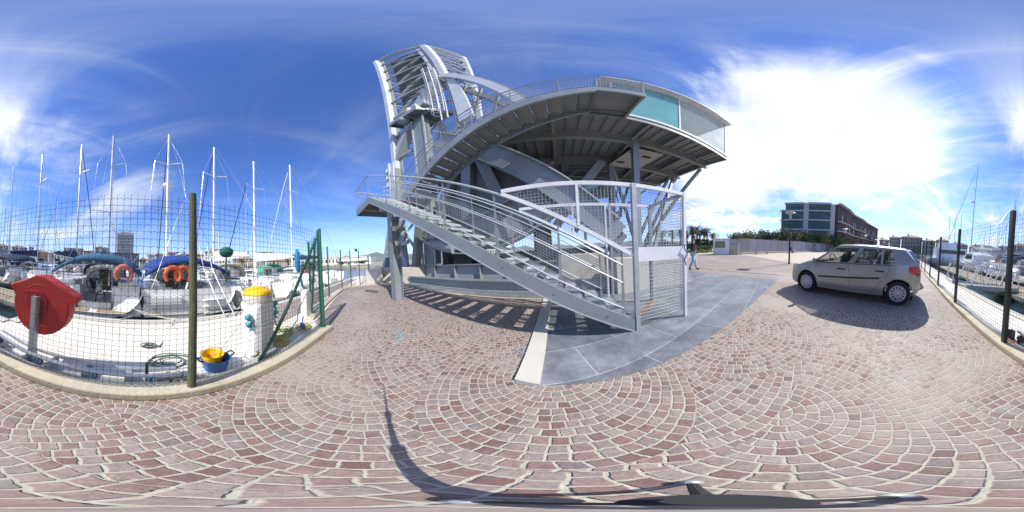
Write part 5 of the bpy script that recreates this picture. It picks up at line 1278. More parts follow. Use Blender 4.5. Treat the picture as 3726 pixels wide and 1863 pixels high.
def palm(label,az,d,h,seed,n=34,fl=2.0,z0=0,grp='palms on the lawn'):
    r=random.Random(seed); b=wp(az,d,z0); t=thing('palm_tree',label,'palm',tuple(b),'W',grp)
    mb=MB(); lean=Vector((r.uniform(-.3,.3),r.uniform(-.3,.3),0)); top=b+Vector((0,0,h-fl*.45))+lean; mb.tube([b,b+(top-b)*.5+lean*.2,top],.26,9,.2); mb.sphere(tuple(top),.42,8,1.2); mb.build('trunk',BARK,t)
    mb=MB()
    for k in range(n):
        a=r.uniform(0,6.28); e=R(r.uniform(-50,72)); L_=fl*r.uniform(.75,1.1); p=top.copy(); dh=Vector((math.cos(a),math.sin(a),0)); ang=e; seg=6; pts=[p.copy()]
        for s in range(seg):
            p=p+(dh*math.cos(ang)+Vector((0,0,math.sin(ang))))*(L_/seg); ang-=R(r.uniform(12,24)); pts.append(p.copy())
        side=Vector((-math.sin(a),math.cos(a),0))
        for i in range(1,len(pts)):
            q=pts[i]; q0=pts[i-1]; fw_=(q-q0)
            wd=fl*.22*math.sin(math.pi*(i/(seg+.6)))+.05
            for s in (-1,1):
                for f_ in (0,.5):
                    o_=q0+fw_*f_; tip=o_+side*s*wd+fw_*.9+Vector((0,0,-wd*.5)); mb.add([o_,o_+fw_*.30,tip],[(0,1,2)])
        for i in range(1,len(pts)): mb.bar(pts[i-1],pts[i],.035,.03)
    mb.build('fronds',LF_P,t); return t
pl=[(61.6,44,5.6),(63.2,38,5.9),(65.2,42,6.4),(66.2,47,6.2),(67.4,45,6.3),(68.9,50,6.2),(59.3,40,5.5),(56.3,43,5.6),(52.8,46,5.8),(70.6,60,6.0)]
pt=['first palm right of the walking man','tallest palm of the clump right above the walking man','shaggy palm in the middle of the clump','rear palm of the clump on the lawn','palm with drooping fronds at the right of the clump','outermost right palm of the clump','palm seen through the white wire cage near its edge','palm seen through the middle of the white wire cage','leftmost palm seen through the white wire cage','small distant palm beyond the lawn']
for i,((az,d_,h),tx) in enumerate(zip(pl,pt)): palm(tx,az,d_,h,i+3)
tree('low round grey-green bush on the lawn right of the walking man',67.0,30,1.6,3.6,LF_O,41,False,700,'bush','bush')
tree('dark dense shrub behind the walking man',62.5,31,2.2,4.4,LF_D,42,False,700,'bush','bush')
tree('dark rounded bush left of the ticket kiosk',71.4,36,2.6,4.6,LF_D,43,False,700,'bush','bush')
tree('dark bush directly above the kiosk roof',75.6,40,2.9,4.6,LF_D,44,False,600,'bush','bush')
tree('slim dark cypress-like shrub beside the kiosk',70.2,33,3.0,1.2,LF_D,45,False,500,'bush','bush')
tree('olive-green tree rising at the left end of the panel wall',78.6,38,4.9,4.0,LF_O,46,True,900)
tree('bright yellow-green tree behind the panel wall',81.2,36,4.6,4.4,LF_Y,47,True,900)
hz=[(84,33,3.4,4.2,'Y'),(86.6,33,3.3,3.6,'O'),(89.2,34,3.4,3.8,'D'),(91.6,35,3.5,3.8,'O'),(93.8,36,3.6,3.4,'Y'),(95.8,37,3.7,3.4,'D'),(97.6,38,4.2,3.6,'O'),(99.6,40,4.0,3.6,'Y'),(101.6,42,4.1,3.6,'D'),(103.6,45,4.4,4.0,'O'),(105.6,47,4.4,4.0,'D'),(107.6,50,5.0,4.2,'O'),(109.5,52,4.6,4.2,'Y'),(111.4,55,4.4,4.4,'D'),(113.4,58,4.4,4.6,'O'),(115.4,61,4.4,4.8,'Y'),(117.4,65,4.4,5.2,'O'),(119.4,71,4.4,5.5,'D')]
ht={'Y':'yellow-green','O':'olive','D':'dark green'}
where=['right after the bright tree','third from the left end of the wall','behind the first bench','above the gap between the benches','left of the tall street lamp','just left of the apartment block end','right behind the tall street lamp','below the first glass balconies','below the stair tower of the apartments','under the second set of balconies','behind the third bench','taller one between the two balcony groups','below the corner of the teal balconies','at the start of the brown facade','over the front windscreen of the silver hatchback','over the roof of the silver hatchback','near the second small street lamp','last one before the wall ends']
for i,((az,d_,h,w,k),wh_) in enumerate(zip(hz,where)): tree(ht[k]+' hedge shrub, '+wh_,az,d_,h*1.5,w*1.3,{'Y':LF_Y,'O':LF_O,'D':LF_D}[k],60+i,False,800,'hedge_shrub','shrub','hedge shrubs behind the panel wall')
def bare(label,az,d_,h,seed):
    r=random.Random(seed); b=wp(az,d_); t=thing('bare_tree',label,'tree',tuple(b),'W','leafless trees'); mb=MB(); mb.tube([b,b+Vector((.1,0,h*.45))],h*.02,6,h*.013); mb.build('trunk',BARKG,t); mb=MB()
    def br_(p,dv,L_,rr,dep):
        q=p+dv*L_; mb.tube([p,q],rr,4,rr*.6)
        if dep==0: return
        for k in range(3): v=(dv+Vector((r.uniform(-.7,.7),r.uniform(-.7,.7),r.uniform(-.1,.5)))).normalized(); br_(q,v,L_*.68,rr*.6,dep-1)
    for k in range(4): br_(b+Vector((.1,0,h*.4)),Vector((r.uniform(-.6,.6),r.uniform(-.6,.6),1)).normalized(),h*.22,h*.009,3)
    mb.build('branches',BARKG,t)
for i,(az,d_,h,w,tx) in enumerate(((59.0,34,2.0,5,'dark shrub seen low through the white wire cage'),(65.6,36,2.3,5.4,'wide dark shrub under the palms'),(69.3,38,2.5,4.6,'rounded dark green shrub under the outermost palms'),(54.5,36,2.2,5.4,'leftmost dark shrub seen through the white wire cage'),(73.6,34,2.6,3.4,'dark green shrub touching the left side of the kiosk roof'))): tree(tx,az,d_,h*1.25,w,LF_D if i%2 else LF_O,170+i,False,900,'bush','bush')
for i,(az,d_,tx) in enumerate(((65.2,26,'pale yellow flowering tuft nearest the walking man'),(68.6,27,'pale yellow flowering tuft in the middle of the lawn'),(66.8,28.5,'small pale tuft under the grey-green bush'))): tree(tx,az,d_,.55,1.0,LF_Y,190+i,False,200,'grass_tuft','plant','pale tufts on the lawn')
bare('leafless tree left of the apartment block end',94.2,50,7.2,1); bare('bare purple-brown tree between the palms and the kiosk',71.6,46,5.0,2)
bare('large leafless tree beyond the brown facade',129.2,150,14,3); bare('second leafless tree over the pink houses',131.4,150,13,5)
# palms and trees on the far quay
for i,(az,d_,h,fl,tx) in enumerate(((-104.8,112,7.6,3.2,'big palm in front of the white mansion'),(-74.9,100,9.4,2.8,'palm above the dark-roofed quay shed'),(-79.0,100,6.6,2.6,'half-hidden palm behind the yellow-beige stern cover'),(-67.6,90,9.0,2.6,'palm seen through the green corner fence'),(-87.6,105,7.0,2.4,'palm in front of the cream tower of flats'),(-114.3,110,6.0,2.4,'palm just behind the wooden fence post'))):
    palm(tx,az,d_,h,90+i,30,fl,grp='palms on the far quay')
for i,(az,tx) in enumerate(((-95,'dark green tree over the long low building'),(-130.0,'dark tree beside the glazed office'),(-120.5,'green tree in front of the white corner house'),(-116.8,'green street tree by the cream house'),(-126.8,'street tree before the brown-fronted house'))):
    tree(tx,az,120,7 if i else 8,6,LF_D if i%2==0 else LF_O,120+i,True,500,grp='trees on the far quay')
for i,(az,tx) in enumerate(((-59.5,'scrubby green bush on the far beach, leftmost'),(-56.9,'scrubby green bush below the hangar'),(-54.2,'wide dark bush on the far beach under the flagpoles'),(-51.9,'tall dark bush beside the concrete plinth'))):
    tree(tx,az,95,3.5,7,LF_D,140+i,False,450,'bush','bush','bushes on the far beach',-.35)
# flagpoles and a channel beacon
for i,(az,tx) in enumerate(((-58.0,'slim white flagpole left of the group'),(-56.4,'white flagpole second in the group by the channel'),(-55.9,'white flagpole in the middle of the group'),(-55.2,'white flagpole flying a dark flag'))):
    b=wp(az,80,-.3); t=thing('flagpole',tx,'flagpole',tuple(b),'W','flagpoles by the channel'); mb=MB(); mb.tube([b,b+Vector((0,0,8.8+.4*(i==1)))],.09,6,.05); mb.build('pole',WHITE,t)
    if i==3: mb=MB(); rows=[[(b.x+k*.25*.6,b.y+k*.25*.8+.1*math.sin(k*1.5),b.z+8.8-.1*k-j*1.4) for j in (0,1)] for k in range(6)]; mb.grid(rows); mb.build('flag',CNAVY,t)
b=wp(-50.6,60,-.4); t=thing('channel_beacon','green and white channel light post beside the plinth','beacon',tuple(b),'W'); mb=MB(); mb.tube([b,b+Vector((0,0,4.3))],.22,8); mb.tube([b+Vector((0,0,2.9)),b+Vector((0,0,3.1))],.7,8); mb.build('post',GREENP,t); mb=MB(); mb.tube([b+Vector((0,0,4.3)),b+Vector((0,0,4.8))],.2,8); mb.build('lantern',WHITE,t)

# ------------------------------------------------------------------ people
SKIN=mat('skin',(.42,.24,.17),.55,0,.05,20)
def skinned(name,joints,edges,m,parent,sub=2,root=0):
    me=bpy.data.meshes.new(name); me.from_pydata([j[0] for j in joints],edges,[]); me.materials.append(m)
    o=bpy.data.objects.new(name,me); C.objects.link(o); o.parent=parent; BASE[o]=Vector((0,0,0))
    sk=o.modifiers.new('skin','SKIN'); sk.use_smooth_shade=True
    me.skin_vertices.new(name='') if not me.skin_vertices else None
    for i,j in enumerate(joints): 
        r=j[1]; me.skin_vertices[0].data[i].radius=(r,r) if not isinstance(r,tuple) else r
        me.skin_vertices[0].data[i].use_root=(i==root)
    s=o.modifiers.new('sub','SUBSURF'); s.levels=sub; s.render_levels=sub; return o
def person_walk(label,x,y,face):
    """faces +x locally, mid-stride, hands near the jacket pockets"""
    t=thing('person',label,'person',(0,0,0),'W'); 
    J=[((0,0,.97),.13),((0,0,1.15),.12),((.01,0,1.32),.145),((.02,0,1.47),.09),((.035,0,1.55),.052),((.05,0,1.64),.075),((.06,0,1.71),.088),((.055,0,1.78),.07),
       ((.02,.17,1.43),.062),((-.05,.23,1.17),.048),((.10,.24,.98),.034),((.15,.235,.93),.028),
       ((.02,-.17,1.43),.062),((-.04,-.23,1.17),.048),((.12,-.24,1.00),.034),((.17,-.235,.95),.028),
       ((0,.09,.93),.095),((.11,.09,.51),.062),((.17,.09,.12),.045),((.18,.09,.06),.042),((.30,.09,.035),.03),
       ((0,-.09,.93),.095),((.02,-.09,.50),.062),((-.17,-.09,.14),.045),((-.21,-.09,.09),.04),((-.11,-.09,.03),.03)]
    Ed=[(0,1),(1,2),(2,3),(3,4),(4,5),(5,6),(6,7),(3,8),(8,9),(9,10),(10,11),(3,12),(12,13),(13,14),(14,15),(0,16),(16,17),(17,18),(18,19),(19,20),(0,21),(21,22),(22,23),(23,24),(24,25)]
    body=skinned('body',J,Ed,SKIN,t)
    # clothing shells
    jk=skinned('jacket',[((0,0,.90),.150),((0,0,1.10),.155),((.01,0,1.32),.175),((.02,0,1.46),.11),((.02,.18,1.43),.085),((-.05,.24,1.17),.072),((.09,.245,1.0),.056),((.02,-.18,1.43),.085),((-.04,-.24,1.17),.072),((.11,-.245,1.02),.056)],[(0,1),(1,2),(2,3),(3,4),(4,5),(5,6),(3,7),(7,8),(8,9)],mat('navy_jacket',(.018,.022,.045),.8,0,.2,9),t)
    skinned('shirt',[((.055,0,.98),.115),((.065,0,1.2),.125),((.07,0,1.38),.11)],[(0,1),(1,2)],mat('maroon_shirt',(.16,.025,.02),.8,0,.2,9),t)
    jm=mat('light_blue_jeans',(.42,.54,.68),.85,0,.15,9,bump=.3,bscale=30)
    skinned('jeans',[((0,0,.93),.14),((0,.09,.88),.105),((.11,.09,.51),.082),((.165,.09,.11),.07),((0,-.09,.88),.105),((.02,-.09,.50),.082),((-.165,-.09,.15),.068)],[(0,1),(1,2),(2,3),(0,4),(4,5),(5,6)],jm,t)
    shm=mat('dark_shoes',(.03,.022,.02),.6)
    skinned('shoe',[((.155,.09,.06),.055),((.25,.09,.045),.05),((.35,.09,.035),.036)],[(0,1),(1,2)],shm,t)
    skinned('shoe',[((-.22,-.09,.12),.055),((-.17,-.09,.06),.048),((-.08,-.09,.03),.034)],[(0,1),(1,2)],shm,t)
    mb=MB(); mb.sphere((.045,0,1.80),.105,14,.72,1.12,1.0); mb.sphere((.13,0,1.775),.07,12,.18,1.2,.9); cp=mb.build('cap',mat('maroon_cap',(.17,.02,.03),.8),t,smooth=True)
    mb=MB(); mb.sphere((.145,0,1.69),.016,8,1.4); mb.build('nose',SKIN,t,smooth=True)
    for e_ in (1,-1): mb=MB(); mb.sphere((.05,.09*e_,1.70),.022,8,1.4,.7,.4); mb.build('ear',SKIN,t,smooth=True)
    for e_ in (1,-1): mb=MB(); mb.sphere((.128,.032*e_,1.722),.011,8); mb.build('eye',DARK,t,smooth=True)
    mb=MB(); mb.sphere((.130,0,1.655),.02,8,.3,.5,1.2); mb.build('mouth',mat('lips',(.30,.10,.08),.6),t,smooth=True)
    for s in (1,-1):
        hx=(.155,.235*s,.925) if s>0 else (.175,-.235,.945)
        for k in range(4): mb=MB(); o=Vector(hx)+Vector((.012*k-.02,-.0,-.01)); mb.tube([o,o+Vector((.01,-.01*s,-.045)),o+Vector((-.005,-.025*s,-.07))],.0085,6,.006); mb.build('finger',SKIN,t,smooth=True)
        mb=MB(); o=Vector(hx); mb.tube([o+Vector((.015,-.01*s,.0)),o+Vector((.035,-.035*s,-.03))],.010,6,.007); mb.build('thumb',SKIN,t,smooth=True)
    t.location=(x,y,.006); t.rotation_euler=(0,0,face); t.scale=(1.0,)*3; return t
pf=Vector((7.94,3.94,0))
person_walk('man in a navy jacket, maroon cap and light blue jeans walking past the cage',pf.x,pf.y,R(-66))
def person_sit(label,x,y,rz):
    t=thing('person',label,'person',(0,0,0),'W')
    J=[((0,0,.55),.13),((0,-.05,.75),.13),((0,-.12,.98),.14),((0,-.15,1.08),.07),((0,-.2,1.18),.085),((0,-.21,1.25),.08),((.17,-.13,1.03),.06),((.2,-.30,.80),.05),((.1,-.42,.72),.04),((-.17,-.13,1.03),.06),((-.2,-.30,.80),.05),((-.1,-.42,.72),.04),
       ((.1,0,.53),.09),((.15,-.42,.52),.07),((.15,-.45,.10),.05),((.15,-.58,.06),.04),((-.1,0,.53),.09),((-.15,-.42,.52),.07),((-.18,-.40,.10),.05),((-.18,-.53,.06),.04)]
    Ed=[(0,1),(1,2),(2,3),(3,4),(4,5),(2,6),(6,7),(7,8),(2,9),(9,10),(10,11),(0,12),(12,13),(13,14),(14,15),(0,16),(16,17),(17,18),(18,19)]
    skinned('body',J,Ed,mat('dark_clothes',(.02,.02,.03),.85),t); mb=MB(); mb.sphere((0,-.215,1.24),.088,12,1.1); mb.build('head',SKIN,t,smooth=True); mb=MB(); mb.sphere((0,-.205,1.27),.094,12,.9); mb.build('hair',BLACK,t,smooth=True)
    t.location=(x,y,0); t.rotation_euler=(0,0,rz)
person_sit('person in dark clothes sitting on the second bench by the panel wall',30.0,-4.15,R(-42))
# ------------------------------------------------------------------ sailing boats (local: y toward the bow, z from the waterline)
def hull_rows(L,B,fb0,fb1,n=18,m=9,stern=.86,bowp=.62):
    rows=[]
    for i in range(n+1):
        t=i/n; y=L*t
        b=B/2*(stern+(1-stern)*math.sin(min(1,t/.42)*math.pi/2)) if t<.42 else B/2*max(0.012,(1-((t-.42)/.58)**2.1))**bowp
        zd=fb0+(fb1-fb0)*t**1.6-.06*math.sin(math.pi*t); keel=-.05 -.42*math.sin(math.pi*min(1,t*1.02))**.7 +.52*max(0,1-t/.16)**1.3
        row=[]
        for k in range(m+1):
            u=k/m; a=u*math.pi/2; x=b*(math.sin(a)**.75); z=keel+(zd-keel)*(1-math.cos(a))**(.85) 
            row.append((x,y,z))
        rows.append(row)
    return rows
def sailboat(label,group,closed=False,L=10.5,B=3.5,mast_y=5.4,mast_h=14.5,hull=None,canvas=None,bimini=None,hood=None,mastm=None,boomc=None,buoys=1,wheels=1,stripe=None,rad=False,seed=0,forestay=None,spread=2,simple=False,windgen=False,buoym=None,lean=0):
    hull=hull or GEL; mastm=mastm or ALU; r=random.Random(seed)
    t=thing('sailing_boat',label,'sailing boat',(0,0,0),'W',group)
    fb0,fb1=1.42,1.66; rows=hull_rows(L,B,fb0,fb1)
    mb=MB()
    full=[[(-x,y,z) for x,y,z in reversed(rw)][:-1]+rw for rw in rows]; mb.grid(full)
    n=len(full[0]); 
    hb=mb.build('hull',hull,t,smooth=True,ang=50)
    # scooped transom with steps
    mb=MB(); tr=full[0]; k0=[(x,-.0,z) for x,y,z in tr]
    low=[(x,-.02,z) for x,y,z in tr if z<.30]; 
    mb.add([(x,0.0,z) for x,y,z in tr if z<=.70],[tuple(range(len([1 for x,y,z in tr if z<=.70])))]) 
    w0=B*.43
    if closed:
        up=[(x,.0,z) for x,y,z in tr]; mb.add([(x,-.01+.10*z,z) for x,y,z in up],[tuple(range(len(up)))])
        for k_ in range(3): mb.box(.35,1.05,-.06+.02*k_,.12,.62+.2*k_,.66+.2*k_)
        mb.box(-1.25,-.35,.02,.14,.98,1.20)
    mb.box(-w0+.05,w0-.05,.0,.55,.60,.68)
    for s in (-1,1): mb.add([(s*w0,.0,.68),(s*(w0*.93),.62,fb0),(s*(w0*.45),.62,fb0),(s*(w0*.40),.3,.68),(s*w0*.99,.62,.68)],[(0,1,2,3),(0,4,1)])
    mb.box(-w0*.98,-w0*.36,.55,.62,.66,fb0); mb.box(w0*.36,w0*.98,.55,.62,.66,fb0); mb.box(-w0*.36,w0*.36,.40,.48,.66,.90); mb.box(-w0*.9,-w0*.5,.62,1.5,.9,fb0+.12); mb.box(w0*.5,w0*.9,.62,1.5,.9,fb0+.12)
    mb.build('transom',GEL if hull is not NAVY else GEL,t)
    mb=MB(); 
    for xa,xb in ((-w0+.12,-.12),(.12,w0-.12)): mb.box(xa,xb,.04,.38,.682,.692)
    mb.build('swim_platform_teak',TEAK,t)
    # deck and cockpit
    mb=MB()
    for a,b in zip(rows[1:],rows[2:]):
        ya,yb=a[-1][1],b[-1][1]; xa,xb=a[-1][0]-.02,b[-1][0]-.02; za,zb=a[-1][2]-.01,b[-1][2]-.01
        if yb<L*.36:
            i0,i1=min(xa,.82),min(xb,.82)
            for s in (-1,1): mb.add([(s*xa,ya,za),(s*xb,yb,zb),(s*i1,yb,zb+.10),(s*i0,ya,za+.10),(s*i0*.8,ya,.88),(s*i1*.8,yb,.88)],[(0,1,2,3) if s<0 else (3,2,1,0),(3,2,5,4) if s<0 else (4,5,2,3)])
        else: mb.add([(-xa,ya,za),(-xb,yb,zb),(0,yb,zb+.06),(0,ya,za+.06),(xb,yb,zb),(xa,ya,za)],[(0,3,2,1),(3,5,4,2)])
    mb.build('deck',GEL,t)
    mb=MB(); mb.box(-.7,.7,.49,L*.36,.80,.86); mb.build('cockpit_sole',mat('cockpit_grey',(.55,.54,.50),.6,0,.05,3),t)
    # coachroof
    y0,y1=L*.35,L*.68; mb=MB(); rr=[]
    for i in range(9):
        u=i/8; y=y0+(y1-y0)*u; w=1.12*(1-.55*u**1.5); h=.46*(1-u**2.2)+.03; zb=fb0+.05+.12*u
        rr.append([(-w,y,zb),(-w*.93,y,zb+h*.8),(-w*.6,y,zb+h),(0,y,zb+h*1.06),(w*.6,y,zb+h),(w*.93,y,zb+h*.8),(w,y,zb)])
    mb.grid(rr); mb.add(rr[0],[tuple(range(7))]); cr_=mb.build('coachroof',GEL,t,smooth=True,ang=40)
    mb=MB(); mb.box(-.3,.3,y0-.03,y0-.004,.9,fb0+.46); mb.build('companionway',mat('companionway_wood',(.16,.12,.09),.6),t)
    for s in (-1,1):
        mb=MB(); mb.add([(s*1.085,y0+.5,fb0+.17),(s*.98,y0+1.9,fb0+.22),(s*.95,y0+1.85,fb0+.34),(s*1.05,y0+.55,fb0+.38)],[(0,1,2,3) if s<0 else (3,2,1,0)]); mb.build('cabin_window',GLASSD,t)
    # mast, boom, spreaders, rigging
    mz=fb0+.45; mb=MB(); mb.tube([(0,mast_y,mz-.4),(lean*.5,mast_y-.05,mast_h*.5),(lean,mast_y-.15,mast_h)],.085,8,.065); ms=mb.build('mast',mastm,t,smooth=True)
    mb=MB(); mb.tube([(0,mast_y-.15,mz+.65),(0,1.35,mz+.75)],.06,8); bo=mb.build('boom',mastm,t,smooth=True)
    if boomc:
        mb=MB(); rr=[]
        for i in range(12):
            u=i/11; y=mast_y-.15-(mast_y-1.6)*u; zc=mz+.72+.08*u; hh=.42*(1-u)**1.1+.14+.03*math.sin(i*2.1+seed); w=.16-.05*u
            rr.append([(-.03,y,zc-.10),(-w,y,zc+hh*.25),(-w*.7,y,zc+hh*.7),(0,y,zc+hh),(w*.7,y,zc+hh*.7),(w,y,zc+hh*.25),(.03,y,zc-.10)])
        mb.grid(rr); mb.add(rr[0],[tuple(range(7))]); mb.add(rr[-1],[tuple(range(6,-1,-1))]); mb.build('sail_cover',boomc,t,smooth=True,ang=70)
    for k in range(spread):
        z=mz+(mast_h-mz)*((k+1)/(spread+.85)); w=1.15-.28*k; mb=MB(); mb.bar((-w,mast_y-.35,z+.05),(0,mast_y-.05,z),.07,.03); mb.bar((w,mast_y-.35,z+.05),(0,mast_y-.05,z),.07,.03); mb.build('spreader',mastm if k else ALU,ms)
    rigs=[((0,0.15,fb0),(lean,mast_y-.15,mast_h)),((0,L-.2,fb1),(lean,mast_y,mast_h*.97)) ]
    for s in (-1,1):
        zs_=[mz+(mast_h-mz)*((k+1)/(spread+.85)) for k in range(spread)]; pts=[(s*B*.44,mast_y-.3,fb0)]+[(s*(1.15-.28*k),mast_y-.35,z+.05) for k,z in enumerate(zs_)]+[(lean,mast_y-.1,mast_h*.97)]
        mb=MB(); mb.tube(pts,.009,4); mb.build('shroud',STAIN,t)
        mb=MB(); mb.tube([(s*B*.36,.1,fb0),(0,.9,mast_h*.38),(lean,mast_y-.15,mast_h)],.008,4); mb.build('backstay',STAIN,t)
    fs=forestay or WHITE; 
    mb=MB(); mb.tube([(0,L-.35,fb1+.2),(0,L-.8,fb1+1.2),(lean,mast_y+.15,mast_h*.93)],.06,6,.03); mb.build('furled_foresail',fs,t,smooth=True)
    mb=MB(); mb.tube([(lean,mast_y-.15,mast_h),(lean,mast_y-.15,mast_h+.55)],.012,4); mb.tube([(lean,mast_y-.15,mast_h+.1),(lean-.35,mast_y-.15,mast_h+.2)],.012,4); mb.build('masthead_aerial',BLACK,ms)
    if rad: mb=MB(); mb.lathe((0,mast_y+.35,mast_h*.62),[(0,-.1),(.27,-.1),(.30,0),(.25,.1),(0,.12)],14); mb.build('radar_dome',WHITE,ms)
    # rails
    mb=MB()
    for s in (-1,1):
        mb.tube([(s*.42,.55,fb0+.02),(s*.42,.5,fb0+.55),(s*B*.41,.35,fb0+.6),(s*B*.44,1.6,fb0+.6),(s*B*.44,1.6,fb0)],.016,5); mb.tube([(s*.42,.5,fb0+.3),(s*B*.41,.4,fb0+.32),(s*B*.44,1.6,fb0+.32)],.012,4)
        mb.tube([(s*B*.44,1.6,fb0+.6),(s*B*.47,L*.45,fb0+.6),(s*B*.36,L*.78,fb0+.75),(s*.15,L*.99,fb1+.6)],.008,4); mb.tube([(s*B*.44,1.6,fb0+.3),(s*B*.47,L*.45,fb0+.3),(s*B*.36,L*.78,fb0+.45)],.006,4)
        for y in (3,4.8,6.6): mb.tube([(s*B*.465*(1 if y<6 else .9),y,fb0),(s*B*.465*(1 if y<6 else .9),y,fb0+.6)],.012,4)
    mb.tube([(-.15,L*.99,fb1+.6),(.15,L*.99,fb1+.6)],.014,4); mb.build('guard_rail',STAIN,t)
    # wheel and pedestal
    for wx in ((0,) if wheels==1 else (-.75,.75)):
        mb=MB(); mb.box(wx-.1,wx+.1,1.35,1.6,.86,1.5); mb.build('steering_pedestal',GEL,t)
        mb=MB(); ring=[(wx+.45*math.cos(R(a)),1.30,1.45+.45*math.sin(R(a))) for a in range(0,360,20)]; mb.tube(ring,.018,5,closed=True)
        for a in range(0,360,60): mb.tube([(wx,1.30,1.45),(wx+.45*math.cos(R(a)),1.30,1.45+.45*math.sin(R(a)))],.01,4)
        mb.build('steering_wheel',BLACK,t)
    if hood:
        mb=MB(); rr=[]; yb=y0-.5
        for i in range(7):
            u=i/6; y=yb+1.5*u; hgt=(.50*(1-u**2.2)+.22); w=1.05-.1*u; row=[]
            for k in range(11): a=math.pi*k/10; row.append((-w*math.cos(a)*(1.0),y,fb0+.12+hgt*math.sin(a)**.55*1.0 if 0<k<10 else fb0+.12))
            rr.append(row)
        mb.grid(rr[:4]); h1=mb.build('sprayhood',hood,t,smooth=True,ang=70); solid(h1,.012)
        mb=MB(); mb.grid(rr[3:]); mb.build('sprayhood_window',CLEARW,t,smooth=True)
    if bimini:
        mb=MB(); rr=[]
        for i in range(7):
            u=i/6; y=.35+2.5*u; row=[]
            for k in range(11):
                v=-1+2*k/10; row.append((v*1.42,y+.0,2.34+.26*math.sin(u*math.pi*.6)-.45*abs(v)**2.3))
            rr.append(row)
        rr.insert(0,[(x*1.01,y-.03,z-.13) for x,y,z in rr[0]])
        mb.grid(rr); b_=mb.build('bimini',bimini,t,smooth=True,ang=70); solid(b_,.02)
        mb=MB()
        for y in (.5,1.6,2.7): mb.tube([(-1.5,1.6,fb0+.1),(-1.40,y,1.80),(-1.1,y,2.06),(0,y,2.20),(1.1,y,2.06),(1.40,y,1.80),(1.5,1.6,fb0+.1)],.014,5)
        mb.build('bimini_frame',STAIN,t)
    for k in range(buoys):
        bx=(B*.26-.35*k) if seed%2==0 else (-.25-.32*k); mb=MB(); pts=[(bx+.24*math.sin(R(a)),.30-.03*k,fb0+.42-.24*math.cos(R(a))) for a in range(35,326,20)]
        mb.tube(pts,.075,8); mb.build('horseshoe_buoy',buoym or ORANGE,t,smooth=True)
    for k in range(3):
        for s in (-1,1):
            y=2.0+k*2.2; bx=s*(B*.5+.07)*(1 if y<6.2 else .86); mb=MB(); mb.sphere((bx,y,.55),.13,10,2.0); mb.tube([(bx,y,.8),(s*B*.47,y,fb0+.3)],.008,4); mb.build('fender',mat('fender_grey',(.40,.40,.40),.5) if (k+seed)%3 else CNAVY,t,smooth=True)
    mb=MB(); mb.tube([(.18+.22*math.cos(R(a))*.7,.46,.95+.33*math.sin(R(a))) for a in range(0,360,30)],.02,5,closed=True); mb.build('coiled_hose',BLACK,t)
    if windgen: mb=MB(); mb.tube([(B*.38,.3,fb0),(B*.38,.3,fb0+1.0)],.025,6); mb.sphere((B*.38,.3,fb0+1.2),.26,12,.75); mb.build('covered_outboard',CGREEN if windgen==1 else mat('dark_green_cover',(.01,.09,.06),.8),t,smooth=True)

    return t
def float_at(t,x,y,rz=0,z=-.75,s=1): place(t,x,y,z,rz,'Q',s); return t
NG='sailing boats moored stern-to along the quay'
b1=sailboat('white sailing boat with dark sprayhood, slate-blue bimini and one faded red horseshoe buoy',NG,B=3.35,mast_y=5.4,mast_h=12.2,hood=CNAVY,bimini=CTEAL,boomc=CBEIGE,buoys=1,seed=2,buoym=PINKB,wheels=1); float_at(b1,-1.25,4.55,R(6))
b2=sailboat('broad white sailing boat with royal blue bimini and two orange horseshoe buoys',NG,B=3.45,mast_y=5.2,mast_h=12.45,bimini=CBLUE,hood=CNAVY,buoys=2,seed=3,closed=True,rad=True,windgen=2,forestay=CNAVY,mastm=MASTW); float_at(b2,1.65,4.62,R(-1))
b3=sailboat('white sailing boat with beige sprayhood and blue striped furled sail right of the wooden post',NG,B=3.3,mast_y=5.3,mast_h=11.85,hood=CBEIGE,boomc=WHITE,buoys=0,seed=4,forestay=CBLUE,mastm=MASTW,rad=False); float_at(b3,4.75,4.5,R(-2))
b4=sailboat('white sailing boat with green sprayhood and a bright blue cover on its upright outboard',NG,B=3.2,mast_y=5.2,mast_h=11.65,hood=CGREEN,boomc=WHITE,buoys=1,seed=5,forestay=CBLUE,mastm=MASTW,buoym=PINKB); float_at(b4,8.25,4.45,R(-2))
mb=MB(); mb.sphere((-.9,.35,1.0),.34,12,1.5,.7,.5); mb.sphere((-1.05,.35,2.35),.55,14,1.2,.35,.22); mb.build('outboard_cover',CCYAN,b4,smooth=True)
b5=sailboat('small white sailing boat with navy sprayhood and grey side dinghy nearest the bridge',NG,L=9,B=3.0,mast_y=4.6,mast_h=12.95,hood=CNAVY,boomc=CNAVY,buoys=0,seed=6,mastm=MASTW); float_at(b5,12.2,4.4,R(-4))
mb=MB(); mb.tube([(-1.75,.6,.75),(-1.8,3.6,.85),(-1.6,4.3,1.0)],.2,10); mb.tube([(-1.75,.6,1.2),(-1.8,3.6,1.3)],.16,10); mb.build('stowed_dinghy',GELG,b5,smooth=True)
PG='sailing boats moored off the floating pontoon'
b6=sailboat('white sailing boat off the pontoon with open navy boom cover',PG,B=3.3,mast_y=4.8,mast_h=13.7,hood=CNAVY,boomc=CNAVY,buoys=0,seed=7,forestay=CNAVY); float_at(b6,-4.95,7.3,R(-2))
b7=sailboat('white sailing boat off the pontoon with long navy sail cover and dark blue canopy',PG,B=3.3,mast_y=4.9,mast_h=13.6,hood=CNAVY,bimini=CNAVY,boomc=CNAVY,buoys=0,seed=8); float_at(b7,-8.7,7.3,R(0))
b8=sailboat('white sailing boat off the pontoon with black canopy near the left edge',PG,B=3.2,mast_y=4.9,mast_h=13.4,hood=BLACK,boomc=CGREY,buoys=0,seed=9); float_at(b8,-12.4,7.3,R(0))
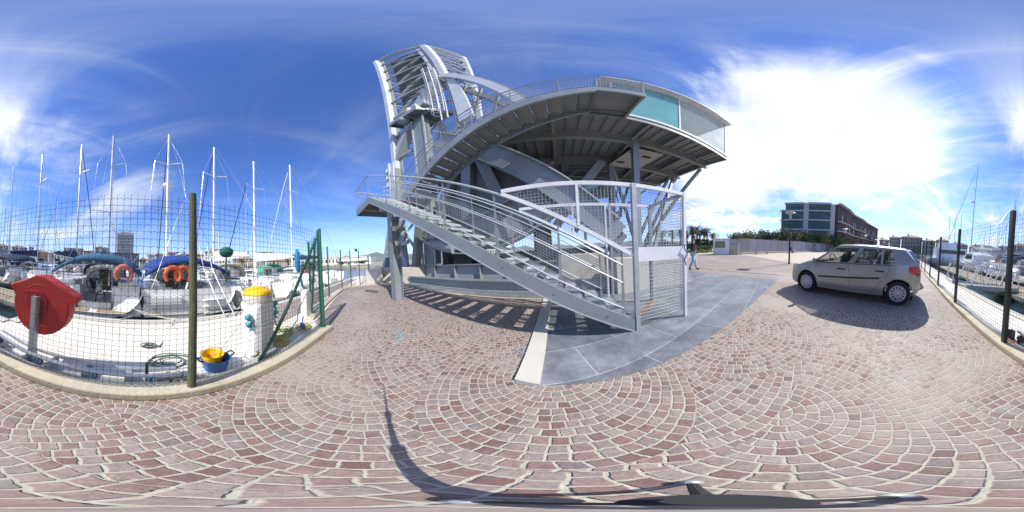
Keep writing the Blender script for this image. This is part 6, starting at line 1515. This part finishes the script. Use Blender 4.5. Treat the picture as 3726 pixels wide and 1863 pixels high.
b9=sailboat('white sailing boat at the far left end of the pontoon with grey boom cover',PG,B=3.3,mast_y=5,mast_h=9.2,hood=CGREY,boomc=CGREY,buoys=0,seed=10); float_at(b9,-16.0,7.3)
# background boats: copies of the boats above, moored in rows in the basin
BG='distant sailing boats moored in rows across the basin'
src=[b6,b7,b8,b5]
desc=['navy','blue-canopied','black-hooded','small']
BOATS_=[]
ORD=['first','second','third','fourth','fifth','sixth','seventh','eighth','ninth','tenth','eleventh','twelfth','thirteenth']
rows_=[(27,-44,-9,3.9,math.pi),(41,-56,-9,4.3,0),(66,-86,-22,6.4,math.pi)]
k=0
for y,xa,xb,dx_,rz in rows_:
    x=xa; j=0
    while x<xb:
        s=src[(k*7+j)%4]; c=copy_tree(s); ny=1 if rz==0 else -1
        float_at(c,x+rnd.uniform(-.3,.3),y+rnd.uniform(-.4,.4),rz+R(rnd.uniform(-2,2)),s=rnd.uniform(.84,1.08)); c['group']=BG
        BOATS_.append((k,x,c)); j+=1; x+=dx_
    k+=1
for k_ in range(3):
    L_=sorted([b for b in BOATS_ if b[0]==k_],key=lambda b:-b[1])
    for i_,b in enumerate(L_): b[2]['label']='distant white sailing boat in the '+('nearest','middle','farthest')[k_]+' basin row, '+ORD[i_]+' counting away from the office tower'
# a few masts farther along the channel side
for x,y,s_,tx in ((15.8,24,.62,'small distant sailing boat seen through the fence right of the blue covered sail'),(22,36,.8,'distant sailing boat with bare mast beyond the white stern boats')):
    c=copy_tree(b5); float_at(c,x,y,R(90),s=s_); c['label']=tx; c['group']=BG
for i,(x,y,s_,tx) in enumerate(((5.5,30,.9,'white sailing boat broadside in mid-harbour behind the wooden post'),(13.5,27,.95,'white sailing boat broadside behind the beige sprayhood'),(24,27,.9,'white sailing boat broadside behind the green sprayhood'))):
    c=copy_tree(b9 if i!=1 else b4); float_at(c,x,y,R(88+6*i),s=s_*.8); c['label']=tx; c['group']='sailing boats lying broadside in mid-harbour'
big=sailboat('big grey-tented sailing boat with the tall slanting furled sail right of the cars','sailing boats beyond the gangway',L=13,B=4,mast_y=6.4,mast_h=17.2,boomc=CGREY,buoys=0,seed=11,spread=2,rad=True,forestay=CGREY); float_at(big,-19.4,1.4+0.0,R(0)) if False else float_at(big,-17.2,12.6,R(118))
mb=MB(); mb.prismy([(-1.9,1.2),(1.9,1.2),(.1,3.4),(-.1,3.4)],1.2,6.0); mb.build('winter_tent',CGREY,big)
for i,(x,y,s_,tx) in enumerate(((-40,7.5,.95,'sailing boat with the left one of three close bare masts along the quay'),(-35,7.8,.85,'sailing boat with the middle one of three close bare masts along the quay'),(-45,7.0,1.0,'sailing boat with the right one of three close bare masts along the quay'))):
    c=copy_tree(b8); float_at(c,x,y,R(0),s=s_); c['label']=tx; c['group']='sailing boats beyond the gangway'
# motor yacht
my=thing('motor_yacht','white motor yacht with dark side windows lying behind the gangway','motor yacht',(0,0,0),'W')
rows=hull_rows(11,3.6,1.15,1.7); mb=MB(); mb.grid([[(-x,y,z) for x,y,z in reversed(rw)][:-1]+rw for rw in rows]); mb.add([(x,0,z) for x,y,z in ([(-x,y,z) for x,y,z in reversed(rows[0])][:-1]+rows[0])],[tuple(range(19))]); mb.build('hull',GEL,my,smooth=True,ang=50)
mb=MB(); 
for a,b in zip(rows,rows[1:]): mb.add([(-a[-1][0],a[-1][1],a[-1][2]-.02),(-b[-1][0],b[-1][1],b[-1][2]-.02),(b[-1][0],b[-1][1],b[-1][2]-.02),(a[-1][0],a[-1][1],a[-1][2]-.02)],[(3,2,1,0)])
mb.build('deck',GEL,my)
mb=MB(); mb.grid([[(-1.4*w,y,1.2+.02*y),(-1.2*w,y,z-.1),(0,y,z),(1.2*w,y,z-.1),(1.4*w,y,1.2+.02*y)] for y,z,w in ((1.5,2.3,1),(3.0,2.6,1),(4.6,2.55,.98),(6.2,1.95,.9),(8.2,1.62,.6),(8.9,1.5,.3))]); mb.add([(-1.4,1.5,1.2),(-1.2,1.5,2.2),(0,1.5,2.3),(1.2,1.5,2.2),(1.4,1.5,1.2)],[(0,1,2,3,4)]); mb.build('cabin',GEL,my,smooth=True,ang=30)
for s in (-1,1):
    mb=MB(); mb.add([(s*1.36,2.0,1.75),(s*1.36,4.9,1.72),(s*1.26,4.4,2.30),(s*1.27,2.2,2.32)],[(0,1,2,3) if s<0 else (3,2,1,0)]); mb.build('cabin_window',GLASSD,my)
    mb=MB(); 
    for y in (4.5,5.9): mb=MB(); mb.sphere((s*1.79*(1-.03*(y-4)),y,.98),.22,10,.25,.12,1.6); mb.build('porthole',GLASSD,my)
mb=MB(); mb.tube([(-1.3,2.4,2.4),(-1.2,2.1,3.1),(1.2,2.1,3.1),(1.3,2.4,2.4)],.06,6); mb.sphere((0,2.1,3.25),.25,10,.6); mb.build('radar_arch',GEL,my,smooth=True)
mb=MB(); mb.box(-.2,.2,-.35,.05,.2,1.2); mb.build('outboard_engine',BLACK,my); mb=MB(); mb.lathe((1.5,.4,1.7),[(.0,-.1),(.2,-.1),(.2,.1),(0,.1)],10,'x'); mb.build('orange_buoy',ORANGE,my)
float_at(my,-15.4,8.6,R(84))
fly=thing('fly_bridge_cruiser','tall white flybridge cruiser moored beyond the motor yacht','motor yacht',(0,0,0),'W')
rows=hull_rows(12,4.0,1.4,2.0); mb=MB(); mb.grid([[(-x,y,z) for x,y,z in reversed(rw)][:-1]+rw for rw in rows]); mb.add([(x,0,z) for x,y,z in ([(-x,y,z) for x,y,z in reversed(rows[0])][:-1]+rows[0])],[tuple(range(19))]); mb.build('hull',GEL,fly,smooth=True,ang=50)
mb=MB(); mb.prismy([(-1.7,1.4),(1.7,1.4),(1.5,3.2),(-1.5,3.2)],1.5,7.0); mb.build('cabin',GEL,fly); mb=MB(); mb.prismy([(-1.6,3.2),(1.6,3.2),(1.4,4.1),(-1.4,4.1)],2.2,5.0); mb.build('flybridge',GEL,fly)
mb=MB(); mb.box(-1.75,1.75,2.0,6.6,2.2,2.8); mb.build('window_band',GLASSD,fly); mb=MB(); mb.tube([(-.9,2.6,4.1),(-.9,2.2,5.0),(.9,2.2,5.0),(.9,2.6,4.1)],.05,6); mb.build('radar_arch',GEL,fly)
mb=MB()
for a,b in zip(rows,rows[1:]): mb.add([(-a[-1][0],a[-1][1],a[-1][2]-.02),(-b[-1][0],b[-1][1],b[-1][2]-.02),(b[-1][0],b[-1][1],b[-1][2]-.02),(a[-1][0],a[-1][1],a[-1][2]-.02)],[(3,2,1,0)])
mb.build('deck',GEL,fly); float_at(fly,-28.5,3.6,R(0))

# ------------------------------------------------------------------ pontoon, gangway and mooring lines
pt_=thing('pontoon','low floating pontoon with a brown plank deck between the quay and the moored boats','pontoon',(-12,5.9,-.5),'Q')
mb=MB(); mb.box(-24,-4.4,4.9,6.9,-.52,-.45); mb.build('plank_deck',mat('pontoon_planks',(.30,.24,.17),.85,0,.2,5),pt_)
mb=MB(); mb.box(-24,-4.4,4.88,4.96,-.60,-.42); mb.box(-24,-4.4,6.84,6.92,-.60,-.42); mb.box(-4.44,-4.36,4.88,6.92,-.60,-.42); mb.build('edge_board',CONCL,pt_)
mb=MB()
for k in range(7): mb.box(-23.5+k*2.9,-22.0+k*2.9,5.0,6.8,-1.15,-.53)
mb.build('float',CONC,pt_)
gw=thing('gangway','white railed metal gangway sloping from the quay down to the pontoon','gangway',(-6.7,3.6,0),'Q')
GP0,GP1=Vector((-6.7,2.35,.06)),Vector((-7.3,5.6,-.34))
def gp(u,s,h): d=GP1-GP0; sd_=Vector((d.y,-d.x,0)).normalized(); p=GP0+d*u+sd_*s; return (p.x,p.y,p.z+h)
mb=MB(); mb.bar(gp(0,0,0),gp(1,0,0),1.2,.05); mb.build('walkway',mat('grey_boards',(.36,.34,.31),.8,0,.15,6),gw)
for s in (-.62,.62):
    mb=MB(); mb.bar(gp(0,s,.0),gp(1,s,.0),.05,.20); mb.build('side_beam',GALV,gw)
    mb=MB(); mb.tube([gp(0,s,.0),gp(.02,s,.92),gp(.98,s,.95),gp(1,s,.0)],.025,6); mb.build('handrail',WHITE,gw,smooth=True)
    for k in range(4):
        mb=MB(); u=.06+k*.24; mb.bar(gp(u,s,.05),gp(u+.14,s,.92),.04,.05); mb.build('rail_strut',WHITE,gw)
        mb=MB(); mb.bar(gp(u+.22,s,.05),gp(u+.14,s,.92),.03,.03); mb.build('rail_strut',WHITE,gw)
mb=MB(); mb.tube([(-7.9,2.2,0),(-7.9,2.2,.75),(-7.95,2.3,.86),(-8.3,2.35,.86),(-8.35,2.3,.75),(-8.35,2.2,0)],.025,6); mb.build('hoop_handrail',WHITE,gw,smooth=True)
ROPE=mat('mooring_rope',(.48,.46,.42),.9,0,.15,30)
def rope(label,pts,r=.012,m=ROPE,grp='mooring ropes'):
    P_=[]; n=len(pts)
    for a,b in zip(pts,pts[1:]):
        for k in range(8):
            t=k/8; p=Vector(a).lerp(Vector(b),t); p.z-=.10*math.sin(math.pi*t)*(Vector(a)-Vector(b)).length/3; P_.append(p)
    P_.append(Vector(pts[-1])); mb=MB(); mb.tube(P_,r,6); return mb.top('mooring_rope',m,label,'rope',tuple(pts[0]),'Q',grp,smooth=True)
rope('pale mooring rope crossing the dark water between the first two boats to the quay',[(-.15,4.75,.1),(1.0,3.75,.05)],.02)
rope('thin rope running from the quay edge to a coil on the concrete',[(.9,3.8,.04),(.35,2.45,.02)],.009,mat('dark_rope',(.10,.12,.10),.9))
rope('mooring rope of the blue-canopied boat crossing the first rope',[(.6,4.7,.2),(-.35,3.8,.05)],.014)
rope('white mooring rope from the broad boat to the service pedestal',[(3.2,4.9,.1),(1.25,1.75,.80)],.014)
rope('thin line from the pedestal socket down to the blue tub',[(1.2,1.62,.66),(.70,1.75,.03)],.005)
# two-rail boarding ladder of the blue-canopied boat
mb=MB(); 
for s in (-.14,.14): mb.tube([(2.25+s,3.55,.04),(2.1+s,4.55,1.3),(2.05+s,4.8,2.0)],.016,6)
for k in range(9): t=k/9; mb.tube([(2.11+.0-.16*t,3.55+1.0*t,.04+1.26*t),(2.39-.16*t,3.55+1.0*t,.04+1.26*t)],.01,5)
mb.top('boarding_ladder',ALU,'light metal boarding ladder leaning from the quay on the blue-canopied boat','ladder',(2.25,3.55,0),'Q')

# ------------------------------------------------------------------ things on the quay just behind the fence
rb=thing('lifebuoy_cabinet','red plastic lifebuoy cabinet with pitched top on a grey steel post','lifebuoy cabinet',(-1.12,1.62,0),'Q')
cx,cz,rr_=-1.12,.80,.40
poly=[(cx-.47,.965),(cx-.50,.985),(cx-.49,1.02),(cx-.30,1.085),(cx-.06,1.185),(cx+.06,1.185),(cx+.33,1.06),(cx+.50,.97),(cx+.515,.93),(cx+.49,.905)]
for k in range(13): a=R(12-204*k/12); poly.append((cx+rr_*math.cos(a)*1.02,cz+rr_*math.sin(a)))
mb=MB(); mb.prismy(poly,1.66,1.86); c_=mb.build('cabinet_shell',REDP,rb,smooth=True,ang=30); b=c_.modifiers.new('b','BEVEL'); b.width=.02; b.segments=3; b.limit_method='ANGLE'
mb=MB(); ring=[(cx+.27*math.cos(R(a)),1.67,cz+.27*math.sin(R(a))) for a in range(0,360,12)]; mb.tube(ring,.012,6,closed=True); mb.build('moulded_ring',REDP,rb,smooth=True)
mb=MB(); mb.lathe((cx-.02,1.655,cz+.03),[(.0,-.012),(.155,-.012),(.165,.02),(0,.02)],26,'y'); mb.build('moulded_centre',mat('deep_red_plastic',(.33,.012,.018),.5,0,.1,4),rb,smooth=True)
mb=MB(); mb.box(cx-.20,cx-.02,1.645,1.66,.955,.985); mb.build('moulded_label',REDP,rb)
mb=MB(); mb.box(cx-.035,cx+.035,1.56,1.60,0,.93); mb.box(cx-.035,cx-.028,1.60,1.64,0,.93); mb.box(cx+.028,cx+.035,1.60,1.64,0,.93); mb.build('post',GALV,rb)
mb=MB(); mb.box(cx-.09,cx+.09,1.52,1.68,0,.012); mb.build('base_plate',GALV,rb)
# service pedestal
pd=thing('service_pedestal','white service pedestal with yellow domed lid and blue power sockets','service pedestal',(1.42,1.66,0),'Q')
def sq(w,d,z,c=(1.50,1.68),n=4,rz=R(8)):
    return [(c[0]+rot2(rz,x,y)[0],c[1]+rot2(rz,x,y)[1],z) for x,y in ((-w,-d*.7),(-w*.8,-d),(w*.8,-d),(w,-d*.7),(w,d*.7),(w*.8,d),(-w*.8,d),(-w,d*.7))]
def loft(mb,rings):
    n=len(rings[0]); vs=[v for r_ in rings for v in r_]; fs=[tuple(range(n-1,-1,-1)),tuple((len(rings)-1)*n+k for k in range(n))]
    for i in range(len(rings)-1):
        for k in range(n): fs.append((i*n+k,i*n+(k+1)%n,(i+1)*n+(k+1)%n,(i+1)*n+k))
    mb.add(vs,fs)
mb=MB(); loft(mb,[sq(.185,.19,0),sq(.185,.19,.10),sq(.145,.15,.13),sq(.155,.16,.42),sq(.175,.175,.54)]); mb.build('lower_body',WHITE,pd)
mb=MB(); loft(mb,[sq(.145,.15,.54),sq(.17,.17,.58),sq(.17,.17,.86)]); mb.build('upper_body',WHITE,pd)
mb=MB(); mb.lathe((1.50,1.68,0),[(.185,.86),(.205,.90),(.205,.965),(.19,.975)],26); mb.build('collar',mat('ivory_plastic',(.62,.60,.52),.5),pd,smooth=True)
mb=MB(); mb.lathe((1.50,1.68,0),[(.205,.968),(.212,.985),(.17,1.04),(.09,1.072),(0,1.08)],26); mb.build('domed_lid',YEL,pd,smooth=True)
for (x,z,s) in ((1.31,.70,-1),(1.32,.60,-1),(1.69,.80,1),(1.69,.66,1)):
    mb=MB(); mb.tube([(x,1.62,z),(x+.06*s,1.58,z-.02)],.034,10); mb.sphere((x+.06*s,1.58,z+.005),.042,10,.9); mb.tube([(x+.03*s,1.58,z-.03),(x+.05*s,1.55,z-.08)],.018,8); mb.build('power_socket',CYANP,pd,smooth=True)
mb=MB(); mb.tube([(1.32,1.50,.16),(1.28,1.44,.19),(1.22,1.46,.17)],.014,8); mb.sphere((1.31,1.48,.20),.022,8); mb.build('tap',mat('brass',(.45,.33,.12),.35,.8),pd,smooth=True)
# blue tub with a yellow bucket
tb=thing('blue_tub','blue plastic tub with black handle holding a yellow bucket beside the wooden post','tub',(.86,1.66,0),'Q')
mb=MB(); mb.lathe((.86,1.68,0),[(.125,.0),(.165,.18),(.175,.19),(.158,.19),(.12,.015),(.0,.015)],24); mb.build('tub_shell',BLUEP,tb,smooth=True)
for s in (-1,1): mb=MB(); mb.tube([(.86+s*.165,1.64,.17),(.86+s*.215,1.62,.22),(.86+s*.215,1.70,.22),(.86+s*.165,1.74,.17)],.012,6); mb.build('handle',BLACK,tb)
bk=thing('yellow_bucket','yellow bucket standing inside the blue tub','bucket',(.83,1.70,.03),'Q'); mb=MB(); mb.lathe((.83,1.70,0),[(.095,.03),(.13,.245),(.138,.25),(.125,.245),(.09,.045),(0,.045)],22); mb.build('bucket_shell',YEL,bk,smooth=True); mb=MB(); mb.tube([(.83+.13*math.cos(R(a)),1.70,.245+.09*math.sin(R(a))) for a in range(0,181,20)],.005,5); mb.build('bucket_handle',GALV,bk)
HOSEG=mat('green_hose',(.07,.13,.10),.5); HOSEY=mat('yellow_green_hose',(.40,.42,.08),.5)
def coil(label,cx,cy,r,n,m,tr,seed,z=.015,cat='hose'):
    q=random.Random(seed); pts=[]
    for k in range(n*14):
        a=2*math.pi*k/14; rr=r*(.75+.3*math.sin(a*.37+seed)+q.uniform(-.03,.03)); pts.append((cx+rr*math.cos(a),cy+rr*math.sin(a)*.7,z+.012*(k//14)+q.uniform(0,.01)))
    mb=MB(); mb.tube(pts,tr,6); return mb.top('coiled_hose',m,label,cat,(cx,cy,0),'Q','hoses on the quay',smooth=True)
coil('dark green hose coiled on the quay just behind the wooden post',.42,1.98,.26,4,HOSEG,.008,1)
coil('small dark rope coil lying alone on the pale concrete',.20,2.50,.12,3,mat('dark_rope',(.10,.12,.10),.9),.009,5)
coil('tangled yellow-green hose right of the service pedestal',2.25,1.95,.30,6,HOSEY,.011,2); coil('yellow hose heap below the green brace',1.95,1.72,.20,5,mat('yellow_hose',(.55,.42,.06),.5),.011,3)
coil('yellow hose loop hanging low by the corner post',2.72,1.75,.17,5,mat('yellow_hose',(.55,.42,.06),.5),.010,4,z=.05)
mb=MB(); mb.tube([(1.68,1.56,.62),(1.78,1.6,.45),(1.92,1.62,.28),(2.15,1.65,.2),(2.45,1.7,.3),(2.6,1.75,.5),(2.7,1.6,.85)],.009,6); mb.top('black_cable',BLACK,'black power cable looping from the pedestal socket to the corner fence post','cable',(1.68,1.56,0),'Q',smooth=True)
mb=MB(); mb.sphere((2.62,1.70,.13),.055,10,1.5); mb.tube([(2.62,1.7,.2),(2.6,1.66,.35)],.012,6); mb.top('blue_plug',BLUEP,'blue power plug lying against the corner fence wire','plug',(2.62,1.7,0),'Q',smooth=True)
# concrete marker
mb=MB(); mb.prismy([(3.30,0),(3.64,0),(3.60,.62),(3.50,.74),(3.40,.74),(3.32,.62)],2.02,2.18); o=mb.top('white_bollard',WHITE,'white painted flat-topped bollard behind the corner of the green fence','bollard',(3.47,2.1,0),'Q'); bb=o.modifiers.new('b','BEVEL'); bb.width=.03; bb.segments=2
# old gangplank rails lying along the kerb
gk=thing('gangplank','long grey aluminium gangplank with blue lashings lying behind the kerb','gangplank',(-.9,1.60,0),'Q')
mb=MB()
for y,z in ((1.52,.13),(1.70,.10)): mb.tube([(-1.75,y+.02,z+.12),(-1.2,y,z+.05),(.42,y,z)],.026,8)
mb.build('side_rail',ALU,gk,smooth=True)
mb=MB(); mb.tube([(-1.9,1.47,.06),(-.6,1.47,.05),(.3,1.48,.05)],.018,8); mb.build('boat_hook_pole',GALV,gk,smooth=True); mb=MB(); mb.tube([(-1.9,1.47,.062),(-1.72,1.47,.062)],.022,8); mb.build('red_grip',ORANGE,gk)
for x in (-1.62,-1.15,-.85,-.45,-.05):
    mb=MB(); mb.box(x-.03,x+.03,1.50,1.72,.03,.10); mb.build('rung',GALV,gk)
for x in (-.95,-.35,.15): mb=MB(); mb.tube([(x+.045*math.cos(R(a))*.3,1.52+.03*math.cos(R(a)),.10+.05*math.sin(R(a))) for a in range(0,360,45)],.012,5,closed=True); mb.build('blue_lashing',mat('blue_rope',(.10,.24,.40),.9),gk)
for x in (-1.68,-1.95): mb=MB(); mb.box(x-.05,x+.05,1.52,1.62,.0,.17); mb.sphere((x,1.52,.16),.05,8); mb.build('end_fitting',BLKP,gk)
mb=MB(); mb.bar((.12,1.62,0),(.12,1.62,.26),.03,.03,(1,0,0)); mb.top('steel_stake',DKGREEN,'short rusty steel stake standing left of the wooden post','stake',(.12,1.62,0),'Q')
# grey net heap at the foot of the wooden post
q=random.Random(4); mb=MB()
for k in range(46):
    x,y=q.gauss(.38,.11),q.gauss(1.55,.04); a=q.uniform(0,6.28); mb.tube([(x,y,q.uniform(.01,.05)),(x+.07*math.cos(a),y+.04*math.sin(a),q.uniform(.03,.09)),(x+.13*math.cos(a+.6),y+.06*math.sin(a+.6),q.uniform(.0,.05))],.008,4)
mb.top('net_heap',ROPE,'heap of grey frayed netting at the foot of the wooden post','net',(.38,1.55,0),'Q')
# wire ends and ties on the wooden post
# ------------------------------------------------------------------ paint marks on the paving, tripod
def spray(label,strokes,cx,cy,rz,s):
    mb=MB()
    for st_ in strokes:
        for a,b in zip(st_,st_[1:]):
            A=rot2(rz,a[0]*s,a[1]*s); B=rot2(rz,b[0]*s,b[1]*s); mb.bar((cx+A[0],cy+A[1],.0125),(cx+B[0],cy+B[1],.0125),.013,.002)
    mb.top('paint_mark',BLUESPRAY,label,'paint mark',(cx,cy,0.01),'W','blue spray paint marks')
ell=lambda rx,ry,x0=0:[(x0+rx*math.cos(R(a)),ry*math.sin(R(a))) for a in range(0,361,24)]
spray('faint blue sprayed scribble of loops on the cobbles in front of the stair column',[ell(.10,.06),[(.02,.05),(.10,.07),(.16,.0),(.10,-.06)],ell(.06,.05,.22),[(.28,.05),(.34,.02),(.28,-.05)]],-1.87,2.11,R(-48),1.0)
spray('blue sprayed ring with a dot on the cobbles beside the pale paving border',[ell(.085,.06),[(-.02,0),(.03,.01)]],.06,1.95,R(0),1.0)
spray('small blue sprayed dash on the slate inside the mesh cage',[[(0,0),(.16,.02)],[(.02,.03),(.14,.05)]],2.55,1.75,R(-30),1.0)
tp=thing('camera_monopod','black telescopic camera monopod standing on three short feet at the picture bottom','monopod',(0,0,0),'W')
mb=MB(); mb.tube([(0,0,.10),(0,0,.50)],.024,12); mb.tube([(0,0,.50),(0,0,.85)],.017,12,.012); mb.tube([(0,0,.85),(0,0,1.08)],.009,10,.006); mb.tube([(0,0,1.08),(0,0,1.27)],.006,10,.002); mb.tube([(0,0,.49),(0,0,.53)],.029,12); mb.tube([(0,0,.83),(0,0,.87)],.02,12); mb.build('pole',BLKP,tp,smooth=True)
for k,a in enumerate((58,178,298)):
    fl_=.62 if k==0 else .5; mb=MB(); d_=Vector((math.sin(R(a)),math.cos(R(a)),0)); mb.tube([Vector((0,0,.16)),d_*.10*fl_+Vector((0,0,.10)),d_*.24*fl_+Vector((0,0,.02))],.011,8,.009); f=mb.build('leg',BLKP,tp,smooth=True)
    mb=MB(); mb.sphere(tuple(d_*.245*fl_+Vector((0,0,.018))),.02,10); mb.build('rubber_foot',GALV,f,smooth=True)
mb=MB(); mb.lathe((0,0,0),[(.0,.08),(.03,.09),(.03,.19),(.018,.2)],14); mb.build('leg_collar',GALV,tp,smooth=True)
